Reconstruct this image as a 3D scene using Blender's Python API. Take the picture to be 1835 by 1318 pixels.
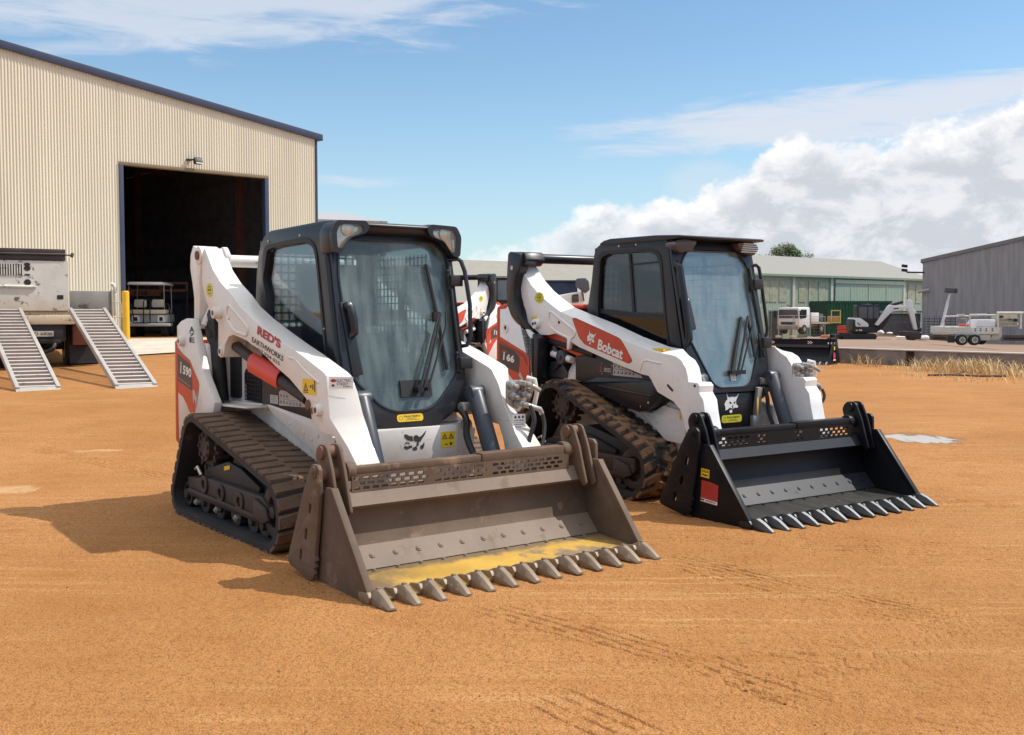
import bpy, bmesh, math, random
import numpy as np
from mathutils import Vector, Matrix, noise as mnoise
from mathutils.geometry import tessellate_polygon
R = math.radians
PI = math.pi
for o in list(bpy.data.objects):
    bpy.data.objects.remove(o, do_unlink=True)
scn = bpy.context.scene
C = scn.collection

# ------------------------------------------------------------------ camera, light, sky
F_PX, CAM_H, PITCH = 1895.7, 1.401, 3.0
cd = bpy.data.cameras.new('camera'); cam = bpy.data.objects.new('camera', cd); C.objects.link(cam)
cam.location = (0, 0, CAM_H); cam.rotation_euler = (R(90 - PITCH), 0, 0)
cd.sensor_fit = 'HORIZONTAL'; cd.sensor_width = 36.0; cd.lens = 36.0 * F_PX / 1835.0
cd.clip_start = 0.05; cd.clip_end = 5000
scn.camera = cam
scn.view_settings.view_transform = 'Standard'; scn.view_settings.look = 'None'
scn.view_settings.exposure = 0.24; scn.view_settings.gamma = 1.0
SUN_AZ, SUN_EL = 7.0, 53.5          # azimuth from +X towards +Y
sd = bpy.data.lights.new('sun', 'SUN'); sd.energy = 3.6; sd.angle = R(0.53); sd.color = (1.0, 0.95, 0.87)
sun = bpy.data.objects.new('sun', sd); C.objects.link(sun)
sv = Vector((math.cos(R(SUN_EL)) * math.cos(R(SUN_AZ)), math.cos(R(SUN_EL)) * math.sin(R(SUN_AZ)), math.sin(R(SUN_EL))))
sun.rotation_euler = sv.to_track_quat('Z', 'Y').to_euler(); sun.location = (20, 0, 30)


class NT:
    """small helper to write node maths as expressions"""
    def __init__(s, tree): s.t = tree; s.n = tree.nodes; s.l = tree.links
    def new(s, typ, **kw):
        n = s.n.new(typ)
        for k, v in kw.items(): setattr(n, k, v)
        return n
    def put(s, sock, v):
        if isinstance(v, bpy.types.NodeSocket): s.l.new(v, sock)
        elif v is not None: sock.default_value = v
    def m(s, op, a, b=None, c=None, clamp=False):
        n = s.new('ShaderNodeMath', operation=op, use_clamp=clamp)
        s.put(n.inputs[0], a)
        if b is not None: s.put(n.inputs[1], b)
        if c is not None: s.put(n.inputs[2], c)
        return n.outputs[0]
    def ss(s, x, a, b, lo=0.0, hi=1.0):
        n = s.new('ShaderNodeMapRange', interpolation_type='SMOOTHSTEP')
        s.put(n.inputs[0], x); s.put(n.inputs[1], a); s.put(n.inputs[2], b); s.put(n.inputs[3], lo); s.put(n.inputs[4], hi)
        return n.outputs[0]
    def noise(s, vec, scale, detail=4, rough=.55, dist=0.0, out=0):
        n = s.new('ShaderNodeTexNoise'); s.put(n.inputs['Vector'], vec)
        n.inputs['Scale'].default_value = scale; n.inputs['Detail'].default_value = detail
        n.inputs['Roughness'].default_value = rough; n.inputs['Distortion'].default_value = dist
        return n.outputs[out]
    def map(s, vec, scale=(1, 1, 1), loc=(0, 0, 0), rot=(0, 0, 0)):
        n = s.new('ShaderNodeMapping'); s.put(n.inputs[0], vec)
        n.inputs['Location'].default_value = loc; n.inputs['Scale'].default_value = scale; n.inputs['Rotation'].default_value = rot
        return n.outputs[0]
    def mix(s, f, a, b, typ='RGBA'):
        n = s.new('ShaderNodeMix', data_type=typ)
        i = 6 if typ == 'RGBA' else 2
        s.put(n.inputs[0], f)
        for k, v in ((i, a), (i + 1, b)):
            if typ == 'RGBA' and isinstance(v, (tuple, list)) and len(v) == 3: v = (*v, 1)
            s.put(n.inputs[k], v)
        return n.outputs[2 if typ == 'RGBA' else 0]
    def ramp(s, x, stops, interp='LINEAR'):
        n = s.new('ShaderNodeValToRGB'); cr = n.color_ramp; cr.interpolation = interp
        while len(cr.elements) > 1: cr.elements.remove(cr.elements[-1])
        for i, (p, c) in enumerate(stops):
            e = cr.elements[0] if i == 0 else cr.elements.new(p)
            e.position = p; e.color = (c, c, c, 1) if not isinstance(c, (tuple, list)) else (*c[:3], 1)
        s.put(n.inputs[0], x); return n.outputs[0]


world = bpy.data.worlds.new('World'); scn.world = world; world.use_nodes = True
wt = NT(world.node_tree); world.node_tree.nodes.clear()
sky = wt.new('ShaderNodeTexSky', sky_type='NISHITA'); sky.sun_disc = False
sky.sun_elevation = R(SUN_EL); sky.sun_rotation = R(90 - SUN_AZ); sky.altitude = 200; sky.air_density = 1.0; sky.dust_density = .35; sky.ozone_density = 2.2
tc = wt.new('ShaderNodeTexCoord'); sep = wt.new('ShaderNodeSeparateXYZ'); wt.l.new(tc.outputs['Generated'], sep.inputs[0])
az = wt.m('ARCTAN2', sep.outputs[0], sep.outputs[1]); el = wt.m('ARCSINE', sep.outputs[2])
cmb = wt.new('ShaderNodeCombineXYZ'); wt.l.new(az, cmb.inputs[0]); wt.l.new(el, cmb.inputs[1]); ae = cmb.outputs[0]
# piled cumulus along the horizon: the height of its top follows the compass direction
TOP = [(-.60, .06), (-.30, .05), (-.20, .045), (-.05, .056), (.0, .062), (.045, .076), (.085, .112), (.12, .103), (.16, .106), (.19, .112), (.215, .126), (.240, .154), (.28, .158), (.33, .150), (.37, .158), (.42, .165), (.47, .190), (.55, .20), (.75, .16), (1.0, .09)]
azn = wt.m('DIVIDE', wt.m('ADD', az, .6), 1.6, clamp=True)
top = wt.ramp(azn, [((a + .6) / 1.6, t) for a, t in TOP])
puff = wt.noise(wt.map(ae, (1, 1.25, 1)), 26, 10, .64, .12)
puff2 = wt.noise(wt.map(ae, (1, 1.3, 1), (3.1, 1.7, 0)), 9, 5, .55, .1)
edge = wt.m('ADD', top, wt.m('ADD', wt.m('MULTIPLY', wt.m('SUBTRACT', puff, .5), .058), wt.m('MULTIPLY', wt.m('SUBTRACT', puff2, .5), .05)))
dep = wt.m('SUBTRACT', edge, el)
cum = wt.m('MULTIPLY', wt.ss(dep, -.004, .009), wt.ss(az, -.06, .16, .62, 1.0))
bright = wt.noise(wt.map(ae, (1, 1.6, 1), (.012, -.02, 0)), 18, 9, .64, .25)
rim = wt.ss(dep, .004, .034, 1.0, 0.0)
shade = wt.m('ADD', wt.m('MULTIPLY', wt.ss(bright, .42, .62), .55), wt.m('MULTIPLY', rim, .75), clamp=True)
ccol = wt.mix(shade, (4.1, 4.35, 4.75), (6.8, 6.75, 6.85))
# thin streaks: a veil high on the left, a long lens-shaped one over the cumulus, a small one by the shed
st = wt.noise(wt.map(ae, (2.2, 14, 1), (0, 0, 0), (0, 0, R(3))), 4, 7, .62, .6)
def blob(a0, e0, ra, re, tilt=0.0):
    da = wt.m('DIVIDE', wt.m('SUBTRACT', az, a0), ra)
    de = wt.m('DIVIDE', wt.m('SUBTRACT', wt.m('SUBTRACT', el, e0), wt.m('MULTIPLY', wt.m('SUBTRACT', az, a0), tilt)), re)
    return wt.m('SUBTRACT', 1.0, wt.m('ADD', wt.m('MULTIPLY', da, da), wt.m('MULTIPLY', de, de)))
def streak(b, gain, thr):
    return wt.m('MULTIPLY', wt.ss(wt.m('ADD', b, wt.m('MULTIPLY', wt.m('SUBTRACT', st, .5), 2.6)), thr, thr + 1.0), gain)
cir = wt.m('MAXIMUM', streak(blob(-.34, .272, .38, .056, .05), .72, -.05), streak(blob(.33, .175, .27, .028, .05), .85, -.15))
cir = wt.m('MAXIMUM', cir, streak(blob(-.135, .121, .075, .008, -.01), .55, .25))
cir = wt.m('MAXIMUM', cir, streak(blob(.36, .148, .13, .010, .02), .6, .1))
cir = wt.m('MAXIMUM', cir, wt.m('MULTIPLY', wt.ss(blob(.18, .118, .045, .026), 0, .8), .35))
hz = wt.ss(el, .0, .26, .40, 0.0)
skyc = wt.mix(1.0, sky.outputs[0], (.86, .98, .98)); skyc.node.blend_type = 'MULTIPLY'
base = wt.mix(hz, skyc, (3.9, 4.75, 5.5))
veil = wt.m('MULTIPLY', wt.ss(el, .34, .75), wt.ss(wt.noise(wt.map(tc.outputs['Generated'], (1, 1, 1)), 2.4, 5, .6), .30, .62, .45, 1.0))  # bright cloud cover added above the view to raise the fill light
base = wt.mix(veil, base, (8.4, 8.3, 8.2))
c1 = wt.mix(cir, base, (5.0, 5.25, 5.75)); c2 = wt.mix(cum, c1, ccol)
bg = wt.new('ShaderNodeBackground'); wt.l.new(c2, bg.inputs[0]); bg.inputs[1].default_value = .13
wo = wt.new('ShaderNodeOutputWorld'); wt.l.new(bg.outputs[0], wo.inputs[0])

# ------------------------------------------------------------------ measuring helpers (photo pixel -> place in the yard)
_p = R(PITCH)
def ray(u, v):
    x = (u - 917.5) / F_PX; y = -(v - 659) / F_PX
    return Vector((x, math.cos(_p) + y * math.sin(_p), -math.sin(_p) + y * math.cos(_p)))
def at(u, v, Y):
    d = ray(u, v); t = Y / d.y
    return Vector((0, 0, CAM_H)) + d * t
def sst(x):
    x = min(1, max(0, x)); return x * x * (3 - 2 * x)
def gh(x, y):
    """ground height: the pad by the shed is higher, the far right falls away"""
    left = sst((2.0 - x) / 6.0); right = sst((x - 1.0) / 6.0)
    return .62 * sst((y - 11) / 17) * left - (.05 * sst((y - 13) / 15) + 1.2 * sst((y - 31) / 40)) * right
def yard(x, y):
    return max(-.40, .39 - .0193 * (y - 30)) - .08 * min(6, max(0, x - .36 * y))
def on(u, v, f=gh, y0=3, y1=160):
    d = ray(u, v); prev = None
    for i in range(4000):
        Y = y0 + (y1 - y0) * (i / 4000) ** 2; P = Vector((0, 0, CAM_H)) + d * (Y / d.y)
        if P.z <= f(P.x, P.y): return P
    return P

# ------------------------------------------------------------------ mesh helpers
def frame(o, ux, uy):
    ux = Vector(ux).normalized(); uy = Vector(uy); uy = (uy - ux * uy.dot(ux)).normalized(); uz = ux.cross(uy)
    M = Matrix((ux, uy, uz)).transposed().to_4x4(); M.translation = Vector(o); return M
_txt = {}
def text_geo(s, bold=.02):
    if (s, bold) in _txt: return _txt[(s, bold)]
    cu = bpy.data.curves.new('lettering', 'FONT'); cu.body = s; cu.offset = bold; cu.resolution_u = 3
    ob = bpy.data.objects.new('lettering', cu); C.objects.link(ob); bpy.context.view_layer.update()
    me = ob.evaluated_get(bpy.context.evaluated_depsgraph_get()).to_mesh()
    vs = [v.co.copy() for v in me.vertices]; fs = [list(p.vertices) for p in me.polygons]
    ob.to_mesh_clear(); bpy.data.objects.remove(ob); bpy.data.curves.remove(cu)
    x0 = min(v.x for v in vs); x1 = max(v.x for v in vs); y0 = min(v.y for v in vs); y1 = max(v.y for v in vs)
    vs = [((v.x - x0) / (x1 - x0), (v.y - y0) / (y1 - y0)) for v in vs]
    _txt[(s, bold)] = (vs, fs); return vs, fs
def ax3(ax, a, b, t):
    return (t, a, b) if ax == 'x' else ((a, t, b) if ax == 'y' else (a, b, t))
def rounded(pts, r, n=4):
    out = []; k = len(pts)
    for i in range(k):
        p = Vector(pts[i]); a = Vector(pts[i - 1]) - p; b = Vector(pts[(i + 1) % k]) - p
        rr = min(r, a.length * .45, b.length * .45); p0 = p + a.normalized() * rr; p1 = p + b.normalized() * rr
        for j in range(n + 1):
            t = j / n; q = p0 * (1 - t) ** 2 + p * 2 * t * (1 - t) + p1 * t * t; out.append((q.x, q.y))
    return out
class MB:
    def __init__(s): s.v = []; s.f = []; s.mi = []; s.M = Matrix.Identity(4); s.mat = 0
    def add(s, vs, fs):
        o = len(s.v); s.v += [tuple(s.M @ Vector(v)) for v in vs]
        s.f += [tuple(o + i for i in f) for f in fs]; s.mi += [s.mat] * len(fs); return s
    def box(s, c, d, rz=0, ry=0, rx=0):
        M = Matrix.Rotation(rz, 3, 'Z') @ Matrix.Rotation(ry, 3, 'Y') @ Matrix.Rotation(rx, 3, 'X'); c = Vector(c)
        vs = [c + M @ Vector((x * d[0] / 2, y * d[1] / 2, z * d[2] / 2)) for x in (-1, 1) for y in (-1, 1) for z in (-1, 1)]
        return s.add(vs, [(0, 1, 3, 2), (4, 6, 7, 5), (0, 4, 5, 1), (2, 3, 7, 6), (0, 2, 6, 4), (1, 5, 7, 3)])
    def bb(s, x0, x1, y0, y1, z0, z1): return s.box(((x0 + x1) / 2, (y0 + y1) / 2, (z0 + z1) / 2), (abs(x1 - x0), abs(y1 - y0), abs(z1 - z0)))
    def prism(s, pts, ax, a, b): return s.loft(pts, pts, ax, a, b)
    def loft(s, A, B, ax, a, b):
        n = len(A); vs = [ax3(ax, p[0], p[1], a) for p in A] + [ax3(ax, p[0], p[1], b) for p in B]
        fs = [tuple(range(n)), tuple(range(2 * n - 1, n - 1, -1))] + [(i, (i + 1) % n, n + (i + 1) % n, n + i) for i in range(n)]
        return s.add(vs, fs)
    def plate(s, outer, holes, ax, a, b, fn=None):
        loops = [outer] + list(holes); flat = [p for l in loops for p in l]; N = len(flat)
        tri = tessellate_polygon([[Vector((p[0], p[1], 0)) for p in l] for l in loops])
        pa = fn or (lambda u, v, t: ax3(ax, u, v, t))
        vs = [pa(p[0], p[1], a) for p in flat] + [pa(p[0], p[1], b) for p in flat]
        fs = [tuple(t) for t in tri] + [tuple(N + i for i in reversed(t)) for t in tri]; o = 0
        for l in loops:
            n = len(l); fs += [(o + i, o + (i + 1) % n, N + o + (i + 1) % n, N + o + i) for i in range(n)]; o += n
        return s.add(vs, fs)
    def sheet(s, pts): return s.add(pts, [tuple(range(len(pts)))])
    def cyl(s, p0, p1, r0, r1=None, n=18, cap=True):
        p0, p1 = Vector(p0), Vector(p1); r1 = r0 if r1 is None else r1; d = (p1 - p0).normalized()
        u = d.orthogonal().normalized(); w = d.cross(u); vs = []
        for p, r in ((p0, r0), (p1, r1)):
            vs += [p + (u * math.cos(2 * PI * i / n) + w * math.sin(2 * PI * i / n)) * r for i in range(n)]
        fs = [(i, (i + 1) % n, n + (i + 1) % n, n + i) for i in range(n)]
        if cap: fs += [tuple(range(n - 1, -1, -1)), tuple(range(n, 2 * n))]
        return s.add(vs, fs)
    def ringcyl(s, c, axis, r0, r1, a, b, n=28):
        ang = [2 * PI * i / n for i in range(n)]; q = {'x': (1, 2), 'y': (0, 2), 'z': (0, 1)}[axis]
        O = [(c[q[0]] + r1 * math.cos(t), c[q[1]] + r1 * math.sin(t)) for t in ang]; I = [(c[q[0]] + r0 * math.cos(t), c[q[1]] + r0 * math.sin(t)) for t in ang]
        vs = [ax3(axis, *p, t) for t in (a, b) for p in O] + [ax3(axis, *p, t) for t in (a, b) for p in I]; fs = []
        for i in range(n):
            j = (i + 1) % n
            fs += [(i, j, n + j, n + i), (2 * n + i, 3 * n + i, 3 * n + j, 2 * n + j), (i, 2 * n + i, 2 * n + j, j), (n + i, n + j, 3 * n + j, 3 * n + i)]
        return s.add(vs, fs)
    def tube(s, path, r, n=8, closed=False):
        P = [Vector(p) for p in path]; k = len(P); vs = []; u = None
        for i in range(k):
            a = P[i - 1] if (i or closed) else P[i]; b = P[(i + 1) % k] if (i < k - 1 or closed) else P[i]
            d = (b - a).normalized()
            u = d.orthogonal().normalized() if u is None else (u - d * u.dot(d)).normalized()
            w = d.cross(u); vs += [P[i] + (u * math.cos(2 * PI * j / n) + w * math.sin(2 * PI * j / n)) * r for j in range(n)]
        fs = [(i * n + j, i * n + (j + 1) % n, ((i + 1) % k) * n + (j + 1) % n, ((i + 1) % k) * n + j) for i in range(k if closed else k - 1) for j in range(n)]
        if not closed: fs += [tuple(range(n - 1, -1, -1)), tuple(range((k - 1) * n, k * n))]
        return s.add(vs, fs)
    def ball(s, c, r, sq=(1, 1, 1), n=10, m=7):
        vs = [Vector((c[0] + r * sq[0] * math.sin(PI * i / m) * math.cos(2 * PI * j / n), c[1] + r * sq[1] * math.sin(PI * i / m) * math.sin(2 * PI * j / n), c[2] + r * sq[2] * math.cos(PI * i / m))) for i in range(m + 1) for j in range(n)]
        return s.add(vs, [(i * n + j, (i + 1) * n + j, (i + 1) * n + (j + 1) % n, i * n + (j + 1) % n) for i in range(m) for j in range(n)])
    def text(s, t, x, y, w, h, z=.0, bold=.02, shear=0):
        vs, fs = text_geo(t, bold); return s.add([(x + p[0] * w + shear * p[1] * h, y + p[1] * h, z) for p in vs], fs)
    def poly(s, pts, z=0.0):
        tri = tessellate_polygon([[Vector((p[0], p[1], 0)) for p in pts]])
        return s.add([(p[0], p[1], z) for p in pts], [tuple(t) for t in tri])
    def build(s, name, mats, parent=None, bevel=0, seg=2, ang=26, label=None, kind=None):
        me = bpy.data.meshes.new(name); bm = bmesh.new()
        bv = [bm.verts.new(v) for v in s.v]
        for f, mi in zip(s.f, s.mi):
            try: fc = bm.faces.new([bv[i] for i in f]); fc.material_index = mi
            except ValueError: pass
        bmesh.ops.remove_doubles(bm, verts=bm.verts, dist=1e-5)
        bmesh.ops.recalc_face_normals(bm, faces=bm.faces)
        if bevel:
            es = [e for e in bm.edges if len(e.link_faces) == 2 and e.calc_face_angle(0) > R(38)]
            try: bmesh.ops.bevel(bm, geom=es, offset=bevel, segments=seg, profile=.5, affect='EDGES', clamp_overlap=True)
            except Exception: pass
        bm.to_mesh(me); bm.free()
        for p in me.polygons: p.use_smooth = True
        me.set_sharp_from_angle(angle=R(ang))
        for m_ in (mats if isinstance(mats, (list, tuple)) else [mats]): me.materials.append(m_)
        o = bpy.data.objects.new(name, me); C.objects.link(o)
        if parent: o.parent = parent
        if label: o['label'] = label
        if kind: o['kind'] = kind
        return o
def tag(o, label, cat, group=None):
    o['label'] = label; o['category'] = cat
    if group: o['group'] = group
    return o
def thing(name, label, cat, loc=(0, 0, 0), rz=0.0, group=None):
    o = bpy.data.objects.new(name, None); C.objects.link(o); o.location = loc; o.rotation_euler = (0, 0, rz); o.empty_display_size = .2
    return tag(o, label, cat, group)

# ------------------------------------------------------------------ materials
_mats = {}
def pm(name, base, rough=.45, metal=0.0, spots=None, spot_amt=.5, spot_scale=6, spot_det=6, var=.08, low=None, low_z=(.2, .9), bump=0.0, bump_scale=40, scratch=None, coat=0.0, stretch=(1, 1, 1), spec=.5):
    """paint, metal, rubber: a base colour with tone variation, worn spots, scratches and road dust that gathers low down"""
    if name in _mats: return _mats[name]
    m = bpy.data.materials.new(name); m.use_nodes = True; t = NT(m.node_tree); b = t.n['Principled BSDF']
    tc = t.new('ShaderNodeTexCoord').outputs['Object']
    n1 = t.noise(t.map(tc, stretch), 2.3, 5, .6); col = t.mix(t.ss(n1, .3, .7), tuple(c * (1 - var) for c in base), tuple(min(1, c * (1 + var)) for c in base))
    rg = t.m('ADD', rough - .05, t.m('MULTIPLY', t.noise(tc, 9, 4), .1))
    if low:
        z = t.new('ShaderNodeSeparateXYZ'); t.l.new(tc, z.inputs[0]); zz = z.outputs[2]
        f = t.m('MULTIPLY', t.ss(t.m('ADD', zz, t.m('MULTIPLY', t.m('SUBTRACT', t.noise(tc, 5, 5), .5), .6)), low_z[0], low_z[1], 1, 0), .85)
        col = t.mix(f, col, low); rg = t.mix(f, rg, .85, 'FLOAT')
    if spots:
        f = t.ss(t.noise(t.map(tc, stretch, (7, 3, 1)), spot_scale, spot_det, .68), .72 - spot_amt * .32, .80 - spot_amt * .28)
        col = t.mix(f, col, spots); rg = t.mix(f, rg, .75, 'FLOAT')
    if scratch:
        s1 = t.noise(t.map(tc, (3, 3, 26), (1, 5, 2), (R(20), R(35), 0)), 3.2, 5, .7); f = t.m('MULTIPLY', t.ss(s1, .66, .70), .8)
        s2 = t.noise(t.map(tc, (22, 3, 3), (4, 2, 9), (0, R(25), R(10))), 2.6, 5, .7); f = t.m('MAXIMUM', f, t.m('MULTIPLY', t.ss(s2, .67, .71), .8))
        col = t.mix(f, col, scratch)
    t.put(b.inputs['Base Color'], col); t.put(b.inputs['Roughness'], rg); b.inputs['Metallic'].default_value = metal
    b.inputs['Coat Weight'].default_value = coat; b.inputs['Coat Roughness'].default_value = .08; b.inputs['Specular IOR Level'].default_value = spec
    if bump:
        bn = t.new('ShaderNodeBump'); bn.inputs['Strength'].default_value = bump; bn.inputs['Distance'].default_value = .01
        t.put(bn.inputs['Height'], t.noise(tc, bump_scale, 5, .6)); t.l.new(bn.outputs[0], b.inputs['Normal'])
    _mats[name] = m; return m
def glass(name, tint, dust, amt, streak=True, sharp=.02):
    if name in _mats: return _mats[name]
    m = bpy.data.materials.new(name); m.use_nodes = True; t = NT(m.node_tree); t.n.remove(t.n['Principled BSDF'])
    tc = t.new('ShaderNodeTexCoord').outputs['Object']
    tr = t.new('ShaderNodeBsdfTransparent'); tr.inputs[0].default_value = (*tint, 1)
    gl = t.new('ShaderNodeBsdfGlossy'); gl.inputs['Roughness'].default_value = sharp; gl.inputs[0].default_value = (.95, .97, 1, 1)
    df = t.new('ShaderNodeBsdfDiffuse'); df.inputs[0].default_value = (*dust, 1)
    fr = t.new('ShaderNodeFresnel'); fr.inputs[0].default_value = 1.5
    a = t.noise(t.map(tc, (5, 5, .42) if streak else (3, 3, 3)), 2.2, 4, .6, .5); b_ = t.noise(t.map(tc, (2, 2, 1), (5, 5, 5)), 1.6, 4, .6)
    f = t.m('MULTIPLY', t.ss(t.m('ADD', t.m('MULTIPLY', a, .55), t.m('MULTIPLY', b_, .45)), .30, .74), amt[1] - amt[0]); f = t.m('ADD', f, amt[0])
    x = t.new('ShaderNodeMixShader'); t.put(x.inputs[0], f); t.l.new(tr.outputs[0], x.inputs[1]); t.l.new(df.outputs[0], x.inputs[2])
    y = t.new('ShaderNodeMixShader'); t.put(y.inputs[0], t.m('MULTIPLY', fr.outputs[0], .7, clamp=True)); t.l.new(x.outputs[0], y.inputs[1]); t.l.new(gl.outputs[0], y.inputs[2])
    t.l.new(y.outputs[0], t.n['Material Output'].inputs[0]); _mats[name] = m; return m
CLAY = (.40, .20, .085); MUD = (.20, .115, .06)
WORN_WHITE = pm('worn white paint', (.76, .725, .68), .38, spots=(.24, .15, .095), spot_amt=.24, spot_scale=13, var=.07, low=(.40, .28, .19), low_z=(.10, .95), scratch=(.30, .25, .21), coat=.15)
NEW_WHITE = pm('clean white paint', (.80, .785, .775), .28, var=.03, spots=(.45, .36, .28), spot_amt=.04, low=(.45, .36, .28), low_z=(.0, .6), coat=.35)
CAB_BLACK = pm('satin black cab paint', (.014, .016, .022), .34, spots=(.10, .08, .06), spot_amt=.10, spot_scale=7, low=(.07, .055, .045), low_z=(.35, .95), var=.2)
CAB_BLACK2 = pm('clean black cab paint', (.012, .013, .017), .34, spots=(.05, .042, .04), spot_amt=.08, var=.2)
DARK = pm('dark plastic', (.014, .014, .016), .55, spots=(.09, .06, .045), spot_amt=.2, var=.2)
DUSTY_DARK = pm('dusty dark steel', (.040, .028, .024), .6, spots=(.13, .085, .055), spot_amt=.35, spot_scale=5, var=.25)
BROWN_DARK = pm('brown black panel', (.036, .024, .022), .5, spots=(.10, .07, .05), spot_amt=.25, var=.15)
GREY_CYL = pm('grey black cylinder paint', (.045, .052, .066), .38, spots=(.16, .11, .08), spot_amt=.15)
RED = pm('orange red enamel', (.58, .060, .022), .40, var=.1, spots=(.33, .10, .05), spot_amt=.12)
RED_FADE = pm('deep red decal', (.36, .035, .018), .4, var=.25)
RED_GUARD = pm('red plastic sleeve', (.70, .050, .022), .42, var=.06, spots=(.40, .14, .08), spot_amt=.12)
GREY_DECAL = pm('charcoal decal', (.060, .050, .050), .4, var=.3)
RUBBER = pm('track rubber', (.022, .021, .023), .72, spots=(.12, .075, .045), spot_amt=.36, spot_scale=9, var=.3, bump=.3, bump_scale=60)
LUG1 = pm('muddy track lug', (.125, .078, .048), .85, spots=(.030, .027, .026), spot_amt=.48, spot_scale=9, var=.3, bump=.5, bump_scale=50)
LUG2 = pm('clay caked track lug', (.19, .105, .052), .85, spots=(.020, .019, .019), spot_amt=.78, spot_scale=7, var=.3, bump=.6, bump_scale=50)
BUCKET1 = pm('worn earthy bucket steel', (.128, .085, .058), .68, spec=.3, metal=.0, spots=(.23, .155, .10), spot_amt=.42, spot_scale=4, var=.25, bump=.15, bump_scale=30, scratch=(.24, .20, .17))
BUCKET1_LIT = pm('sunlit polished bucket steel', (.20, .148, .110), .62, spec=.3, metal=.0, spots=(.18, .13, .09), spot_amt=.40, spot_scale=5, var=.15, scratch=(.30, .26, .23))  # paler than the body: polish, plus the sun on it put into colour
YELLOW_FLOOR = pm('yellow clay stained floor', (.50, .30, .050), .8, spots=(.22, .155, .10), spot_amt=.60, spot_scale=3.2, var=.2, bump=.2, bump_scale=45)
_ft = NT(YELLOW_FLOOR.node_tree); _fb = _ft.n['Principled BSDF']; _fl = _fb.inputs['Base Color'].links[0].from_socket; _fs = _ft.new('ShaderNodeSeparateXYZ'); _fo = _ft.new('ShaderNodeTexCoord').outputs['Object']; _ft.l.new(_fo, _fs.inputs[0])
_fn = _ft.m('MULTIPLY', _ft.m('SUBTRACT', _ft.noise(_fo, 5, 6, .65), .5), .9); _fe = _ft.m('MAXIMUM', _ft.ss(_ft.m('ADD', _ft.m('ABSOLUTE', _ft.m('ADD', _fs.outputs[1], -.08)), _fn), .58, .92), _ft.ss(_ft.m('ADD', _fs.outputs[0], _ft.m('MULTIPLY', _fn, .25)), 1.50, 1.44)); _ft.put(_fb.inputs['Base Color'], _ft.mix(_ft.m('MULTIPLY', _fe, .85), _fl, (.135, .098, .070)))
BUCKET2 = pm('black bucket paint', (.008, .008, .011), .45, spec=.25, spots=(.04, .033, .03), spot_amt=.10, var=.3)
BUCKET2_LIT = pm('sunlit black bucket plate', (.020, .022, .029), .42, spec=.3, spots=(.02, .02, .02), spot_amt=.25, var=.15)  # lit copy of the black paint, sunlight put into the lighter tone
BUCKET2_FLOOR = pm('worn black bucket floor', (.042, .041, .037), .5, spots=(.16, .15, .125), spot_amt=.35, spot_scale=5, stretch=(1, 4, 1), var=.3, metal=.3)
TOOTH1 = pm('dusty tooth steel', (.23, .165, .110), .5, metal=.15, spots=(.36, .29, .22), spot_amt=.45, spot_scale=14, var=.2)
TOOTH2 = pm('black tooth steel', (.030, .031, .035), .36, metal=.4, spots=(.10, .10, .10), spot_amt=.25, spot_scale=16, var=.3)
TOOTH_SHINE = pm('bare tooth face', (.30, .30, .30), .45, metal=.3, var=.2, spots=(.2, .2, .2), spot_amt=.3, spot_scale=20)
RUST = pm('rusty pin', (.16, .075, .045), .7, spots=(.25, .16, .1), spot_amt=.4)
CHROME = pm('plated fitting', (.46, .44, .41), .36, metal=.6, spots=(.20, .16, .12), spot_amt=.3, spot_scale=25, var=.15)
HOSE = pm('black hose', (.022, .020, .020), .5, spots=(.12, .08, .06), spot_amt=.2)
YELLOW = pm('yellow sticker', (.80, .52, .02), .42, var=.04)
LIME = pm('yellow green sticker', (.62, .56, .035), .42, var=.06)
BLACK_INK = pm('black ink', (.018, .018, .02), .5, var=.1)
RED_INK = pm('red ink', (.42, .035, .03), .5, var=.1)
WHITE_INK = pm('white lettering', (.80, .79, .77), .45, var=.02)
GREY_INK = pm('pale grey sticker', (.52, .49, .46), .5, var=.05)
SEAT = pm('dark seat vinyl', (.022, .022, .026), .55, var=.2)
MESH_STEEL = pm('black guard wire', (.012, .013, .015), .5)
REFLECT = pm('headlight reflector', (.70, .68, .62), .14, metal=.6, var=.15, spots=(.40, .33, .24), spot_amt=.30, spot_scale=14)
LENS_DARK = pm('smoked lamp lens', (.085, .062, .055), .22, var=.4, stretch=(1, 1, 14))
DOOR_GLASS = glass('dusty door glass', (.72, .82, .80), (.38, .46, .45), (.08, .40))
DOOR_GLASS2 = glass('streaked door glass', (.76, .84, .81), (.44, .50, .47), (.12, .42))
SIDE_GLASS = glass('tinted side glass', (.60, .65, .68), (.08, .09, .10), (.01, .05), False)
SIDE_GLASS2 = glass('dark side glass', (.34, .37, .39), (.08, .09, .10), (.02, .06), False)
REAR_GLASS = glass('rear glass', (.85, .90, .92), (.2, .2, .2), (.02, .06), False)
CLEAR = glass('lamp lens', (.95, .95, .93), (.6, .56, .48), (.02, .12), False, .04)

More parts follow.
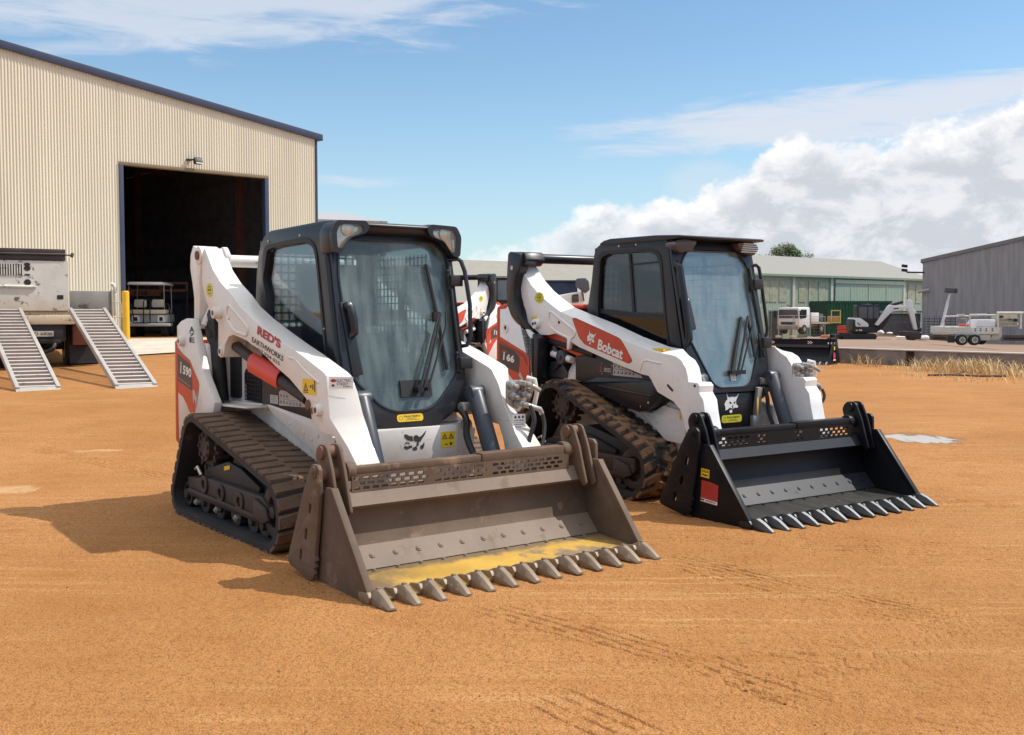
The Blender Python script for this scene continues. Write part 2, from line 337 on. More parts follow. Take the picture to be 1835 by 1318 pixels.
# the emblem on the loaders: a lynx head seen from the front (unit square, y up)
HEAD = [(.16, 1.0), (.20, .86), (.32, .74), (.42, .78), (.55, .77), (.64, .74), (.76, .80), (.90, .93), (.84, .78), (.74, .62), (.72, .50), (.74, .40), (.86, .30), (.80, .22), (.66, .24), (.58, .20), (.48, .20), (.36, .26), (.22, .16), (.10, .14), (.10, .28), (.08, .34), (.04, .44), (.12, .58), (.22, .66), (.17, .82)]
EYES = [[(.30, .56), (.46, .50), (.45, .43), (.38, .43)], [(.58, .50), (.70, .56), (.66, .43), (.59, .43)]]
NOSE = [(.49, .36), (.57, .36), (.545, .20), (.515, .20)]
def emblem(mb, x, y, w, h, fg, bgm, z=.002, worn=False):
    T = lambda P: [(x + a * w, y + b * h) for a, b in P]
    mb.mat = fg
    if worn:
        for P in ([(.06, .80), (.14, .80), (.32, .69), (.40, .71), (.41, .595), (.44, .45), (.36, .464), (.20, .52), (.08, .667)], [(.48, .71), (.58, .726), (.70, .62), (.80, .69), (.99, .94), (.92, .71), (.80, .52), (.74, .39), (.58, .417), (.48, .45), (.44, .62)], [(.0, 1.0), (.02, .88), (.0, .87)],
                  [(.08, .33), (.14, .44), (.28, .39), (.29, .31), (.18, .38), (.10, .32)], [(.04, .21), (.10, .26), (.20, .21), (.28, .26), (.38, .24), (.40, .14), (.30, .14), (.18, .07), (.08, .14)], [(.60, .42), (.66, .40), (.67, .24), (.62, .19), (.52, .19), (.58, .26)],
                  [(.42, .14), (.52, .18), (.60, .12), (.59, .01), (.48, 0), (.41, .05)], [(.73, .19), (.84, .26), (.89, .38), (.90, .21), (.85, .05), (.75, .036)]): mb.poly(T(P), z)
    else:
        mb.poly(T(HEAD), z); mb.poly(T([(.36, .14), (.50, .15), (.50, .02), (.42, -.02), (.34, .04)]), z)
        mb.mat = bgm
        for e in EYES + [NOSE]: mb.poly(T(e), z + .001)
    mb.mat = 0

# ------------------------------------------------------------------ loader parts shared by the machines
def belt_path(circs, n):
    pts = [(cx + r * math.cos(2 * PI * i / 72), cz + r * math.sin(2 * PI * i / 72)) for cx, cz, r in circs for i in range(72)]
    pts = sorted(set(pts)); cr = lambda o, a, b: (a[0] - o[0]) * (b[1] - o[1]) - (a[1] - o[1]) * (b[0] - o[0])
    def half(P):
        h = []
        for p in P:
            while len(h) > 1 and cr(h[-2], h[-1], p) <= 0: h.pop()
            h.append(p)
        return h[:-1]
    H = half(pts) + half(pts[::-1]); A = np.array(H + [H[0]]); d = np.hypot(*np.diff(A, axis=0).T); s = np.r_[0, np.cumsum(d)]
    q = np.arange(n) / n * s[-1]; P = np.c_[np.interp(q, s, A[:, 0]), np.interp(q, s, A[:, 1])]
    T = np.roll(P, -1, 0) - np.roll(P, 1, 0); T /= np.linalg.norm(T, axis=1)[:, None]
    return P, T, s[-1]
def make_track(root, s, circs, yo, w, lug_mat, style, fr_poly, spr, seed, frame_mat):
    rnd = random.Random(seed); n = 132; P, T, L = belt_path(circs, n); th = .038; y0, y1 = s * yo, s * (yo - w)
    mb = MB(); vs = []
    for (x, z), (tx, tz) in zip(P, T):
        nx, nz = tz, -tx
        vs += [(x, y0, z), (x, y1, z), (x - nx * th, y1, z - nz * th), (x - nx * th, y0, z - nz * th)]
    mb.add(vs, [(4 * i + a, 4 * i + b, 4 * ((i + 1) % n) + b, 4 * ((i + 1) % n) + a) for i in range(n) for a, b in ((0, 1), (1, 2), (2, 3), (3, 0))])
    k = int(L / (.098 if style == 1 else .105)); PL, TL, _ = belt_path(circs, k * 2); mb.mat = 1
    rows = [(0.0, .50, 0), (.46, 1.0, 1)] if style == 1 else [(0.0, .40, 0), (.30, .72, 1), (.62, 1.0, 0)]
    for i in range(k):
        for a, b, ph in rows:
            j = (2 * i + ph) % (2 * k); x, z = PL[j]; tx, tz = TL[j]; nx, nz = tz, -tx
            h = (.016 if style == 1 else .018) * rnd.uniform(.85, 1.05); la = .041 if style == 1 else .038; lb = .033 if style == 1 else .027
            ya, yb = s * (yo - w * a), s * (yo - w * b); sk = (.012 if style == 1 else .026) * (1 if ph else -1)
            V = []
            for yy, q in ((ya, sk), (yb, -sk)):
                for l_, hh in ((-la, -.003), (la, -.003), (lb, h), (-lb, h)):
                    l2 = l_ + q; V.append((x + tx * l2 + nx * hh, yy, z + tz * l2 + nz * hh))
            mb.add(V, [(0, 1, 2, 3), (7, 6, 5, 4), (0, 4, 5, 1), (1, 5, 6, 2), (2, 6, 7, 3), (3, 7, 4, 0)])
    # guide horns on the inner face
    mb.mat = 0
    tr = mb.build('track', [RUBBER, lug_mat], root, ang=35)
    yi = yo - .10
    f = MB(); f.prism([(x, min(z, .305)) for x, z in fr_poly], 'y', s * (yo - .055), s * (yo - w + .06))
    for x, z in ((-.62, .255), (-.33, .235), (-.02, .225)): f.ringcyl((x, 0, z), 'y', .030, .062, s * (yo - .055), s * (yo - .040), 18)
    f.prism([(-.90, .17), (.28, .155), (.30, .185), (-.90, .20)], 'y', s * (yo - .055), s * (yo - .035)); f.prism([(.24, .29), (.40, .25), (.44, .18), (.36, .15), (.22, .17)], 'y', s * (yo - .055), s * (yo - .03))
    f.build('track_frame', frame_mat, tr, bevel=.008)
    f = MB(); f.prism(fr_poly, 'y', s * (yo - .12), s * (yo - w + .07)); f.prism([(-.72, .34), (-.30, .44), (-.10, .42), (.20, .34), (.18, .30), (-.72, .30)], 'y', s * (yo - .09), s * (yo - .119)); f.mat = 1; f.prism([(-.36, .405), (-.26, .425), (-.26, .395), (-.36, .375)], 'y', s * (yo - .089), s * (yo - .086)); f.build('frame_guard', [DARK, YELLOW], tr, bevel=.006)
    f = MB(); f.tube([(-.80, s * (yo - .06), .34), (-.74, s * (yo - .05), .36), (-.70, s * (yo - .06), .31)], .012, 6); f.build('track_hook', CHROME, tr)
    sp = MB(); cx, cz, r = spr; sp.ringcyl((cx, 0, cz), 'y', r * .55, r * .92, s * (yo - .12), s * (yo - .16)); sp.ringcyl((cx, 0, cz), 'y', .0001, r * .62, s * (yo - .08), s * (yo - .20))
    for i in range(14):
        a = 2 * PI * i / 14; sp.cyl((cx + r * .93 * math.cos(a), s * (yo - .10), cz + r * .93 * math.sin(a)), (cx + r * .93 * math.cos(a), s * (yo - .20), cz + r * .93 * math.sin(a)), .018, n=8)
    for i in range(8):
        a = 2 * PI * i / 8; sp.cyl((cx + r * .48 * math.cos(a), s * (yo - .07), cz + r * .48 * math.sin(a)), (cx + r * .48 * math.cos(a), s * (yo - .09), cz + r * .48 * math.sin(a)), .014, n=6)
    sp.build('drive_sprocket', DUSTY_DARK, tr)
    for (cx, cz, r) in (circs[1], circs[2]):
        w_ = MB(); w_.ringcyl((cx, 0, cz), 'y', r * .45, r - .05, s * (yo - .07), s * (yo - .24)); w_.ringcyl((cx, 0, cz), 'y', .0001, r * .5, s * (yo - .10), s * (yo - .22))
        w_.cyl((cx, s * (yo - .05), cz), (cx, s * (yo - .25), cz), .035); w_.build('idler_wheel', DUSTY_DARK, tr, bevel=.004)
    for x in (-.72, -.45, -.18, .09, .26):
        w_ = MB(); w_.ringcyl((x, 0, .118), 'y', .03, .078, s * (yo - .09), s * (yo - .15)); w_.ringcyl((x, 0, .118), 'y', .03, .078, s * (yo - .20), s * (yo - .26)); w_.cyl((x, s * (yo - .068), .118), (x, s * (yo - .27), .118), .03, n=10)
        w_.build('roller', DUSTY_DARK, tr, bevel=.004)
    if s < 0:
        for x in (-.77, -.41, -.08):
            b = MB(); b.cyl((x, s * (yo - .045), .118), (x, s * (yo - .075), .118), .022, n=6); b.cyl((x, s * (yo - .035), .118), (x, s * (yo - .05), .118), .012, n=8); b.build('axle_bolt', CHROME, tr)
    return tr
def slot(cx, cy, w, h, ang=0, r=.4):
    P = rounded([(-w / 2, -h / 2), (w / 2, -h / 2), (w / 2, h / 2), (-w / 2, h / 2)], h * r, 2); c, s_ = math.cos(ang), math.sin(ang)
    return [(cx + x * c - y * s_, cy + x * s_ + y * c) for x, y in P]
def make_bucket(root, W, dx, m, style):
    """four-in-one bucket: shell, cutting floor, side blades, outer plates, pivot links, perforated guard, thirteen teeth"""
    sh = MB(); X = lambda P: [(x + dx, z) for x, z in P]
    sh.prism(X([(1.27, .472), (1.297, .472), (1.342, .390), (1.334, .376), (1.268, .366), (1.268, .30), (1.304, .170), (1.405, .060), (1.42, .02), (1.23, .02), (1.18, .2), (1.20, .42)]), 'y', -W + .012, W - .012)
    b = sh.build('bucket', m['body'], root, bevel=.004)
    fl = MB(); fl.prism(X([(1.404, .062), (1.72, .040), (1.80, .022), (1.80, .010), (1.41, .016)]), 'y', -W + .013, W - .013)
    fl.build('cutting_floor', [m['floor']], b, bevel=.003)
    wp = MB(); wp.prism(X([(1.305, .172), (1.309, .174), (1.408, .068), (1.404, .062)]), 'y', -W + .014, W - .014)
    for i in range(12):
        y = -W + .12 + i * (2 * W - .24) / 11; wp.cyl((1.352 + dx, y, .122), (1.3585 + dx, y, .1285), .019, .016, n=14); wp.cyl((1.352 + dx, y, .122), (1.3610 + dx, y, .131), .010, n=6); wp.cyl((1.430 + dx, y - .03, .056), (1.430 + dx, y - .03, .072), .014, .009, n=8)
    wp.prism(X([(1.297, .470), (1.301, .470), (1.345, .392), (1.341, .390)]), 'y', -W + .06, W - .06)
    wp.build('lit_wear_plate', m['pale'], b, bevel=.0)  # polished strips with the sun on them put into the material
    for s in (-1, 1):
        bl = MB(); bl.prism(X([(1.345, .508), (1.417, .512), (1.802, .034), (1.815, .0), (1.24, .0), (1.24, .3)]), 'y', s * W, s * (W - .022))
        bl.prism(X([(1.395, .490), (1.420, .514), (1.806, .036), (1.79, .02)]), 'y', s * (W + .006), s * (W - .034))
        bl.build('side_blade', m['body'], b, bevel=.003)
        sp = MB(); out = X([(1.245, .607), (1.268, .622), (1.318, .622), (1.341, .600), (1.345, .508), (1.318, .32), (1.285, .15), (1.300, .125), (1.276, .115), (1.290, .09), (1.266, .08), (1.278, .055), (1.252, .016), (1.212, .008), (1.0, .045), (.958, .062), (.962, .09), (1.165, .484)])
        holes = [X(slot(1.232, .385, .026, .060, -.25)), X(slot(1.182, .245, .026, .07, -.25)), X(slot(1.118, .125, .026, .07, -.25))]
        sp.plate(out, holes, 'y', s * (W + .012), s * (W + .034)); sp.cyl((1.293 + dx, s * (W + .02), .585), (1.293 + dx, s * (W + .044), .585), .030); sp.cyl((1.293 + dx, s * (W + .04), .585), (1.293 + dx, s * (W + .052), .585), .014, n=8)
        sp.build('side_plate', m['body'], b, bevel=.003)
        lk = MB(); P = X(rounded([(1.160, .655), (1.20, .715), (1.285, .715), (1.345, .59), (1.372, .50), (1.415, .372), (1.385, .352), (1.305, .44), (1.22, .50)], .03, 3))
        for yy in (W - .035, W - .105): lk.prism(P, 'y', s * yy, s * (yy - .018))
        lk.build('pivot_link', m['body'], b, bevel=.004)
        pn = MB(); pn.cyl((1.238 + dx, s * (W - .02), .672), (1.238 + dx, s * (W - .14), .672), .036); pn.cyl((1.262 + dx, s * (W - .01), .56), (1.262 + dx, s * (W - .19), .56), .038); pn.build('pivot_pin', m['pin'], b, bevel=.003)
    cb = MB(); cb.bb(1.225 + dx, 1.300 + dx, -W + .15, .10, .548, .588); cb.bb(1.222 + dx, 1.306 + dx, .10, W - .15, .545, .598)
    cb.ringcyl((1.262 + dx, 0, .566), 'y', .022, .052, -W + .15, -W + .20); cb.ringcyl((1.262 + dx, 0, .566), 'y', .022, .052, W - .15, W - .20)
    cb.build('crossbar', m['bar'], b, bevel=.006)
    gd = MB(); holes = []
    zs = (.528, .503, .478)
    if style == 1: cols = [(-.705, 8), (-.20, 6), (.19, 9)]
    elif style == 3: cols = [(-.62, 2), (.30, 2)]
    else: cols = [(-.70, 6), (-.30, 2), (.08, 2), (.36, 6)]
    for y0, nn in cols:
        for r, z in enumerate(zs):
            for i in range(nn - (1 if (r == 1 and style == 2) else 0)):
                y = y0 + i * .056 + (.028 if r == 1 else 0)
                if abs(y) < W - .2: holes.append(slot(y, z, .040, .017))
    gd.plate([(-W + .17, .448), (W - .17, .448), (W - .17, .55), (-W + .17, .55)], holes, 'x', 1.300 + dx, 1.309 + dx)
    gd.build('perforated_guard', m['bar'], b)
    mp = MB(); mp.bb(1.10 + dx, 1.18 + dx, -.52, .52, .10, .42); mp.bb(1.04 + dx, 1.10 + dx, -.56, -.42, .08, .46); mp.bb(1.04 + dx, 1.10 + dx, .42, .56, .08, .46); mp.build('mounting_plate', DUSTY_DARK, b, bevel=.006)
    for i in range(13):
        y = -W + .04 + i * (2 * W - .08) / 12; t = MB()
        sec = ([(1.715, .034, .030, .044), (1.775, .037, .040, .070), (1.825, .036, .040, .080), (1.875, .031, .028, .060), (1.950, .024, .006, .016)] if style == 1 else [(1.715, .038, .030, .046), (1.775, .040, .036, .074), (1.82, .038, .034, .076), (1.875, .032, .020, .056), (1.955, .022, .006, .012)])
        V = []
        for x, hw, zs_, zr in sec:
            V += [(x + dx, y - hw, .004 if x > 1.75 else .014), (x + dx, y - hw, zs_), (x + dx, y - hw * .42, zr), (x + dx, y + hw * .42, zr), (x + dx, y + hw, zs_), (x + dx, y + hw, .004 if x > 1.75 else .014)]
        F = [tuple(range(6)), tuple(range(len(V) - 1, len(V) - 7, -1))] + [(6 * i + j, 6 * i + (j + 1) % 6, 6 * i + 6 + (j + 1) % 6, 6 * i + 6 + j) for i in range(4) for j in range(6)]
        t.add(V, F); t.prism([(1.70 + dx, .03), (1.705 + dx, .050), (1.79 + dx, .062), (1.81 + dx, .04), (1.80 + dx, .006), (1.72 + dx, .01)], 'y', y - .050, y - .030)
        if style == 1: t.bb(1.800 + dx, 1.825 + dx, y - .009, y + .009, .07, .086)
        else:
            t.mat = 1; t.add([(1.82 + dx, y - .016, .0778), (1.82 + dx, y + .016, .0778), (1.875 + dx, y + .0145, .0578), (1.875 + dx, y - .0145, .0578), (1.952 + dx, y + .010, .0148), (1.952 + dx, y - .010, .0148)], [(0, 3, 2, 1), (3, 5, 4, 2)])
        t.build('tooth', [m['tooth'], m.get('face', m['tooth'])], b, bevel=.002)
    return b
def wire_grid(mb, pt, u0, u1, v0, v1, step, r):
    k = int((u1 - u0) / step)
    for i in range(k + 1): a = u0 + i * step; mb.tube([pt(a, v0), pt(a, v1)], r, 4)
    k = int((v1 - v0) / step)
    for i in range(k + 1): a = v0 + i * step; mb.tube([pt(u0, a), pt(u1, a)], r, 4)
def make_seat(root, x, z):
    q = MB(); q.box((x, 0, z), (.46, .46, .12)); q.box((x - .24, 0, z + .27), (.12, .44, .50), ry=R(-8)); q.bb(x - .26, x + .2, -.22, .22, z - .35, z - .05)
    for s in (-1, 1): q.box((x + .02, s * .29, z + .18), (.36, .07, .07)); q.tube([(x + .22, s * .28, z + .16), (x + .24, s * .27, z + .34)], .022)
    q.build('seat', SEAT, root, bevel=.03, seg=3)
def couplers(arm, x, y, z, s):
    c = MB(); c.prism(rounded([(y - .075 * s, z + .08), (y + .07 * s, z + .075), (y + .085 * s, z - .05), (y, z - .11), (y - .075 * s, z - .06)], .03, 4), 'x', x, x + .012)
    rnd = random.Random(4)
    for dy, dz, l in ((-.045, .045, .05), (.02, .055, .10), (-.04, -.02, .05), (.025, -.01, .08), (-.005, -.065, .09), (.05, .02, .06)):
        c.cyl((x + .01, y + dy * s, z + dz), (x + l, y + dy * s, z + dz), .022, n=14); c.cyl((x + l, y + dy * s, z + dz), (x + l + .03, y + (dy + .008) * s, z + dz - .006), .015, n=12); c.ringcyl((0, y + dy * s, z + dz), 'x', .015, .028, x + .02, x + .035, n=6)
    c.tube([(x + .09, y + .02 * s, z + .055), (x + .11, y + .06 * s, z + .04), (x + .12, y + .10 * s, z + .015)], .015)
    c.tube([(x + .09, y - .005 * s, z - .065), (x + .11, y + .05 * s, z - .085), (x + .12, y + .10 * s, z - .10), (x + .12, y + .115 * s, z - .13)], .017)
    c.build('hydraulic_coupler', CHROME, arm, bevel=.002)
    g = MB(); g.tube([(x + .02, y + .075 * s, z + .09), (x + .06, y + .105 * s, z + .08), (x + .07, y + .115 * s, z), (x + .05, y + .11 * s, z - .08)], .014); g.build('coupler_guard', arm.data.materials[0], arm)
def hose(arm, path, r=.013, m_=None):
    P = [Vector(p) for p in path]; out = []
    for i in range(len(P) - 1):
        a = P[max(0, i - 1)]; b = P[i]; c = P[i + 1]; d = P[min(len(P) - 1, i + 2)]
        for k in range(6):
            t = k / 6; out.append(.5 * ((2 * b) + (-a + c) * t + (2 * a - 5 * b + 4 * c - d) * t * t + (-a + 3 * b - 3 * c + d) * t ** 3))
    out.append(P[-1]); q = MB(); q.tube(out, r, 8); return q.build('hydraulic_hose', m_ or HOSE, arm)
def cylinder_part(root, p0, p1, r, split=.6, name='tilt_cylinder', m_=None):
    p0, p1 = Vector(p0), Vector(p1); q = MB(); e = p0.lerp(p1, split); q.cyl(p0, e, r, n=22); q.cyl(e, e + (p1 - p0).normalized() * .03, r * 1.12, n=22)
    q.cyl(p0 - Vector((0, .05, 0)), p0 + Vector((0, .05, 0)), r * .9, n=18); o = q.build(name, m_ or GREY_CYL, root, bevel=.003)
    k = MB(); k.cyl(e, p1, r * .5); k.build('piston_rod', CHROME, o); return o
def sticker(parent, M, P, base, draw=None, name='sticker', inks=None):
    q = MB(); q.M = M; q.prism(P, 'z', 0, .002)
    if draw: draw(q)
    return q.build(name, [base] + list(inks or [BLACK_INK]), parent)
def rect(x0, y0, x1, y1, r=0): return rounded([(x0, y0), (x1, y0), (x1, y1), (x0, y1)], r, 3) if r else [(x0, y0), (x1, y0), (x1, y1), (x0, y1)]
def oval(cx, cy, a, b, n=28): return [(cx + a * math.cos(2 * PI * i / n), cy + b * math.sin(2 * PI * i / n)) for i in range(n)]
def dashes(q, x0, x1, y, h, seed=1, z=.0025):
    rnd = random.Random(seed); x = x0
    while x < x1 - h * .6:
        w = h * rnd.uniform(.4, .9); q.poly([(x, y), (x + w, y), (x + w, y + h), (x, y + h)], z); x += w + h * rnd.uniform(.3, .6)
def dealer(q, w, h):
    q.mat = 1; q.text('TRACSERV', w * .24, h * .55, w * .66, h * .27, .0025); dashes(q, w * .38, w * .74, h * .37, h * .08, 1); dashes(q, w * .30, w * .84, h * .19, h * .08, 2)
    for a in range(14):
        P = lambda rr, t: (w * .14 + h * rr * math.cos(t), h * .5 + h * rr * math.sin(t)); t0 = 2 * PI * a / 14; q.poly([P(.28, t0), P(.28, t0 + .45), P(.24, t0 + .45), P(.24, t0)], .0025)
def dealer_round(q, r):
    q.mat = 1; q.text('TRACSERV', -r * .62, -r * .12, r * 1.24, r * .30, .0025); dashes(q, -r * .5, r * .5, r * .36, r * .14, 3); dashes(q, -r * .35, r * .35, -r * .5, r * .15, 4)
def warn(q, x, y, w, h):
    q.mat = 1
    for a, b, c in ((x, x + w, .0),):
        O = [(a + w * .5, y + h), (a, y), (b, y)]; q.poly([(a + w * .5, y + h), (a, y), (a + w * .16, y), (a + w * .5, y + h * .72)], .0025); q.poly([(a + w * .5, y + h), (b, y), (b - w * .16, y), (a + w * .5, y + h * .72)], .0025); q.poly([(a, y), (b, y), (b - w * .1, y + h * .13), (a + w * .1, y + h * .13)], .0025)
        q.poly(rect(a + w * .45, y + h * .22, a + w * .55, y + h * .55), .0025)
RIGHT = lambda x, y, z, ang=0: frame((x, y, z), (math.cos(ang), 0, math.sin(ang)), (-math.sin(ang), 0, math.cos(ang)))
LEFT = lambda x, y, z, ang=0: frame((x, y, z), (-math.cos(ang), 0, math.sin(ang)), (math.sin(ang), 0, math.cos(ang)))
FRONT = lambda x, y, z, tilt=0: frame((x, y, z), (0, 1, 0), (-tilt, 0, 1))

# ------------------------------------------------------------------ loader one: the worn machine with the earthy bucket
def build_worn_loader(loc, yaw):
    root = thing('track_loader', 'worn white compact track loader with brown earth-stained bucket, red and black lettering on its arm', 'track loader', loc, yaw)
    fr = [(-.953, .268), (-.916, .143), (.30, .135), (.42, .24), (.30, .33), (.187, .345), (-.171, .435), (-.519, .335)]
    for s in (-1, 1): make_track(root, s, [(-.70, .50, .208), (-.985, .145, .132), (.455, .23, .212)], .858, .40, LUG1, 1, fr, (-.70, .50, .16), 3 + s, DUSTY_DARK)
    ch = MB(); ch.prism([(-1.10, .30), (-1.10, .742), (-.30, .768), (.38, .735), (.56, .70), (.70, .705), (.715, .52), (.72, .24), (.3, .2), (-.9, .2)], 'y', -.452, .452)
    chassis = ch.build('chassis', WORN_WHITE, root, bevel=.015)
    for s in (-1, 1):
        fe = MB(); fe.loft([(-1.10, .742), (-.30, .79), (-.20, .742), (.55, .50), (.62, .50), (.66, .66), (.38, .752), (-.25, .80), (-1.10, .775)], [(-1.10, .738), (-.32, .775), (-.20, .735), (.55, .495), (.62, .50), (.66, .66), (.38, .752), (-.25, .80), (-1.10, .77)], 'y', s * .50, s * .452)
        fe.prism([(-1.12, .748), (-.30, .775), (-.30, .785), (-1.12, .762)], 'y', s * .64, s * .452)
        for x, z in ((.25, .66), (.36, .63), (.45, .66), (.05, .70)): fe.cyl((x, s * .498, z), (x, s * .505, z), .012, n=8)
        fe.build('fender', WORN_WHITE, chassis, bevel=.006)
    fp = MB(); fp.prism(rounded([(-.33, .44), (.33, .44), (.33, .70), (-.33, .705)], .03), 'x', .70, .722); fpo = fp.build('front_panel', WORN_WHITE, chassis, bevel=.006)
    st = MB(); st.M = FRONT(.7225, 0, 0, 0); emblem(st, -.078, .562, .170, .128, 0, 0, .002, True); st.build('emblem', [GREY_DECAL], fpo)
    def dw(q): warn(q, .008, .052, .04, .036); warn(q, .055, .052, .04, .036); q.poly(rect(.03, .015, .05, .022), .0025); q.poly(rect(.065, .012, .082, .030), .0025)
    sticker(fpo, FRONT(.7225, .195, .563, 0), rect(0, 0, .103, .098, .008), YELLOW, dw, 'warning_sticker')
    eb = MB(); eb.bb(-1.38, -.36, -.46, .46, .75, 1.30); eb.prism([(-.40, .75), (-.40, 1.08), (-.30, 1.08), (-.20, .88), (.50, .86), (.56, .70)], 'y', -.44, .44); eb.bb(-.42, -.36, -.47, .47, .75, 1.10)
    engine = eb.build('engine_cover', WORN_WHITE, root, bevel=.012)
    for s in (-1, 1):
        dk = MB(); dk.prism([(-.36, .79), (-.36, 1.13), (-.10, 1.10), (.33, .99), (.50, .90), (.63, .80), (.50, .765), (.38, .752), (-.25, .80)], 'y', s * .505, s * .47); o = dk.build('side_panel', BROWN_DARK, engine, bevel=.004)
        op = MB(); op.prism(rounded([(-1.04, .80), (-1.10, 1.10), (-1.02, 1.22), (-.86, 1.22), (-.80, 1.14), (-.80, .80)], .04), 'y', s * .475, s * .462); op.build('wheel_recess', DARK, engine)
        gr = MB(); gr.prism(rounded([(-.70, .80), (-.735, 1.00), (-.655, 1.03), (-.43, .985), (-.43, .785)], .02), 'y', s * .468, s * .462); wire_grid(gr, lambda a, b: (a, s * .475, b), -.715, -.44, .80, .985, .028, .004); gr.build('engine_grille', DARK, engine)
        if s < 0:
            def info(q):
                q.mat = 1; rnd = random.Random(7)
                for r, (y, n) in enumerate(((.052, 3), (.012, 7))):
                    for i in range(n): xx = .012 + i * .047; q.poly([(xx, y), (xx + .006, y), (xx + rnd.uniform(.01, .02), y + rnd.uniform(.016, .030)), (xx + rnd.uniform(.004, .01), y + .026)], .0025); q.poly([(xx + .018, y + .005), (xx + .028, y), (xx + .03, y + .022), (xx + .022, y + .02)], .0025)
                q.poly(rect(0, .043, .345, .045), .0025)
            sticker(o, RIGHT(-.088, -.5055, .806, .0), [(0, 0), (.40, .015), (.385, .045), (.28, .062), (.12, .096), (.03, .10), (0, .086)], GREY_INK, info, 'instruction_sticker')
            sticker(o, RIGHT(-.226, -.5055, .812, 0), rect(0, 0, .12, .055, .004), GREY_INK, lambda q: (setattr(q, 'mat', 1), [q.poly(rect(.01, .01 + i * .012, .10, .013 + i * .012), .0025) for i in range(4)]), 'data_sticker')
    rb = MB(); rb.bb(-1.41, -.98, -.64, .64, .42, 1.17); rb.prism([(-1.41, 1.17), (-1.38, 1.30), (-1.05, 1.32), (-.98, 1.17)], 'y', -.45, .45); rear = rb.build('rear_body', WORN_WHITE, root, bevel=.01)
    tg = MB(); tg.prism([(-1.415, .44), (-1.475, .46), (-1.462, 1.19), (-1.415, 1.20)], 'y', -.702, .702); tg.build('tailgate', RED, root, bevel=.01)
    for s in (-1, 1):
        P = [(-1.412, 1.30), (-1.33, 1.335), (-1.218, 1.356), (-1.12, 1.35), (-1.05, 1.25), (-.985, 1.12), (-.90, .98), (-.70, .79), (-.735, .70), (-1.071, .69), (-1.2, .52), (-1.412, .45)]
        pl = MB(); pl.prism(P, 'y', s * .70, s * .645); up = pl.build('upright', WORN_WHITE, rear, bevel=.006)
        bo = MB(); bo.cyl((-1.285, s * .70, 1.195), (-1.285, s * .735, 1.195), .042, .036); bo.mat = 1; bo.cyl((-1.285, s * .734, 1.195), (-1.285, s * .7365, 1.195), .018, n=12); bo.build('pin_boss', [WORN_WHITE, RUST], up, bevel=.003)
        M = RIGHT(0, -.7005, 0) if s < 0 else LEFT(0, .7005, 0); fx = 1 if s < 0 else -1
        q = MB(); q.M = M; Q = lambda P: [(fx * x, z) for x, z in P][::fx]
        q.mat = 0; q.poly(Q([(-1.408, 1.150), (-1.30, 1.105), (-1.15, 1.06), (-1.043, .967), (-.983, .915), (-.986, .846), (-1.04, .77), (-1.071, .695), (-1.167, .688), (-1.23, .745), (-1.30, .79), (-1.40, .82)]), .002)
        q.mat = 1; q.poly(Q([(-1.400, 1.100), (-1.155, 1.035), (-1.115, .975), (-1.105, .845), (-1.400, .905)]), .003)
        q.mat = 3; q.poly(Q([(-1.39, .928), (-1.13, .872), (-1.13, .869), (-1.39, .924)]), .0035); q.poly(Q([(-1.10, .86), (-1.06, .85), (-1.03, .80), (-1.00, .86), (-1.015, .79), (-1.035, .74), (-1.06, .80), (-1.09, .75)]), .0035)
        q.build('side_decal', [RED, GREY_DECAL, WHITE_INK, GREY_INK], up)
        q = MB(); q.M = M @ Matrix.Rotation(-.14 * fx, 4, 'Z'); rot = Matrix.Rotation(.14 * fx, 3, 'Z')
        tx = rot @ Vector((fx * -1.345 if s < 0 else 1.15, .962, 0)); q.text('i', tx.x, tx.y, .022, .085, .004, .03); q.text('590', tx.x + .055, tx.y + .004, .17, .066, .004, .035); q.build('model_lettering', [WHITE_INK], up)
        if s < 0:
            q = MB(); q.M = RIGHT(-1.152, -.7005, 1.187)
            q.text('A', 0, .072, .10, .040, .002, .03); q.text('7', 0, .042, .10, .024, .002, .02); q.text('E', 0, 0, .10, .036, .002, .03); q.build('stencil_lettering', [BLACK_INK], up)
        lk = MB(); L = [(-1.198, 1.862), (-1.25, 1.875), (-1.307, 1.809), (-1.318, 1.717), (-1.275, 1.60), (-1.245, 1.50), (-1.253, 1.33), (-1.20, 1.28), (-1.149, 1.36), (-1.135, 1.484), (-1.137, 1.655), (-1.093, 1.75), (-1.10, 1.83)]
        lk.prism(L, 'y', s * .63, s * .53); lk.cyl((-1.13, s * .50, 1.80), (-1.13, s * .64, 1.80), .065); lk.cyl((-1.10, s * .53, 1.45), (-1.10, s * .60, 1.30), .04)
        lo = lk.build('rear_link', WORN_WHITE, root, bevel=.006)
        pn = MB(); pn.cyl((-1.13, s * .64, 1.80), (-1.13, s * .652, 1.80), .032); pn.build('link_pin', RUST, lo)
        bk = MB(); bk.prism([(-1.14, 1.33), (-1.05, 1.42), (-.95, 1.36), (-.93, 1.20), (-1.02, 1.15), (-1.10, 1.22)], 'y', s * .60, s * .50); bk.tube([(-1.10, s * .58, 1.28), (-1.03, s * .60, 1.33), (-.98, s * .585, 1.25)], .02); bk.cyl((-.95, s * .55, .78), (-.98, s * .57, 1.22), .05); bk.build('control_link', DARK, root, bevel=.006)
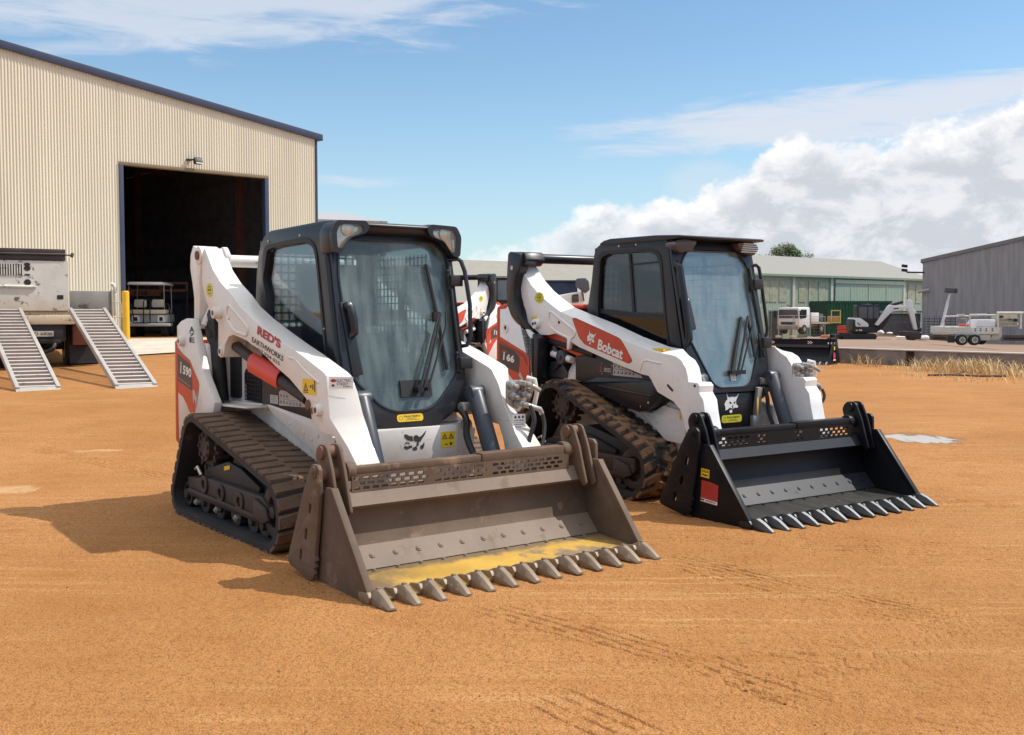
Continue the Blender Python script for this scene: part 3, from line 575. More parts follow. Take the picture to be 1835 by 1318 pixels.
    # lift arms
    O = [(-1.011, 1.847), (-.866, 1.691), (-.723, 1.600), (-.528, 1.511), (-.395, 1.436), (-.188, 1.358), (.057, 1.280), (.289, 1.211), (.509, 1.151), (.797, 1.062), (.826, 1.045), (.841, .945), (.865, .809), (.951, .752), (1.076, .669), (1.172, .585), (1.215, .47), (1.19, .34), (1.09, .33), (1.02, .45), (.990, .564), (.966, .633), (.924, .709), (.766, .719), (.640, .774), (.629, .839), (.567, .900), (.352, 1.001), (.147, 1.070), (-.069, 1.152), (-.296, 1.218), (-.510, 1.251), (-.594, 1.238), (-.667, 1.177), (-.683, 1.123), (-.712, 1.095), (-.757, 1.093), (-.785, 1.120), (-.777, 1.328), (-.893, 1.383), (-.995, 1.472), (-1.067, 1.608), (-1.062, 1.731), (-1.05, 1.82)]
    I = list(O); I[9], I[10], I[11], I[12], I[13], I[14], I[15] = (.81, 1.06), (.852, 1.042), (.925, .955), (.985, .835), (1.035, .765), (1.095, .672), (1.172, .585)
    for s in (-1, 1):
        a = MB(); a.loft(O, I, 'y', s * .635, s * .49); a.cyl((.745, s * .63, .845), (.745, s * .665, .845), .040, .032); a.cyl((-.735, s * .60, 1.395), (-.735, s * .69, 1.395), .045, .038); a.cyl((-.735, s * .635, 1.135), (-.735, s * .645, 1.135), .034)
        a.tube([(x, s * .634, z) for x, z in rounded([(-.60, 1.46), (-.26, 1.30), (-.28, 1.25), (-.50, 1.275), (-.63, 1.37)], .06, 5)], .011, 8, True)
        a.tube([(x, s * .634, z) for x, z in ((.34, 1.13), (.42, 1.125), (.56, 1.06), (.74, 1.0))], .008)
        arm = a.build('lift_arm', WORN_WHITE, root, bevel=.010, seg=3, ang=32)
        pi_ = MB(); pi_.cyl((.745, s * .664, .845), (.745, s * .6665, .845), .018); pi_.cyl((-.735, s * .689, 1.395), (-.735, s * .692, 1.395), .018); pi_.cyl((-.735, s * .644, 1.135), (-.735, s * .648, 1.135), .018); pi_.cyl((.60, s * .62, .865), (.60, s * .643, .865), .03); pi_.cyl((.66, s * .62, .835), (.66, s * .641, .835), .02); pi_.build('pivot_pin', RUST, arm)
        M = RIGHT(0, -.6352, 0) if s < 0 else LEFT(0, .6352, 0); fx = 1 if s < 0 else -1
        if s < 0:
            q = MB(); q.M = RIGHT(-.120, -.6355, 1.262, -.24); q.text("RED'S", 0, 0, .355, .058, .002, .045); q.build('owner_lettering', [RED_INK], arm)
            q = MB(); q.M = RIGHT(-.205, -.6355, 1.212, -.230); q.text('EARTHWORKS', 0, 0, .480, .034, .002, .012); q.M = RIGHT(-.180, -.6355, 1.170, -.232); q.text('0407 934 025', 0, 0, .405, .021, .002, .004); q.build('phone_lettering', [BLACK_INK], arm)
            def ds(q): warn(q, .014, .018, .062, .05); q.poly(rect(.012, .008, .078, .013), .0025); q.poly(rect(.10, .04, .12, .055), .0025); q.poly(rect(.13, .03, .145, .06), .0025); q.poly(rect(.155, .02, .168, .085), .0025)
            sticker(arm, RIGHT(.527, -.6355, .926, 0), rect(0, 0, .176, .089, .004), YELLOW, ds, 'warning_sticker')
        sticker(arm, M @ Matrix.Translation((fx * -.925, 1.553, 0)), oval(0, 0, .060, .047), LIME, lambda q: dealer_round(q, .052), 'dealer_sticker')
        if s < 0:
            q = MB(); ux = Vector((.10, .145, 0)); q.M = frame((.842, -.630, .972), ux, (-.04, 0, 1)); q.prism(rect(.006, 0, .140, .066), 'z', .004, .006); q.mat = 1
            q.text('ELECTRIC', .048, .038, .08, .016, .0065, .01); q.text('STREET', .048, .018, .065, .016, .0065, .01); dashes(q, .085, .13, .008, .006, 2, .0065); q.mat = 2; q.poly(oval(.030, .045, .016, .009), .0065); q.mat = 1; q.poly(oval(.028, .018, .009, .007, 8), .0065); q.build('owner_sticker', [WHITE_INK, GREY_DECAL, RED_INK], arm)
        else:
            couplers(arm, .99, .57, .905, 1)
            def ic(q): q.mat = 1; [q.poly(oval(.02 + i * .028, .06, .009, .011, 10), .0025) for i in range(3)]; dashes(q, .01, .08, .035, .009, 5); dashes(q, .01, .08, .012, .009, 6)
            q = MB(); q.M = frame((1.055, .50, .70), (.02, .1, 0), (-.08, 0, 1)); q.prism(rect(0, 0, .088, .082), 'z', .002, .004); q.mat = 1; q.poly(rect(0, .0, .088, .003), .0045); q.poly(rect(0, .079, .088, .082), .0045); q.poly(rect(0, .027, .088, .029), .0045); [q.poly(oval(.02 + i * .025, .06, .008, .009, 10), .0045) for i in range(3)]; dashes(q, .012, .076, .036, .008, 5, .0045); dashes(q, .012, .076, .012, .008, 6, .0045); q.build('instruction_sticker', [WHITE_INK, GREY_DECAL], arm)
            hose(arm, [(1.10, .60, .83), (1.13, .61, .74), (1.13, .57, .62), (1.16, .53, .50)], .014); hose(arm, [(1.11, .69, .77), (1.13, .69, .70), (1.16, .65, .60), (1.18, .58, .50)], .012)
        lc = MB(); lc.cyl((-.66, s * .555, 1.17), (-.36, s * .555, 1.085), .036); lc.cyl((.06, s * .555, .975), (.42, s * .545, .88), .04); lc.cyl((-.40, s * .555, 1.095), (.10, s * .555, .965), .03); lc.build('lift_cylinder', DUSTY_DARK, root)
        gu = MB(); P = [(.074 * math.cos(t) * .62, .074 * math.sin(t)) for t in np.linspace(R(-40), R(210), 14)]
        V = []
        for (x, z) in ((-.375, 1.072), (.075, .985)):
            for c_, d_ in P: V.append((x + d_ * .15, s * (.555 + c_), z + d_ - .012))
        for (x, z) in ((-.375, 1.072), (.075, .985)):
            for c_, d_ in P: V.append((x + d_ * .15, s * (.555 + c_ * .9), z + d_ * .9 - .012))
        n = 14; gu.add(V, [(i, i + 1, n + i + 1, n + i) for i in range(n - 1)] + [(2 * n + i, 3 * n + i, 3 * n + i + 1, 2 * n + i + 1) for i in range(n - 1)] + [(i, 2 * n + i, 2 * n + i + 1, i + 1) for i in range(n - 1)] + [(n + i, n + i + 1, 3 * n + i + 1, 3 * n + i) for i in range(n - 1)] + [(0, n, 3 * n, 2 * n), (n - 1, 3 * n - 1, 4 * n - 1, 2 * n - 1)])
        gu.build('cylinder_guard', RED_GUARD, root)
        cylinder_part(root, (.80, s * .40, .90), (1.06, s * .41, .36), .054, .85)
        hose(chassis, [(.73, s * .33, .80), (.78, s * .345, .74), (.80, s * .34, .62), (.88, s * .36, .48)], .022)
        kb = MB(); kb.cyl((.735, s * .335, .80), (.735, s * .47, .80), .04); kb.cyl((.74, s * .35, .70), (.74, s * .40, .70), .03); kb.cyl((.76, s * .345, .64), (.76, s * .375, .64), .022); kb.build('cylinder_mount', CHROME, chassis, bevel=.003)
    ct = MB(); ct.cyl((-1.03, -.5, 1.762), (-1.03, .5, 1.762), .043, n=24)
    for s in (-1, 1): ct.prism(rounded([(-1.10, 1.70), (-1.08, 1.84), (-1.01, 1.865), (-.94, 1.80), (-.96, 1.70)], .03), 'y', s * .505, s * .47)
    ct.build('cross_tube', WORN_WHITE, root, bevel=.004)
    # cab
    S = [(-.60, .86), (-.628, 1.40), (-.612, 1.557), (-.596, 1.669), (-.566, 1.779), (-.528, 1.851), (-.467, 1.903), (-.378, 1.928), (.36, 1.940), (.445, 1.935), (.445, 1.84), (.55, 1.34), (.650, .84), (.60, .76)]
    Wn = rounded([(-.416, 1.812), (-.30, 1.824), (.148, 1.832), (.27, 1.80), (.308, 1.70), (.37, 1.36), (.44, 1.0), (-.24, 1.0), (-.36, 1.2), (-.395, 1.408), (-.459, 1.555), (-.484, 1.629), (-.446, 1.72)], .03, 3)
    c = MB()
    for s in (-1, 1): c.plate(S, [Wn], 'y', s * .43, s * .395)
    c.prism([(-.528, 1.851), (-.467, 1.903), (-.378, 1.928), (.36, 1.940), (.445, 1.935), (.455, 1.87), (-.40, 1.87), (-.50, 1.80)], 'y', -.40, .40)
    c.plate([(-.40, .9), (.40, .9), (.40, 1.88), (-.40, 1.88)], [rounded([(-.33, 1.12), (.33, 1.12), (.33, 1.80), (-.33, 1.80)], .05)], 'x', -.60, -.565)
    c.bb(-.56, .56, -.40, .40, .80, .90)
    for s in (-1, 1):
        c.tube([(.435 + (1.78 - z) * .205, s * .425, z) for z in (1.78, 1.5, 1.2, .95)], .022)
    cab = c.build('cab', CAB_BLACK, root, bevel=.012, seg=3)
    rf = MB(); rf.prism([(-.53, 1.852), (-.468, 1.912), (-.38, 1.938), (.36, 1.951), (.50, 1.946), (.55, 1.935), (.55, 1.915), (.44, 1.905), (-.36, 1.90)], 'y', -.425, .425); rf.prism([(.43, 1.85), (.43, 1.92), (.545, 1.932), (.53, 1.885)], 'y', -.30, .30); rf.build('roof', CAB_BLACK, cab, bevel=.018, seg=3)
    for s in (-1, 1):
        g = MB(); g.prism([(x * .995, z) for x, z in Wn], 'y', s * .405, s * .40); g.build('side_window', SIDE_GLASS if s < 0 else REAR_GLASS, cab)
        fm = MB(); fm.plate(rounded([(-.47, 1.845), (.19, 1.868), (.31, 1.80), (.40, 1.34), (.475, .95), (-.30, .95), (-.42, 1.3), (-.505, 1.63)], .08, 4), [Wn], 'y', s * .430, s * .436); fm.build('window_seal', DARK, cab)
        w_ = MB() if s > 0 else None
        if s > 0: wire_grid(w_, lambda a, b: (a, s * .375, b), -.38, .28, 1.06, 1.78, .050, .006); w_.build('window_guard', MESH_STEEL, cab)
        for (x, z) in ((-.40, 1.868), (.08, 1.878), (-.52, 1.40), (.40, 1.30)):
            b_ = MB(); b_.ball((x, s * .432, z), .010, (1, .5, 1)); b_.build('cab_bolt', CHROME, cab)
    w_ = MB(); wire_grid(w_, lambda a, b: (-.552, a, b), -.33, .33, 1.12, 1.80, .055, .008); w_.build('window_guard', MESH_STEEL, cab)
    rg = MB(); rg.bb(-.588, -.582, -.335, .335, 1.115, 1.805); rg.build('rear_window', REAR_GLASS, cab)
    dx = lambda z, t: .452 + (1.837 - z) * .205 + t
    fo = [(-.428, 1.90), (-.428, 1.0), (-.405, .87), (-.30, .755), (-.17, .705), (.17, .705), (.30, .765), (.405, .88), (.428, 1.0), (.428, 1.90)]
    gi = rounded([(-.30, 1.838), (-.378, 1.765), (-.392, 1.60), (-.365, 1.01), (-.195, .842), (-.10, .806), (.10, .806), (.195, .842), (.365, 1.01), (.392, 1.60), (.378, 1.765), (.30, 1.838)], .05, 4)
    d = MB(); d.plate(rounded(fo, .05, 3), [gi], 'q', 0, .028, lambda u, v, t: (dx(v, t), u, v)); d.plate([(y * 1.03, 1.32 + (z - 1.32) * 1.025) for y, z in gi], [gi], 'q', .028, .036, lambda u, v, t: (dx(v, t), u, v)); d.build('door_frame', CAB_BLACK, cab, bevel=.004)
    g = MB(); g.plate(gi, [], 'q', .010, .016, lambda u, v, t: (dx(v, t), u, v)); g.build('door_glass', DOOR_GLASS, cab)
    h = MB(); P3 = lambda y, z, t: (dx(z, t), y, z); h.tube([P3(-.372, 1.44, .03), P3(-.365, 1.43, .075), P3(-.352, 1.36, .08), P3(-.35, 1.28, .07), P3(-.362, 1.26, .03)], .026); h.plate([(-.41, 1.46), (-.345, 1.46), (-.305, 1.03), (-.375, 1.02)], [], 'q', .028, .04, P3); h.build('door_handle', CAB_BLACK, cab, bevel=.004)
    lk = MB(); lk.ball(P3(-.37, 1.445, .085), .014); lk.build('door_lock', CHROME, cab)
    w_ = MB(); w_.plate(rect(-.055, .885, .165, .985), [], 'q', .016, .03, P3); w_.cyl(P3(.052, .932, .02), P3(.052, .932, .09), .022); w_.cyl(P3(.115, .932, .02), P3(.115, .932, .08), .012)
    w_.tube([P3(.052, .932, .08), P3(.19, 1.24, .07), P3(.265, 1.40, .06)], .009); w_.tube([P3(.082, .94, .08), P3(.21, 1.23, .07), P3(.275, 1.39, .06)], .007); w_.tube([P3(.115, .932, .07), P3(.30, 1.32, .07), P3(.315, 1.40, .06)], .007)
    w_.box(P3(.245, 1.37, .05), (.03, .05, .06)); w_.tube([P3(.222, 1.70, .035), P3(.262, 1.40, .03), P3(.292, 1.04, .035)], .012); w_.build('wiper', DARK, cab)
    hg = MB()
    for z in (1.60, 1.08): hg.box(P3(.415, z, .05), (.06, .09, .07)); hg.ball(P3(.372, z + .06, .045), .014); hg.ball(P3(.372, z - .05, .045), .014); hg.cyl(P3(.372, z + .06, .045), P3(.372, z - .05, .045), .009)
    hg.tube([P3(.385, 1.72, .05), P3(.38, 1.4, .05), P3(.385, 1.02, .05)], .012); hg.build('door_hinge', DARK, cab, bevel=.004)
    gb = MB(); gb.tube([(.50, .40, 1.735), (.55, .44, 1.74), (.565, .455, 1.725), (.585, .47, 1.66), (.62, .485, 1.45), (.64, .475, 1.24), (.63, .455, 1.19), (.58, .42, 1.18)], .014); gb.build('grab_handle', CAB_BLACK, cab)
    for s in (-1, 1):
        Q = [(.425, 1.946), (.225, 1.952), (.198, 1.915), (.225, 1.875), (.325, 1.845), (.36, 1.80), (.405, 1.745), (.452, 1.75), (.462, 1.88)]
        Q = [(s * y, z) for y, z in Q]; lp = MB(); lp.prism(rounded(Q, .03, 4), 'x', .40, .535); lo = lp.build('headlight', CAB_BLACK, cab, bevel=.012, seg=3)
        cy = sum(p[0] for p in Q) / len(Q); cz = sum(p[1] for p in Q) / len(Q); k = [(cy + (y - cy) * .70, cz + (z - cz) * .72) for y, z in Q]
        rfm = MB(); rfm.prism(rounded(k, .022, 4), 'x', .534, .538); rfm.cyl((.538, s * .345, 1.895), (.552, s * .345, 1.895), .036, .042); rfm.prism([(s * .40, 1.86), (s * .43, 1.86), (s * .435, 1.775), (s * .41, 1.77)], 'x', .538, .545); rfm.build('reflector', REFLECT, lo, bevel=.002)
        ln = MB(); ln.prism(rounded(k, .022, 4), 'x', .556, .560); ln.build('lens', CLEAR, lo); rm = MB(); k2 = [(cy + (y - cy) * .98, cz + (z - cz) * .97) for y, z in Q]; rm.plate(rounded(k2, .022, 4), [rounded(k, .022, 4)], 'x', .53, .565); rm.build('lamp_rim', CAB_BLACK, lo)
    make_seat(cab, -.10, 1.20)
    sticker(cab, FRONT(dx(.738, .0295), -.105, .738, .205), rect(0, 0, .185, .046, .02), YELLOW, lambda q: dealer(q, .185, .046), 'dealer_sticker')
    hd = MB(); hd.box((.52, .30, 1.0), (.05, .12, .03)); hd.cyl((.35, -.22, 1.0), (.38, -.20, 1.28), .02); hd.cyl((.35, .22, 1.0), (.38, .20, 1.28), .02); hd.build('control_levers', DARK, cab)
    make_bucket(root, .905, 0, dict(body=BUCKET1, floor=YELLOW_FLOOR, pale=BUCKET1_LIT, bar=BUCKET1, tooth=TOOTH1, pin=RUST), 1)
    return root


# ------------------------------------------------------------------ loader two: the newer black cab model (built twice: with and without its bucket)
def build_new_loader(name, label, loc, yaw, num, bucket=True):
    root = thing(name, label, 'track loader', loc, yaw)
    fr = [(-.93, .29), (-.90, .14), (.34, .135), (.46, .24), (.46, .36), (.2, .42), (-.20, .50), (-.40, .44), (-.70, .34)]
    for s in (-1, 1): make_track(root, s, [(-.545, .595, .225), (-1.0, .16, .142), (.43, .225, .208)], .823, .36, LUG2, 2, fr, (-.50, .65, .165), 13 + s, DUSTY_DARK)
    ch = MB(); ch.prism([(-1.15, .30), (-1.15, .82), (-.45, .84), (.30, .76), (.55, .70), (.64, .60), (.65, .24), (.3, .2), (-.9, .2)], 'y', -.452, .452); chassis = ch.build('chassis', NEW_WHITE, root, bevel=.015)
    fp = MB(); fp.prism(rounded([(-.30, .42), (.30, .42), (.33, .78), (-.33, .78)], .04), 'x', .66, .695); fpo = fp.build('front_panel', CAB_BLACK2, chassis, bevel=.008)
    st = MB(); st.M = FRONT(.697, 0, 0, 0); emblem(st, -.092, .630, .180, .160, 0, 1, .002); st.build('emblem', [WHITE_INK, CAB_BLACK2], fpo)
    sticker(fpo, FRONT(.6965, -.112, .556, 0), rect(0, 0, .215, .058, .024), LIME, lambda q: dealer(q, .215, .058), 'dealer_sticker')
    cl = MB(); cl.box((.72, .25, .70), (.03, .05, .24), ry=R(8)); cl.bb(.70, .74, .19, .30, .50, .60); cl.mat = 1; cl.prism(rect(.215, .60, .235, .74), 'x', .742, .748); cl.build('cab_latch', [CHROME, YELLOW], chassis, bevel=.004)
    eb = MB(); eb.bb(-1.30, -.56, -.46, .46, .82, 1.28); engine = eb.build('engine_cover', DARK, root, bevel=.012)
    for s in (-1, 1):
        r_ = MB(); r_.prism([(-1.08, 1.215), (-.85, 1.25), (-.42, 1.14), (-.42, 1.05), (-.52, 1.035), (-.90, 1.13), (-1.08, 1.175)], 'y', s * .57, s * .45); r_.build('red_cover', RED, engine, bevel=.008)
        wb = MB(); wb.prism([(-.78, .83), (-.72, .88), (-.58, 1.06), (-.555, 1.06), (-.555, .83)], 'y', s * .52, s * .44); wb.cyl((-.88, s * .56, 1.045), (-.60, s * .56, 1.0), .03); wb.build('side_rib', NEW_WHITE, engine, bevel=.004)
        mo = MB(); mo.cyl((-.72, s * .50, 1.02), (-.72, s * .60, 1.02), .062); mo.cyl((-.72, s * .58, 1.02), (-.72, s * .615, 1.02), .022, n=8); mo.tube([(-.95, s * .52, 1.06), (-.85, s * .56, 1.10), (-.78, s * .55, .98), (-.90, s * .53, .90)], .022); mo.prism([(-1.0, .84), (-.96, .97), (-.80, .99), (-.70, .88), (-.72, .84)], 'y', s * .53, s * .40); mo.build('drive_housing', GREY_CYL, engine, bevel=.006)
        sp = MB(); sp.prism([(-.56, .84), (-.56, 1.10), (-.30, 1.08), (.05, 1.0), (.36, .93), (.44, .90), (.52, .78), (.42, .72)], 'y', s * .555, s * .44); sp.mat = 1
        if s < 0:
            for x, z in ((-.20, .985), (-.20, .905), (-.075, .975), (-.075, .905), (.385, .898)): sp.cyl((x, -.555, z), (x, -.560, z), .008, n=8)
        so = sp.build('side_panel', [BROWN_DARK, CHROME], root, bevel=.005)
        if s < 0:
            q = MB(); q.M = RIGHT(-.255, -.5565, .915, -.02); q.text('2', .02, .005, .04, .045, .001, .02); q.mat = 1; q.text('SPEED', .075, .008, .095, .032, .001, .015); q.build('speed_lettering', [RED_FADE, GREY_INK], so)
            def info(q):
                q.mat = 1; rnd = random.Random(3)
                for i in range(6): q.poly(rect(.004 + i * .046, .006, .006 + i * .046, .052), .0025); xx = .014 + i * .046; q.poly([(xx, .014), (xx + .02, .018), (xx + rnd.uniform(.01, .026), .04), (xx + .004, .03)], .0025)
                q.poly(rect(0, .05, .30, .053), .0025)
                for i in range(3): xx = .014 + i * .05; q.poly([(xx, .062), (xx + .02, .066), (xx + .012, .09 - i * .006)], .0025)
            sticker(so, RIGHT(-.064, -.5565, .899, -.01), [(0, 0), (.362, -.002), (.345, .018), (.28, .030), (.08, .092), (0, .104)], GREY_INK, info, 'instruction_sticker')
        bf = MB(); bf.prism(rounded([(-.50, .80), (-.19, .880), (.30, .885), (.50, .882), (.545, .80), (.46, .70), (.33, .635), (.20, .65), (-.19, .75), (-.47, .83)], .04), 'y', s * .60, s * .445); bf.tube([(-.19, s * .60, .812), (.15, s * .602, .785), (.45, s * .60, .765)], .008); bf.mat = 1; bf.cyl((.42, s * .60, .715), (.42, s * .606, .715), .014, n=8); bf.cyl((.33, s * .60, .68), (.33, s * .606, .68), .01, n=8)
        bf.build('fender', [CAB_BLACK2, CHROME], chassis, bevel=.006)
        ws = MB(); ws.prism([(.20, .64), (.34, .625), (.48, .695), (.70, .66), (.72, .42), (.50, .43)], 'y', s * .50, s * .44); ws.cyl((.40, s * .50, .57), (.40, s * .508, .57), .012, n=8); ws.mat = 1; ws.prism(rect(.655, .60, .675, .66), 'y', s * .50, s * .504); ws.build('side_skirt', [NEW_WHITE, YELLOW], chassis, bevel=.006)
    rb = MB(); rb.bb(-1.50, -1.06, -.645, .645, .45, 1.25); rear = rb.build('rear_body', DARK, root, bevel=.01)
    tg = MB(); tg.prism([(-1.505, .55), (-1.56, .58), (-1.55, 1.43), (-1.53, 1.452), (-1.44, 1.475), (-1.38, 1.472), (-1.38, 1.43), (-1.505, 1.42)], 'y', -.703, .703); tg.build('tailgate', RED, root, bevel=.012)
    for s in (-1, 1):
        P = [(-1.505, 1.43), (-1.46, 1.448), (-1.365, 1.452), (-1.33, 1.40), (-1.306, 1.355), (-1.25, 1.31), (-1.10, 1.255), (-1.0, 1.205), (-.989, .80), (-1.047, .70), (-1.10, .60), (-1.2, .52), (-1.505, .55)]
        pl = MB(); pl.prism(P, 'y', s * .70, s * .645); up = pl.build('upright', NEW_WHITE, rear, bevel=.008)
        bo = MB(); bo.ringcyl((-1.40, 0, 1.262), 'y', .020, .042, s * .70, s * .708); bo.mat = 1; bo.cyl((-1.40, s * .699, 1.262), (-1.40, s * .704, 1.262), .020, n=12); bo.build('pin_boss', [NEW_WHITE, DARK], up)
        fx = 1 if s < 0 else -1; M = RIGHT(0, -.7005, 0) if s < 0 else LEFT(0, .7005, 0); Q = lambda P: [(fx * x, z) for x, z in P][::fx]
        q = MB(); q.M = M; q.mat = 0; q.poly(Q([(-1.500, 1.182), (-1.46, 1.170), (-1.10, 1.055), (-1.04, 1.02), (-1.022, .97), (-1.045, .70), (-1.09, .62), (-1.16, .69), (-1.28, .80), (-1.42, .895), (-1.500, .935)]), .002)
        q.mat = 1; q.poly(Q([(-1.498, 1.120), (-1.27, 1.065), (-1.19, 1.02), (-1.172, .98), (-1.195, .868), (-1.498, .930)]), .003); q.mat = 2; q.poly(Q([(-1.17, .88), (-1.12, .825), (-1.135, .80), (-1.19, .845)]), .0035); q.mat = 3; q.poly(Q([(-1.49, 1.145), (-1.12, 1.04), (-1.06, 1.0), (-1.05, .93), (-1.09, .96), (-1.13, 1.01), (-1.25, 1.06), (-1.49, 1.125)]), .0025)
        q.build('side_decal', [RED, GREY_DECAL, GREY_INK, RED_FADE], up)
        q = MB(); q.M = (RIGHT(-1.462, -.7005, .978, -.14) if s < 0 else LEFT(-1.262, .7005, .955, -.14)); q.mat = 1; q.poly([(.0, .085), (.075, .085), (.072, .062), (-.003, .062)], .0035); q.mat = 0; q.text('i', .020, .0, .024, .072, .004, .03); q.text(num, .075, .0, .125, .066, .004, .045); q.mat = 1; dashes(q, .085, .18, -.022, .008, 9, .004); q.build('model_lettering', [WHITE_INK, RED_INK], up)
        lk = MB(); L = [(-1.372, 1.915), (-1.34, 1.935), (-1.19, 1.915), (-1.175, 1.83), (-1.19, 1.78), (-1.240, 1.717), (-1.278, 1.618), (-1.270, 1.50), (-1.235, 1.40), (-1.17, 1.315), (-1.03, 1.20), (-.985, 1.17), (-.99, .82), (-1.04, .80), (-1.06, 1.20), (-1.10, 1.25), (-1.20, 1.29), (-1.33, 1.375), (-1.382, 1.46), (-1.398, 1.609), (-1.385, 1.78)]
        lk.prism(L, 'y', s * .70, s * .60); lk.prism([(-1.0, .82), (-.93, .84), (-.92, 1.18), (-1.0, 1.22)], 'y', s * .69, s * .58); lo = lk.build('rear_link', CAB_BLACK2, root, bevel=.010)
        pn = MB(); pn.cyl((-1.30, s * .70, 1.79), (-1.30, s * .706, 1.79), .020); pn.cyl((-1.13, s * .66, 1.225), (-1.13, s * .70, 1.225), .018); pn.build('link_pin', CHROME, lo)
    O = [(-1.275, 1.837), (-1.245, 1.752), (-1.126, 1.638), (-.991, 1.547), (-.859, 1.481), (-.693, 1.405), (-.487, 1.352), (-.139, 1.268), (.187, 1.175), (.493, 1.105), (.640, 1.092), (.735, 1.080), (.80, 1.050), (.842, 1.0), (.862, .945), (.872, .899), (.965, .899), (.990, .877), (.984, .828), (1.026, .778), (1.045, .683), (1.070, .587), (1.13, .47), (1.12, .33), (1.02, .32), (.90, .45), (.842, .560), (.82, .635), (.789, .692), (.716, .746), (.589, .788), (.540, .806), (.499, .853), (.465, .898), (.436, .921), (.364, .928), (.270, .949), (.022, 1.004), (-.116, 1.039), (-.428, 1.114), (-.62, 1.185), (-.765, 1.220), (-.858, 1.205), (-.971, 1.203), (-1.165, 1.305), (-1.194, 1.394), (-1.264, 1.529), (-1.305, 1.642)]
    I = [(x + .03, z + .035) if 1 <= i <= 10 else (x, z) for i, (x, z) in enumerate(O)]
    for s in (-1, 1):
        a = MB(); a.loft(O, I, 'y', s * .62, s * .485); a.cyl((-1.02, s * .62, 1.30), (-1.02, s * .66, 1.30), .048, .042)
        a.tube([(x, s * .619, z) for x, z in rounded([(-.85, 1.42), (-.46, 1.235), (-.53, 1.175), (-.77, 1.24), (-.86, 1.30)], .06, 5)], .011, 8, True); a.tube([(x, s * .619, z) for x, z in ((.34, .955), (.38, 1.03), (.42, 1.038), (.58, 1.02))], .007)
        arm = a.build('lift_arm', NEW_WHITE, root, bevel=.016, seg=4, ang=34)
        pi_ = MB(); pi_.cyl((-1.035, s * .66, 1.30), (-1.035, s * .663, 1.30), .014); pi_.cyl((-1.0, s * .66, 1.305), (-1.0, s * .663, 1.305), .012); pi_.cyl((-.705, s * .62, 1.315), (-.705, s * .624, 1.315), .012); pi_.prism(slot(.68, .845, .075, .018, -.6), 'y', s * .62, s * .623); pi_.cyl((.94, s * .60, .875), (.94, s * .624, .875), .010); pi_.build('arm_slot', DARK, arm)
        tb = MB(); tb.prism([(-.58, 1.20), (-.53, 1.19), (-.555, 1.09), (-.585, 1.09)], 'y', s * .63, s * .60); tb.build('lock_tab', NEW_WHITE, arm, bevel=.003)
        M = RIGHT(0, -.6205, 0) if s < 0 else LEFT(0, .6205, 0); fx = 1 if s < 0 else -1; Q = lambda P: [(fx * x, z) for x, z in P][::fx]
        D = rounded([(-.515, 1.342), (-.470, 1.347), (.085, 1.200), (.130, 1.165), (.245, 1.035), (.205, 1.010), (-.345, 1.140), (-.420, 1.190)], .02, 3); cx, cz = -.13, 1.18
        q = MB(); q.M = M; q.mat = 1; q.poly(Q([(cx + (x - cx) * 1.025, cz + (z - cz) * 1.05) for x, z in D]), .001); q.mat = 0; q.poly(Q(D), .002); q.build('brand_decal', [RED, RED_FADE], arm)
        q = MB(); q.M = RIGHT(-.36, -.6205, 1.155, -.235) if s < 0 else LEFT(.165, .6205, 1.125, .235)
        o1, o2 = (.03, .185) if s < 0 else (.03, .185)
        emblem(q, o1, .005 if s < 0 else -.02, .125, .115, 0, 1, .0035); q.mat = 0; q.text('Bobcat', o2, -.008 if s < 0 else .06, .32, .085, .0035, .035); q.build('brand_lettering', [WHITE_INK, RED_FADE], arm)
        sticker(arm, M @ Matrix.Translation((fx * -.995, 1.525, 0)), oval(0, 0, .068, .047), LIME, lambda q: dealer_round(q, .055), 'dealer_sticker')
        sticker(arm, M @ Matrix.Translation((fx * -1.07 - (.0 if s < 0 else .06), 1.335, 0)), rect(-.04, -.028, .04, .028), YELLOW, lambda q: warn(q, -.03, -.018, .03, .034), 'warning_sticker')
        q = MB(); q.bb(.46, .58, s * .60, s * .53, 1.108, 1.1285); q.build('caution_strip', YELLOW, arm)
        if s > 0:
            couplers(arm, .855, .56, .93, 1); hose(arm, [(.96, .64, .83), (.98, .64, .76), (.96, .58, .64), (.99, .52, .53), (1.03, .47, .48)], .014); hose(arm, [(.97, .70, .80), (.99, .70, .73), (.97, .61, .62), (.98, .54, .55)], .012)
        lc = MB(); lc.cyl((-.95, s * .54, 1.16), (-.30, s * .545, 1.06), .038); lc.build('lift_cylinder', DARK, root)
        cylinder_part(root, (.74, s * .385, .90), (.97, s * .385, .36), .052, .88)
        hose(chassis, [(.70, s * .33, .82), (.735, s * .34, .74), (.75, s * .345, .62), (.82, s * .36, .46)], .016)
        if s > 0: cb_ = MB(); cb_.cyl((.69, .30, .86), (.69, .42, .86), .03); cb_.cyl((.70, .33, .79), (.70, .375, .79), .025); cb_.build('cylinder_mount', CHROME, chassis)
    ct = MB(); ct.cyl((-1.19, -.58, 1.872), (-1.19, .58, 1.872), .043, n=24)
    for s in (-1, 1): ct.prism(rounded([(-1.36, 1.87), (-1.34, 1.935), (-1.17, 1.925), (-1.13, 1.85), (-1.20, 1.80), (-1.34, 1.82)], .02), 'y', s * .66, s * .46)
    ct.build('cross_tube', CAB_BLACK2, root, bevel=.008)
    # cab
    S = [(-.56, .95), (-.560, 1.441), (-.507, 1.659), (-.474, 1.876), (-.448, 1.929), (-.385, 1.960), (.42, 1.955), (.432, 1.90), (.544, 1.34), (.672, .80), (.62, .72)]
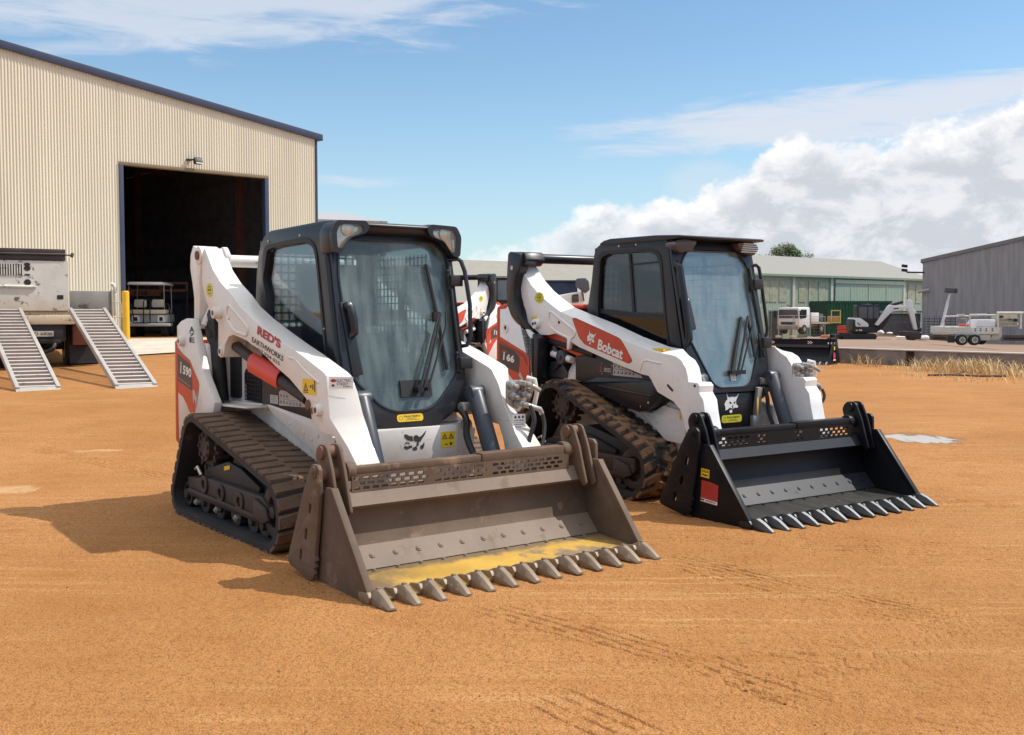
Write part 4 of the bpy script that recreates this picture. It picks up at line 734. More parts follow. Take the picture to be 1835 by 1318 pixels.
    Wn = rounded([(-.385, 1.84), (-.30, 1.873), (.207, 1.868), (.305, 1.84), (.345, 1.75), (.40, 1.36), (.455, 1.06), (-.40, 1.10), (-.418, 1.44), (-.415, 1.549)], .03, 3)
    c = MB()
    for s in (-1, 1): c.plate(S, [Wn], 'y', s * .43, s * .395)
    c.prism([(-.47, 1.88), (-.445, 1.929), (-.385, 1.958), (.42, 1.953), (.43, 1.90)], 'y', -.40, .40)
    c.plate([(-.40, .95), (.40, .95), (.40, 1.93), (-.40, 1.93)], [rounded([(-.34, 1.15), (.34, 1.15), (.34, 1.86), (-.34, 1.86)], .05)], 'x', -.505, -.475)
    c.bb(-.50, .56, -.40, .40, .80, .90); c.bb(-.75, -.48, -.40, .40, 1.25, 1.36)
    cab = c.build('cab', CAB_BLACK2, root, bevel=.014, seg=3)
    rf = MB(); rf.prism([(-.40, 1.962), (-.34, 1.985), (-.26, 1.996), (.30, 1.992), (.57, 1.978), (.60, 1.968), (.585, 1.955), (.42, 1.945), (-.38, 1.945)], 'y', -.44, .44); rf.build('roof', CAB_BLACK2, cab, bevel=.012, seg=3)
    for s in (-1, 1):
        g = MB(); g.prism(Wn, 'y', s * .405, s * .40); g.build('side_window', SIDE_GLASS2 if s < 0 else REAR_GLASS, cab)
        fm = MB(); fm.plate(rounded([(-.41, 1.90), (.22, 1.90), (.36, 1.85), (.42, 1.34), (.49, 1.0), (-.43, 1.05), (-.445, 1.50)], .08, 4), [Wn], 'y', s * .430, s * .435); fm.build('window_seal', DARK, cab)
        fr_ = MB(); fr_.prism([(-.055, 1.865), (-.030, 1.865), (.025, 1.40), (-.005, 1.40)], 'y', s * .412, s * .392); fr_.prism([(-.42, 1.43), (.41, 1.37), (.415, 1.335), (-.42, 1.39)], 'y', s * .412, s * .392); fr_.prism([(-.03, 1.77), (.30, 1.78), (.345, 1.75), (.345, 1.77), (.30, 1.795), (-.03, 1.785)], 'y', s * .409, s * .394); fr_.build('window_slider', DARK, cab)
        w_ = MB() if s > 0 else None
        if s > 0: wire_grid(w_, lambda a, b: (a, s * .375, b), -.36, .32, 1.12, 1.82, .055, .005); w_.build('window_guard', MESH_STEEL, cab)
        hh = MB(); hh.prism(rounded([(-.13, 1.918), (-.13, 1.94), (.04, 1.94), (.04, 1.918)], .008), 'y', s * .43, s * .436); hh.mat = 1; hh.ball((-.15, s * .431, 1.93), .010); hh.ball((.06, s * .431, 1.93), .010); hh.build('marker_lamp', [DARK, CHROME], cab)
    w_ = MB(); wire_grid(w_, lambda a, b: (-.47, a, b), -.34, .34, 1.15, 1.86, .055, .008); w_.build('window_guard', MESH_STEEL, cab)
    rg = MB(); rg.bb(-.497, -.491, -.345, .345, 1.145, 1.865); rg.build('rear_window', REAR_GLASS, cab)
    dx = lambda z, t: .440 + (1.876 - z) * .2255 + t
    P3 = lambda y, z, t: (dx(z, t), y, z)
    fo = [(-.428, 1.93), (-.428, 1.05), (-.405, .90), (-.36, .79), (.36, .79), (.405, .90), (.428, 1.05), (.428, 1.93)]
    gi = rounded([(-.262, 1.872), (-.345, 1.772), (-.372, 1.55), (-.388, 1.235), (-.205, .868), (-.135, .830), (.135, .830), (.205, .868), (.388, 1.235), (.372, 1.55), (.345, 1.772), (.262, 1.872)], .04, 4)
    d = MB(); d.plate(rounded(fo, .03, 3), [gi], 'q', 0, .028, P3); d.plate([(y * 1.035, 1.35 + (z - 1.35) * 1.02) for y, z in gi], [gi], 'q', .028, .036, P3); d.build('door_frame', CAB_BLACK2, cab, bevel=.005)
    g = MB(); g.plate(gi, [], 'q', .014, .020, P3); g.build('door_glass', DOOR_GLASS2, cab)
    pl = MB()
    pl.tube([P3(-.412, 1.77, .03), P3(-.412, 1.74, .075), P3(-.415, 1.45, .08), P3(-.418, 1.20, .075), P3(-.42, 1.16, .03)], .026, 10); pl.build('grab_handle', CAB_BLACK2, cab)
    h = MB(); h.plate(rounded([(-.412, 1.515), (-.345, 1.515), (-.32, 1.27), (-.405, 1.26)], .02, 3), [], 'q', .03, .06, P3); h.build('door_handle', DARK, cab, bevel=.006)
    lk = MB(); lk.ball(P3(-.372, 1.49, .064), .014); lk.build('door_lock', CHROME, cab)
    w_ = MB(); w_.tube([P3(.055, .945, .05), P3(.17, 1.20, .06), P3(.255, 1.37, .05)], .010); w_.tube([P3(.095, .955, .05), P3(.28, 1.30, .06)], .007); w_.tube([P3(.0, .93, .04), P3(.055, 1.05, .035), P3(.19, 1.36, .035)], .013); w_.box(P3(.05, .94, .04), (.05, .15, .03)); w_.tube([P3(.258, 1.36, .04), P3(.272, 1.05, .04)], .012); w_.build('wiper', DARK, cab)
    hg = MB()
    for z in (1.62, 1.16): hg.box(P3(.40, z, .05), (.06, .09, .08)); hg.cyl(P3(.35, z + .07, .045), P3(.35, z - .06, .045), .012)
    hg.tube([P3(.355, 1.75, .05), P3(.36, 1.4, .05), P3(.365, 1.05, .05)], .014); hg.build('door_hinge', DARK, cab, bevel=.005)
    gb = MB(); gb.tube([(.46, .37, 1.77), (.50, .45, 1.775), (.51, .47, 1.755), (.52, .485, 1.66), (.54, .54, 1.27), (.54, .535, 1.22), (.53, .49, 1.155), (.53, .42, 1.155)], .014); gb.build('mirror_bracket', CAB_BLACK2, cab)
    for s in (-1, 1):
        Lq = [(s * y, z) for y, z in [(.452, 1.900), (.440, 1.930), (.36, 1.958), (.215, 1.944), (.235, 1.905), (.275, 1.868), (.40, 1.846)]]
        lp = MB(); lp.prism(rounded(Lq, .025, 4), 'x', .42, .525); lp = lp.build('headlight', LENS_DARK, cab, bevel=.014, seg=3)
        rb_ = MB(); [rb_.bb(.522, .531, s * (.25 + .006 * i), s * (.44 - .008 * abs(i - 2)), 1.872 + i * .016, 1.877 + i * .016) for i in range(5)]; rb_.build('lamp_rib', LENS_DARK if s < 0 else REFLECT, lp)  # ribs on the sunward lamp brighter: its light put into the material
        br = MB(); br.prism(rounded([(s * .25, 1.955), (s * .42, 1.955), (s * .39, 1.83), (s * .33, 1.815)], .02), 'x', .38, .455); br.build('lamp_bracket', CAB_BLACK2, cab, bevel=.006)
    make_seat(cab, -.08, 1.22)
    sticker(cab, FRONT(dx(.875, .022), -.005, .875, .2255), rect(0, 0, .052, .055), WHITE_INK, lambda q: (setattr(q, 'mat', 1), dashes(q, .008, .044, .034, .010, 2), dashes(q, .008, .044, .010, .010, 3)), 'door_sticker', [RED_INK])
    hd = MB(); hd.cyl((.35, -.22, 1.0), (.38, -.20, 1.28), .02); hd.cyl((.35, .22, 1.0), (.38, .20, 1.28), .02); hd.build('control_levers', DARK, cab)
    if bucket:
        b = make_bucket(root, .885, -.05, dict(body=BUCKET2, floor=BUCKET2_FLOOR, pale=BUCKET2_LIT, bar=BUCKET2, tooth=TOOTH2, pin=BUCKET2, face=TOOTH_SHINE), 2)
        sticker(b, RIGHT(1.290, -.8865, .292, -.06), rect(0, 0, .078, .058), YELLOW, lambda q: (setattr(q, 'mat', 1), q.poly(rect(.006, .044, .072, .048), .0025), q.poly(rect(.006, .036, .072, .040), .0025), q.poly([(.006, .022), (.07, .020), (.055, .012), (.02, .012)], .0025)), 'warning_sticker')
        def rd(q):
            q.mat = 1; dashes(q, .030, .125, .070, .022, 11); dashes(q, .030, .11, .038, .020, 12); q.mat = 2; q.poly(rect(.0, -.028, .158, -.006), .0025); q.mat = 3; q.poly(rect(.0, -.022, .035, -.010), .003); q.mat = 4; dashes(q, .05, .14, -.021, .010, 4, .003)
        sticker(b, RIGHT(1.290, -.8865, .155, -.06), [(0, -.030), (.16, -.030), (.16, .105), (.08, .115), (0, .115)], RED_INK, rd, 'maker_sticker', [RED_FADE, WHITE_INK, GREY_CYL, BLACK_INK])
    return root


# ------------------------------------------------------------------ ground
WET = [(1650, 787, 58, 8.5), (1612, 784, 34, 4)]; SILT = [(8, 878, 70, 9), (172, 809, 52, 3.0)]
def on0(u, v):
    d = ray(u, v); t = -CAM_H / d.z; return np.array([d.x * t, d.y * t])
def ell(u, v, ru, rv):
    c = on0(u, v); return c[0], c[1], abs(on0(u + ru, v)[0] - c[0]), abs(on0(u, v - rv)[1] - c[1])
def ground_mat():
    m = bpy.data.materials.new('orange gravelly dirt'); m.use_nodes = True; t = NT(m.node_tree); b = t.n['Principled BSDF']
    tc = t.new('ShaderNodeNewGeometry').outputs['Position']
    big = t.noise(tc, .35, 5, .6, .4); mid = t.noise(t.map(tc, (1, 1, 1), (9, 2, 0)), 2.2, 6, .62); fine = t.noise(tc, 55, 4, .7); gr = t.noise(tc, 170, 2, .6)
    col = t.mix(t.ss(big, .32, .68), (.365, .165, .052), (.465, .222, .082))
    col = t.mix(t.m('MULTIPLY', t.ss(mid, .45, .75), .55), col, (.33, .130, .036))
    for i, (rz, sc_, f0, cc) in enumerate(((-10, (.5, 7, 1), .34, (.33, .135, .038)), (-28, (.4, 9, 1), .30, (.60, .345, .155)), (14, (.35, 8, 1), .28, (.34, .145, .042)), (62, (.4, 10, 1), .22, (.60, .33, .14)))):
        sn = t.noise(t.map(tc, sc_, (i * 3.1, i * 1.7, 0), (0, 0, R(rz))), 1.6, 5, .68); pk = t.ss(t.noise(t.map(tc, (1, 1, 1), (i * 7.3, 2, 0)), .45, 3, .5), .46, .60)
        col = t.mix(t.m('MULTIPLY', t.m('MULTIPLY', t.ss(sn, .50, .64), pk), f0 * 1.5), col, cc)
    pale = t.noise(t.map(tc, (.25, 1.1, 1), (3, 7, 0)), .8, 5, .6); col = t.mix(t.m('MULTIPLY', t.ss(pale, .55, .75), .55), col, (.54, .295, .130))
    near = t.new('ShaderNodeSeparateXYZ'); t.l.new(tc, near.inputs[0])
    col = t.mix(t.m('MULTIPLY', t.ss(fine, .48, .62), .74), col, (.27, .105, .030)); col = t.mix(t.m('MULTIPLY', t.ss(gr, .56, .70), .60), col, (.60, .34, .155))
    dk = t.new('ShaderNodeTexVoronoi'); dk.inputs['Scale'].default_value = 13; t.l.new(tc, dk.inputs['Vector'])
    crs = t.noise(t.map(tc, (1, 1, 1), (4, 4, 0)), 27, 5, .72); col = t.mix(t.m('MULTIPLY', t.ss(crs, .54, .70), .42), col, (.28, .108, .030))
    rare = t.m('MULTIPLY', t.ss(dk.outputs[0], .10, .05), t.ss(t.noise(tc, 5, 2), .55, .62)); col = t.mix(t.m('MULTIPLY', rare, .7), col, (.14, .06, .03))
    def em(L, w):
        f = None
        for e in L:
            x, y, rx, ry = ell(*e); a = t.m('DIVIDE', t.m('SUBTRACT', near.outputs[0], x), rx); c_ = t.m('DIVIDE', t.m('SUBTRACT', near.outputs[1], y), ry)
            q = t.m('ADD', t.m('ADD', t.m('MULTIPLY', a, a), t.m('MULTIPLY', c_, c_)), t.m('MULTIPLY', t.m('SUBTRACT', t.noise(t.map(tc, (1.6, .7, 1)), 4.0, 8, .72), .5), 4.2)); q = t.ss(q, 1.0, 1.0 - w); f = q if f is None else t.m('MAXIMUM', f, q)
        return f
    silt = em(SILT, 1.0); wet = em(WET, .3); damp = em([(u, v, ru * 1.25, rv * 1.5) for u, v, ru, rv in WET], .5)
    col = t.mix(t.m('MULTIPLY', silt, .42), col, (.70, .50, .28)); col = t.mix(t.m('MULTIPLY', damp, .5), col, (.24, .12, .05)); col = t.mix(wet, col, (.34, .28, .22))  # wet tone is pale: cloud reflection put into the puddle colour
    t.put(b.inputs['Base Color'], col); t.put(b.inputs['Roughness'], t.mix(wet, .92, .04, 'FLOAT')); t.put(b.inputs['Specular IOR Level'], t.mix(wet, .15, 1.0, 'FLOAT'))
    v = t.new('ShaderNodeTexVoronoi'); v.inputs['Scale'].default_value = 110; t.l.new(tc, v.inputs['Vector'])
    h = t.m('ADD', t.m('MULTIPLY', fine, .55), t.m('ADD', t.m('MULTIPLY', t.m('SUBTRACT', 1, v.outputs[0]), .30), t.m('MULTIPLY', t.noise(tc, 24, 5, .7), .6)))
    bn = t.new('ShaderNodeBump'); bn.inputs['Strength'].default_value = 1.0; bn.inputs['Distance'].default_value = .017; t.put(bn.inputs['Height'], t.m('MULTIPLY', h, t.m('SUBTRACT', 1.0, wet))); t.l.new(bn.outputs[0], b.inputs['Normal'])
    return m
GROUND = ground_mat()
# tyre and track prints pressed into the near ground: (kind, from, to, width, pitch, depth)
PRINTS = [('solid', (1191, 994), (1425, 1046), .20, .050, .011), ('solid', (1425, 1050), (1715, 1103), .18, .050, .011), ('line', (1180, 1008), (1530, 1092), .12, .06, .009), ('line', (1520, 1090), (1760, 1130), .25, .055, .009), ('solid', (1035, 1129), (1235, 1180), .24, .060, .012), ('line', (860, 1088), (1100, 1150), .30, .060, .009), ('line', (1235, 1180), (1460, 1250), .26, .060, .009),
          ('lug', (1040, 1165), (1440, 1275), .42, .085, .003), ('solid', (1310, 1225), (1445, 1268), .10, .05, .010), ('solid', (1585, 1286), (1745, 1318), .14, .06, .010), ('lug', (1600, 1080), (1835, 1150), .40, .08, .006), ('line', (1330, 1160), (1600, 1200), .30, .09, .006), ('lug', (1250, 1235), (1835, 1090), .42, .085, .004),
          ('line', (1150, 962), (1380, 972), .22, .055, .010), ('line', (1380, 976), (1835, 1000), .30, .06, .010), ('line', (1400, 958), (1835, 985), .22, .07, .008), ('line', (1560, 880), (1835, 912), .3, .06, .008), ('line', (1640, 905), (1835, 905), .25, .06, .008),
          ('line', (1480, 690), (1835, 720), .5, .10, .012), ('line', (1500, 740), (1835, 752), .4, .10, .010), ('line', (60, 800), (300, 860), .3, .06, .007), ('solid', (1117, 1040), (1129, 1100), .05, .05, .009), ('solid', (1129, 1100), (1155, 1155), .05, .05, .009), ('solid', (1063, 1042), (1072, 1105), .05, .05, .007), ('solid', (1072, 1105), (1092, 1160), .05, .05, .007),
          ('solid', (612, 1318), (655, 1190), .05, .05, .008), ('solid', (655, 1190), (705, 1095), .05, .05, .008), ('line', (700, 1290), (770, 1180), .06, .06, .007), ('line', (980, 1330), (1060, 1200), .06, .06, .006), ('line', (960, 1240), (1180, 1330), .3, .07, .008), ('lug', (640, 1325), (1010, 1312), .36, .08, .005), ('lug', (300, 1110), (700, 1230), .42, .09, .003)]
ARCS = []
def near_ground():
    nx, ny = 1400, 1000
    v = np.linspace(0, 1, ny); Y = 2.9 + 11.6 * v ** 1.6; u = np.linspace(-1, 1, nx)
    Xg = u[None, :] * (.35 + Y[:, None] * .53); Yg = np.repeat(Y[:, None], nx, 1)
    Z = np.zeros_like(Xg); rnd = np.random.RandomState(2)
    def vn(sc, seed):
        r = np.random.RandomState(seed); G = r.rand(96, 96); a = ((Xg + 40) * sc) % 95; b_ = (Yg * sc) % 95; i = a.astype(int); j = b_.astype(int); fa = a - i; fb = b_ - j; fa = fa * fa * (3 - 2 * fa); fb = fb * fb * (3 - 2 * fb)
        return (G[i, j] * (1 - fa) + G[i + 1, j] * fa) * (1 - fb) + (G[i, j + 1] * (1 - fa) + G[i + 1, j + 1] * fa) * fb
    patch = np.clip(vn(3.1, 5) * .65 + vn(9, 6) * .5 - .12, 0, 1)
    for kind, a, b_, w, pitch, dep in PRINTS:
        A = on0(*a); B = on0(*b_); d = B - A; L = np.linalg.norm(d); d /= L; s = (Xg - A[0]) * d[0] + (Yg - A[1]) * d[1]; t = -(Xg - A[0]) * d[1] + (Yg - A[1]) * d[0]
        t = t + .03 * np.sin(s * 1.7); mk = (np.abs(t) < w / 2) & (s > -.1) & (s < L + .1); fade = np.clip(np.minimum(s + .1, L + .1 - s) * 3, 0, 1) * np.clip((w / 2 - np.abs(t)) * 30, 0, 1)
        dash = np.clip((vn(23, 31) - .27) * 6, 0, 1)
        if kind == 'solid': dash = .55 + .45 * dash
        if kind != 'lug':
            q = (t / pitch) % 1.0 - .5; pat = -np.exp(-(q * pitch / .0065) ** 2) * 2.1 * dash + .35 * np.cos(q * PI) * dash
        else:
            q = ((s + .45 * np.abs(t) + (t > 0) * pitch * .5 + .012 * np.sin(t * 55)) / pitch) % 1.0 - .5; pat = (-np.exp(-(q * pitch / .009) ** 2) * 1.6 + .3 * np.cos(q * PI)) * dash * np.clip((np.abs(t) - .012) * 60, 0, 1)
        Z += np.where(mk, dep * 1.05 * fade * pat * np.clip(patch * 1.9 + .22, 0, 1), 0)
    for cu, cv, r, w, dep in ARCS:
        c = on0(cu, cv); rr = np.hypot(Xg - c[0], Yg - c[1]); q = np.abs(rr - r); sel = (Xg > c[0] + .25 * r); Z += np.where((q < w) & sel, -dep * np.cos(q / w * PI / 2) + dep * .8 * (np.abs(q - w * .7) < w * .3), 0) * np.clip(patch * 1.5, 0, 1)
    Z += (vn(41, 8) - .5) * .004 + (vn(1.3, 1) - .5) * .016 + (vn(6, 2) - .5) * .004 + (vn(17, 3) - .5) * .0035 + (vn(29, 4) - .5) * .003
    for e_ in WET:
        x, y, rx, ry = ell(*e_); Z *= 1 - np.clip(1.8 - ((Xg - x) / rx) ** 2 - ((Yg - y) / ry) ** 2, 0, 1)
    lim = .35 + Yg * .53; e = np.clip(np.minimum(np.minimum(lim - np.abs(Xg), 14.5 - Yg) / 1.2, 1), 0, 1); Z = Z * e + .004
    left = np.clip((2 - Xg) / 6, 0, 1); left = left ** 2 * (3 - 2 * left); q = np.clip((Yg - 11) / 17, 0, 1); Z += .62 * q * q * (3 - 2 * q) * left
    right = np.clip((Xg - 1) / 6, 0, 1); right = right ** 2 * (3 - 2 * right); q = np.clip((Yg - 13) / 15, 0, 1); Z -= .05 * q * q * (3 - 2 * q) * right
    co = np.stack([Xg, Yg, Z], -1).reshape(-1, 3).astype(np.float32)
    return co, nx, ny
def grid_mesh(name, co, nx, ny, mat, kind='structure'):
    me = bpy.data.meshes.new(name); i = np.arange(ny - 1)[:, None] * nx + np.arange(nx - 1)[None, :]
    F = np.stack([i, i + 1, i + nx + 1, i + nx], -1).reshape(-1, 4).astype(np.int32)
    me.vertices.add(len(co)); me.vertices.foreach_set('co', co.astype(np.float32).ravel()); me.loops.add(F.size); me.loops.foreach_set('vertex_index', F.ravel()); me.polygons.add(len(F)); me.polygons.foreach_set('loop_start', np.arange(0, F.size, 4, dtype=np.int32)); me.polygons.foreach_set('loop_total', np.full(len(F), 4, dtype=np.int32))
    me.update(calc_edges=True); me.polygons.foreach_set('use_smooth', np.ones(len(F), dtype=bool)); me.materials.append(mat)
    o = bpy.data.objects.new(name, me); C.objects.link(o)
    if kind: o['kind'] = kind
    return o
co, nx, ny = near_ground(); grid_mesh('dirt_yard', co, nx, ny, GROUND)
# the wide sheet to the horizon lies under the detailed one
gx = np.r_[np.linspace(-1500, -60, 12), np.linspace(-50, 60, 111), np.linspace(70, 1500, 12)]; gy = np.r_[np.linspace(-60, 2, 12), np.linspace(3, 60, 96), np.linspace(63, 140, 24), np.linspace(200, 2500, 10)]
co = np.array([(x, y, 0.0) for y in gy for x in gx])
def sink(x, y):                       # keep the wide sheet below the detailed one where both exist
    inside = abs(x) < (.35 + y * .53) - 1.3 and 2.0 < y < 13.2
    return .06 if inside else .0
co[:, 2] = [gh(x, y) - sink(x, y) for x, y in co[:, :2]]
grid_mesh('ground', co, len(gx), len(gy), GROUND)
# loose clods and pebbles
def clods():
    rnd = random.Random(11); m = MB()
    for i in range(420):
        Y = 3.2 + 12 * rnd.random() ** 1.6; X = rnd.uniform(-1, 1) * (Y * .5 + .2); r = .0025 + .007 * rnd.random() ** 5
        V = [Vector((rnd.uniform(-1, 1), rnd.uniform(-1, 1), rnd.uniform(-.3, .9))) * r for _ in range(7)]
        b0 = [(X + r * math.cos(a) * rnd.uniform(.7, 1.2), Y + r * math.sin(a) * rnd.uniform(.7, 1.2), gh(X, Y) + rnd.uniform(-.004, .006)) for a in (0, 1.25, 2.5, 3.75, 5.0)]
        tp = (X + rnd.uniform(-.3, .3) * r, Y + rnd.uniform(-.3, .3) * r, gh(X, Y) + r * rnd.uniform(.6, 1.1) + .004)
        m.add(b0 + [tp], [(k, (k + 1) % 5, 5) for k in range(5)])
    o = m.build('pebbles', pm('dark clod', (.36, .16, .055), .95, var=.35), kind='stuff', ang=10)
    tag(o, 'loose clods and pebbles scattered over the orange dirt', 'pebbles')
clods()

# ------------------------------------------------------------------ the loaders
build_worn_loader((-1.0281, 6.9687, 0), R(-53.326))
build_new_loader('track_loader', 'clean white track loader with black cab, black toothed bucket and red arm decal', (1.303, 8.664, 0), R(-56.433), '66')
build_new_loader('track_loader', 'white loader mostly hidden behind the other two, facing the other way', (-1.50, 16.3, gh(-1.5, 16.3)), R(243), '76', False)

# ------------------------------------------------------------------ building helpers
CREAM = pm('cream steel sheet', (.68, .615, .485), .42, var=.05, stretch=(.6, .6, .08), low=(.55, .42, .28), low_z=(-.2, .9), spec=.3)
NAVY = pm('blue grey trim', (.042, .052, .090), .4, var=.08)
INNER_SHADE = pm('shaded shed inside', (.15, .145, .165), .7, var=.2)  # interior shade put into a dark colour instead of the cream sheet
CONC = pm('pale concrete', (.52, .47, .39), .85, var=.12, spots=(.33, .27, .20), spot_amt=.3, spot_scale=2, bump=.2)
STEEL_RED = pm('red oxide steel', (.075, .026, .018), .7, var=.2)
STEEL_OR = pm('orange painted steel', (.26, .075, .018), .6, var=.15)
GALV = pm('galvanised steel', (.36, .345, .32), .5, metal=.2, var=.12, spots=(.16, .14, .125), spot_amt=.42, spot_scale=3)
ALU = pm('worn aluminium', (.43, .40, .365), .45, metal=.15, var=.1, spots=(.30, .22, .16), spot_amt=.32, spot_scale=9)
TYRE = pm('black tyre', (.018, .017, .017), .8, var=.2, spots=(.10, .06, .035), spot_amt=.3)
WHITE_T = pm('chipped white truck paint', (.60, .59, .54), .5, var=.08, spots=(.13, .10, .08), spot_amt=.50, spot_scale=8, scratch=(.20, .17, .14), low=(.50, .40, .26), low_z=(.9, 1.6))
def corr(mb, x0, x1, zb, zt, y, pitch=.083, amp=.012, sub=8):
    n = max(2, int((x1 - x0) / pitch * sub)); vs = []
    for i in range(n + 1):
        x = x0 + (x1 - x0) * i / n; yy = y + amp * math.sin(2 * PI * x / pitch)
        vs += [(x, yy, zb(x) if callable(zb) else zb), (x, yy, zt(x) if callable(zt) else zt)]
    return mb.add(vs, [(2 * i, 2 * i + 2, 2 * i + 3, 2 * i + 1) for i in range(n)])
def along(P0, d, u):
    """parameter at which the line P0 + t d crosses picture column u (both far away)"""
    k = (u - 917.5) / F_PX; return (k * P0.y - P0.x) / (d[0] - k * d[1])

# cream shed on the left
SR = math.atan2(4.83, 4.40 * 1.0); SR = math.atan2(4.40, 4.83)
shed = thing('shed', 'tall cream corrugated steel shed with navy trim and an open doorway', 'shed', (-11.235, 30.5, .61), SR)
_ct = NT(CREAM.node_tree); _cb = _ct.n['Principled BSDF']; _l = _cb.inputs['Base Color'].links[0].from_socket; _sx = _ct.new('ShaderNodeSeparateXYZ'); _ct.l.new(_ct.new('ShaderNodeTexCoord').outputs['Object'], _sx.inputs[0]); _wn = _ct.new('ShaderNodeTexWhiteNoise', noise_dimensions='1D'); _ct.put(_wn.inputs['W'], _ct.m('FLOOR', _ct.m('DIVIDE', _sx.outputs[0], .747)))
_ct.put(_cb.inputs['Base Color'], _ct.mix(_ct.m('MULTIPLY', _wn.outputs['Value'], .10), _l, (.50, .44, .33)))
TZ = lambda x: 6.52 + .140 * (6.53 - x); XL = -12.0; DW, DH = 4.745, 5.0
w = MB(); corr(w, XL, -.02, -.35, TZ, 0); corr(w, DW + .02, 6.5, -.35, TZ, 0); corr(w, -.02, DW + .02, DH + .06, TZ, 0); w.build('front_wall', CREAM, shed, ang=60)
b = MB(); b.bb(6.5, 6.56, -.035, .10, -.35, TZ(6.5)); b.build('corner_trim', NAVY, shed)
b = MB(); b.prism([(XL, TZ(XL) - .12), (6.66, TZ(6.66) - .12), (6.74, TZ(6.74) - .10), (6.74, TZ(6.74) + .10), (6.55, TZ(6.55) + .10), (XL, TZ(XL) + .10)], 'y', -.10, -.02); b.prism([(6.55, 6.40), (6.75, 6.40), (6.75, 6.60), (6.55, 6.60)], 'y', -.02, 20); b.build('roof_trim', NAVY, shed, bevel=.01)
b = MB(); b.add([(XL, -.02, TZ(XL) + .05), (6.6, -.02, TZ(6.6) + .05), (6.6, 20, TZ(6.6) + .05), (XL, 20, TZ(XL) + .05)], [(0, 1, 2, 3)]); b.build('roof', INNER_SHADE, shed)
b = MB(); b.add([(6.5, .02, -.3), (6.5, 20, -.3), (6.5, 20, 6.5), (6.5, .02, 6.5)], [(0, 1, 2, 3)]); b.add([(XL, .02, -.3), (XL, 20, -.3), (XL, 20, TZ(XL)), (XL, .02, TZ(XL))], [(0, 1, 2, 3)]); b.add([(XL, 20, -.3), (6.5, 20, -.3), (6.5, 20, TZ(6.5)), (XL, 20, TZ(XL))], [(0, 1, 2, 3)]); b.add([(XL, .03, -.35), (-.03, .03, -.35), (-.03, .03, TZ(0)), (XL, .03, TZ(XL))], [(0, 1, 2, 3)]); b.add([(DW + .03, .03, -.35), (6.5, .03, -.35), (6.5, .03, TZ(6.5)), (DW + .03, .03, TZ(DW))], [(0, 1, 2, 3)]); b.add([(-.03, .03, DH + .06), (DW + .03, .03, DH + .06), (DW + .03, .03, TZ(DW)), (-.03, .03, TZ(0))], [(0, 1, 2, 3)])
b.build('inner_wall', INNER_SHADE, shed)
b = MB(); b.bb(-.02, .11, -.045, .16, -.02, DH); b.build('door_jamb', NAVY, shed, bevel=.005); b = MB(); b.bb(DW - .11, DW + .02, -.045, .16, -.02, DH); b.build('door_jamb', NAVY, shed, bevel=.005)
b = MB(); b.bb(-.02, DW + .02, -.045, .20, DH, DH + .09); b.build('door_lintel', pm('brown lintel', (.22, .16, .09), .5), shed, bevel=.004)
for x, y in ((5.15, 2.6), (-1.5, 9), (5.6, 12), (2.4, 14)):
    b = MB(); b.bb(x - .13, x + .13, y - .09, y + .09, 0, 6.6); b.bb(x - .16, x + .16, y - .02, y + .02, 0, 6.6); b.build('column', STEEL_RED, shed)
for z in (1.2, 2.6, 4.0, 5.4):
    b = MB(); b.bb(XL, 6.45, 19.75, 19.9, z, z + .08); b.bb(6.38, 6.46, .1, 19.7, z, z + .12); b.build('girt', INNER_SHADE, shed)
for y in (5.0, 10.0, 15.0):
    b = MB(); b.prism([(XL, TZ(XL) - .5), (6.4, TZ(6.4) - .5), (6.4, TZ(6.4) - .02), (XL, TZ(XL) - .02)], 'y', y - .08, y + .08); b.build('rafter', STEEL_RED, shed)
fl = MB(); fl.box((2.30, -.22, 5.30), (.24, .14, .17), rx=R(-28)); fl.bb(2.02, 2.16, -.12, .0, 5.30, 5.36); fl.box((2.15, -.12, 5.33), (.06, .22, .04)); fo = fl.build('floodlight', DARK, shed, bevel=.01)
fl = MB(); fl.box((2.30, -.298, 5.262), (.19, .006, .11), rx=R(-28)); fl.build('lamp_glass', GREY_INK, fo)
sl = MB(); n = 14
gp = [[(-3.3 + 12.6 * i / n, -8.1 + 8.1 * j / n) for i in range(n + 1)] for j in range(n + 1)]
Msh = Matrix.Rotation(SR, 4, 'Z'); Msh.translation = Vector((-11.235, 30.5, 0)); co = []
for r in gp:
    for x, y in r: p = Msh @ Vector((x, y, 0)); co.append((p.x, p.y, (gh(p.x, p.y) + .03) if y < -.5 else .61))
grid_mesh('concrete_apron', np.array(co), n + 1, n + 1, CONC)
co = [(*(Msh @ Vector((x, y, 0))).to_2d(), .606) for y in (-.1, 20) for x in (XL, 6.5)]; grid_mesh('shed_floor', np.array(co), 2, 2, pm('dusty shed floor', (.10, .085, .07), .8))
bl = MB(); bl.cyl((0, 0, -.05), (0, 0, 1.37), .095, n=24); bl.cyl((0, 0, 1.37), (0, 0, 1.40), .095, .07, n=24); o = bl.build('bollard', pm('yellow bollard paint', (.72, .40, .015), .45, var=.08, spots=(.4, .25, .05), spot_amt=.15)); o.location = (-10.57, 29.0, .58); tag(o, 'yellow steel bollard beside the cream shed doorway', 'bollard')
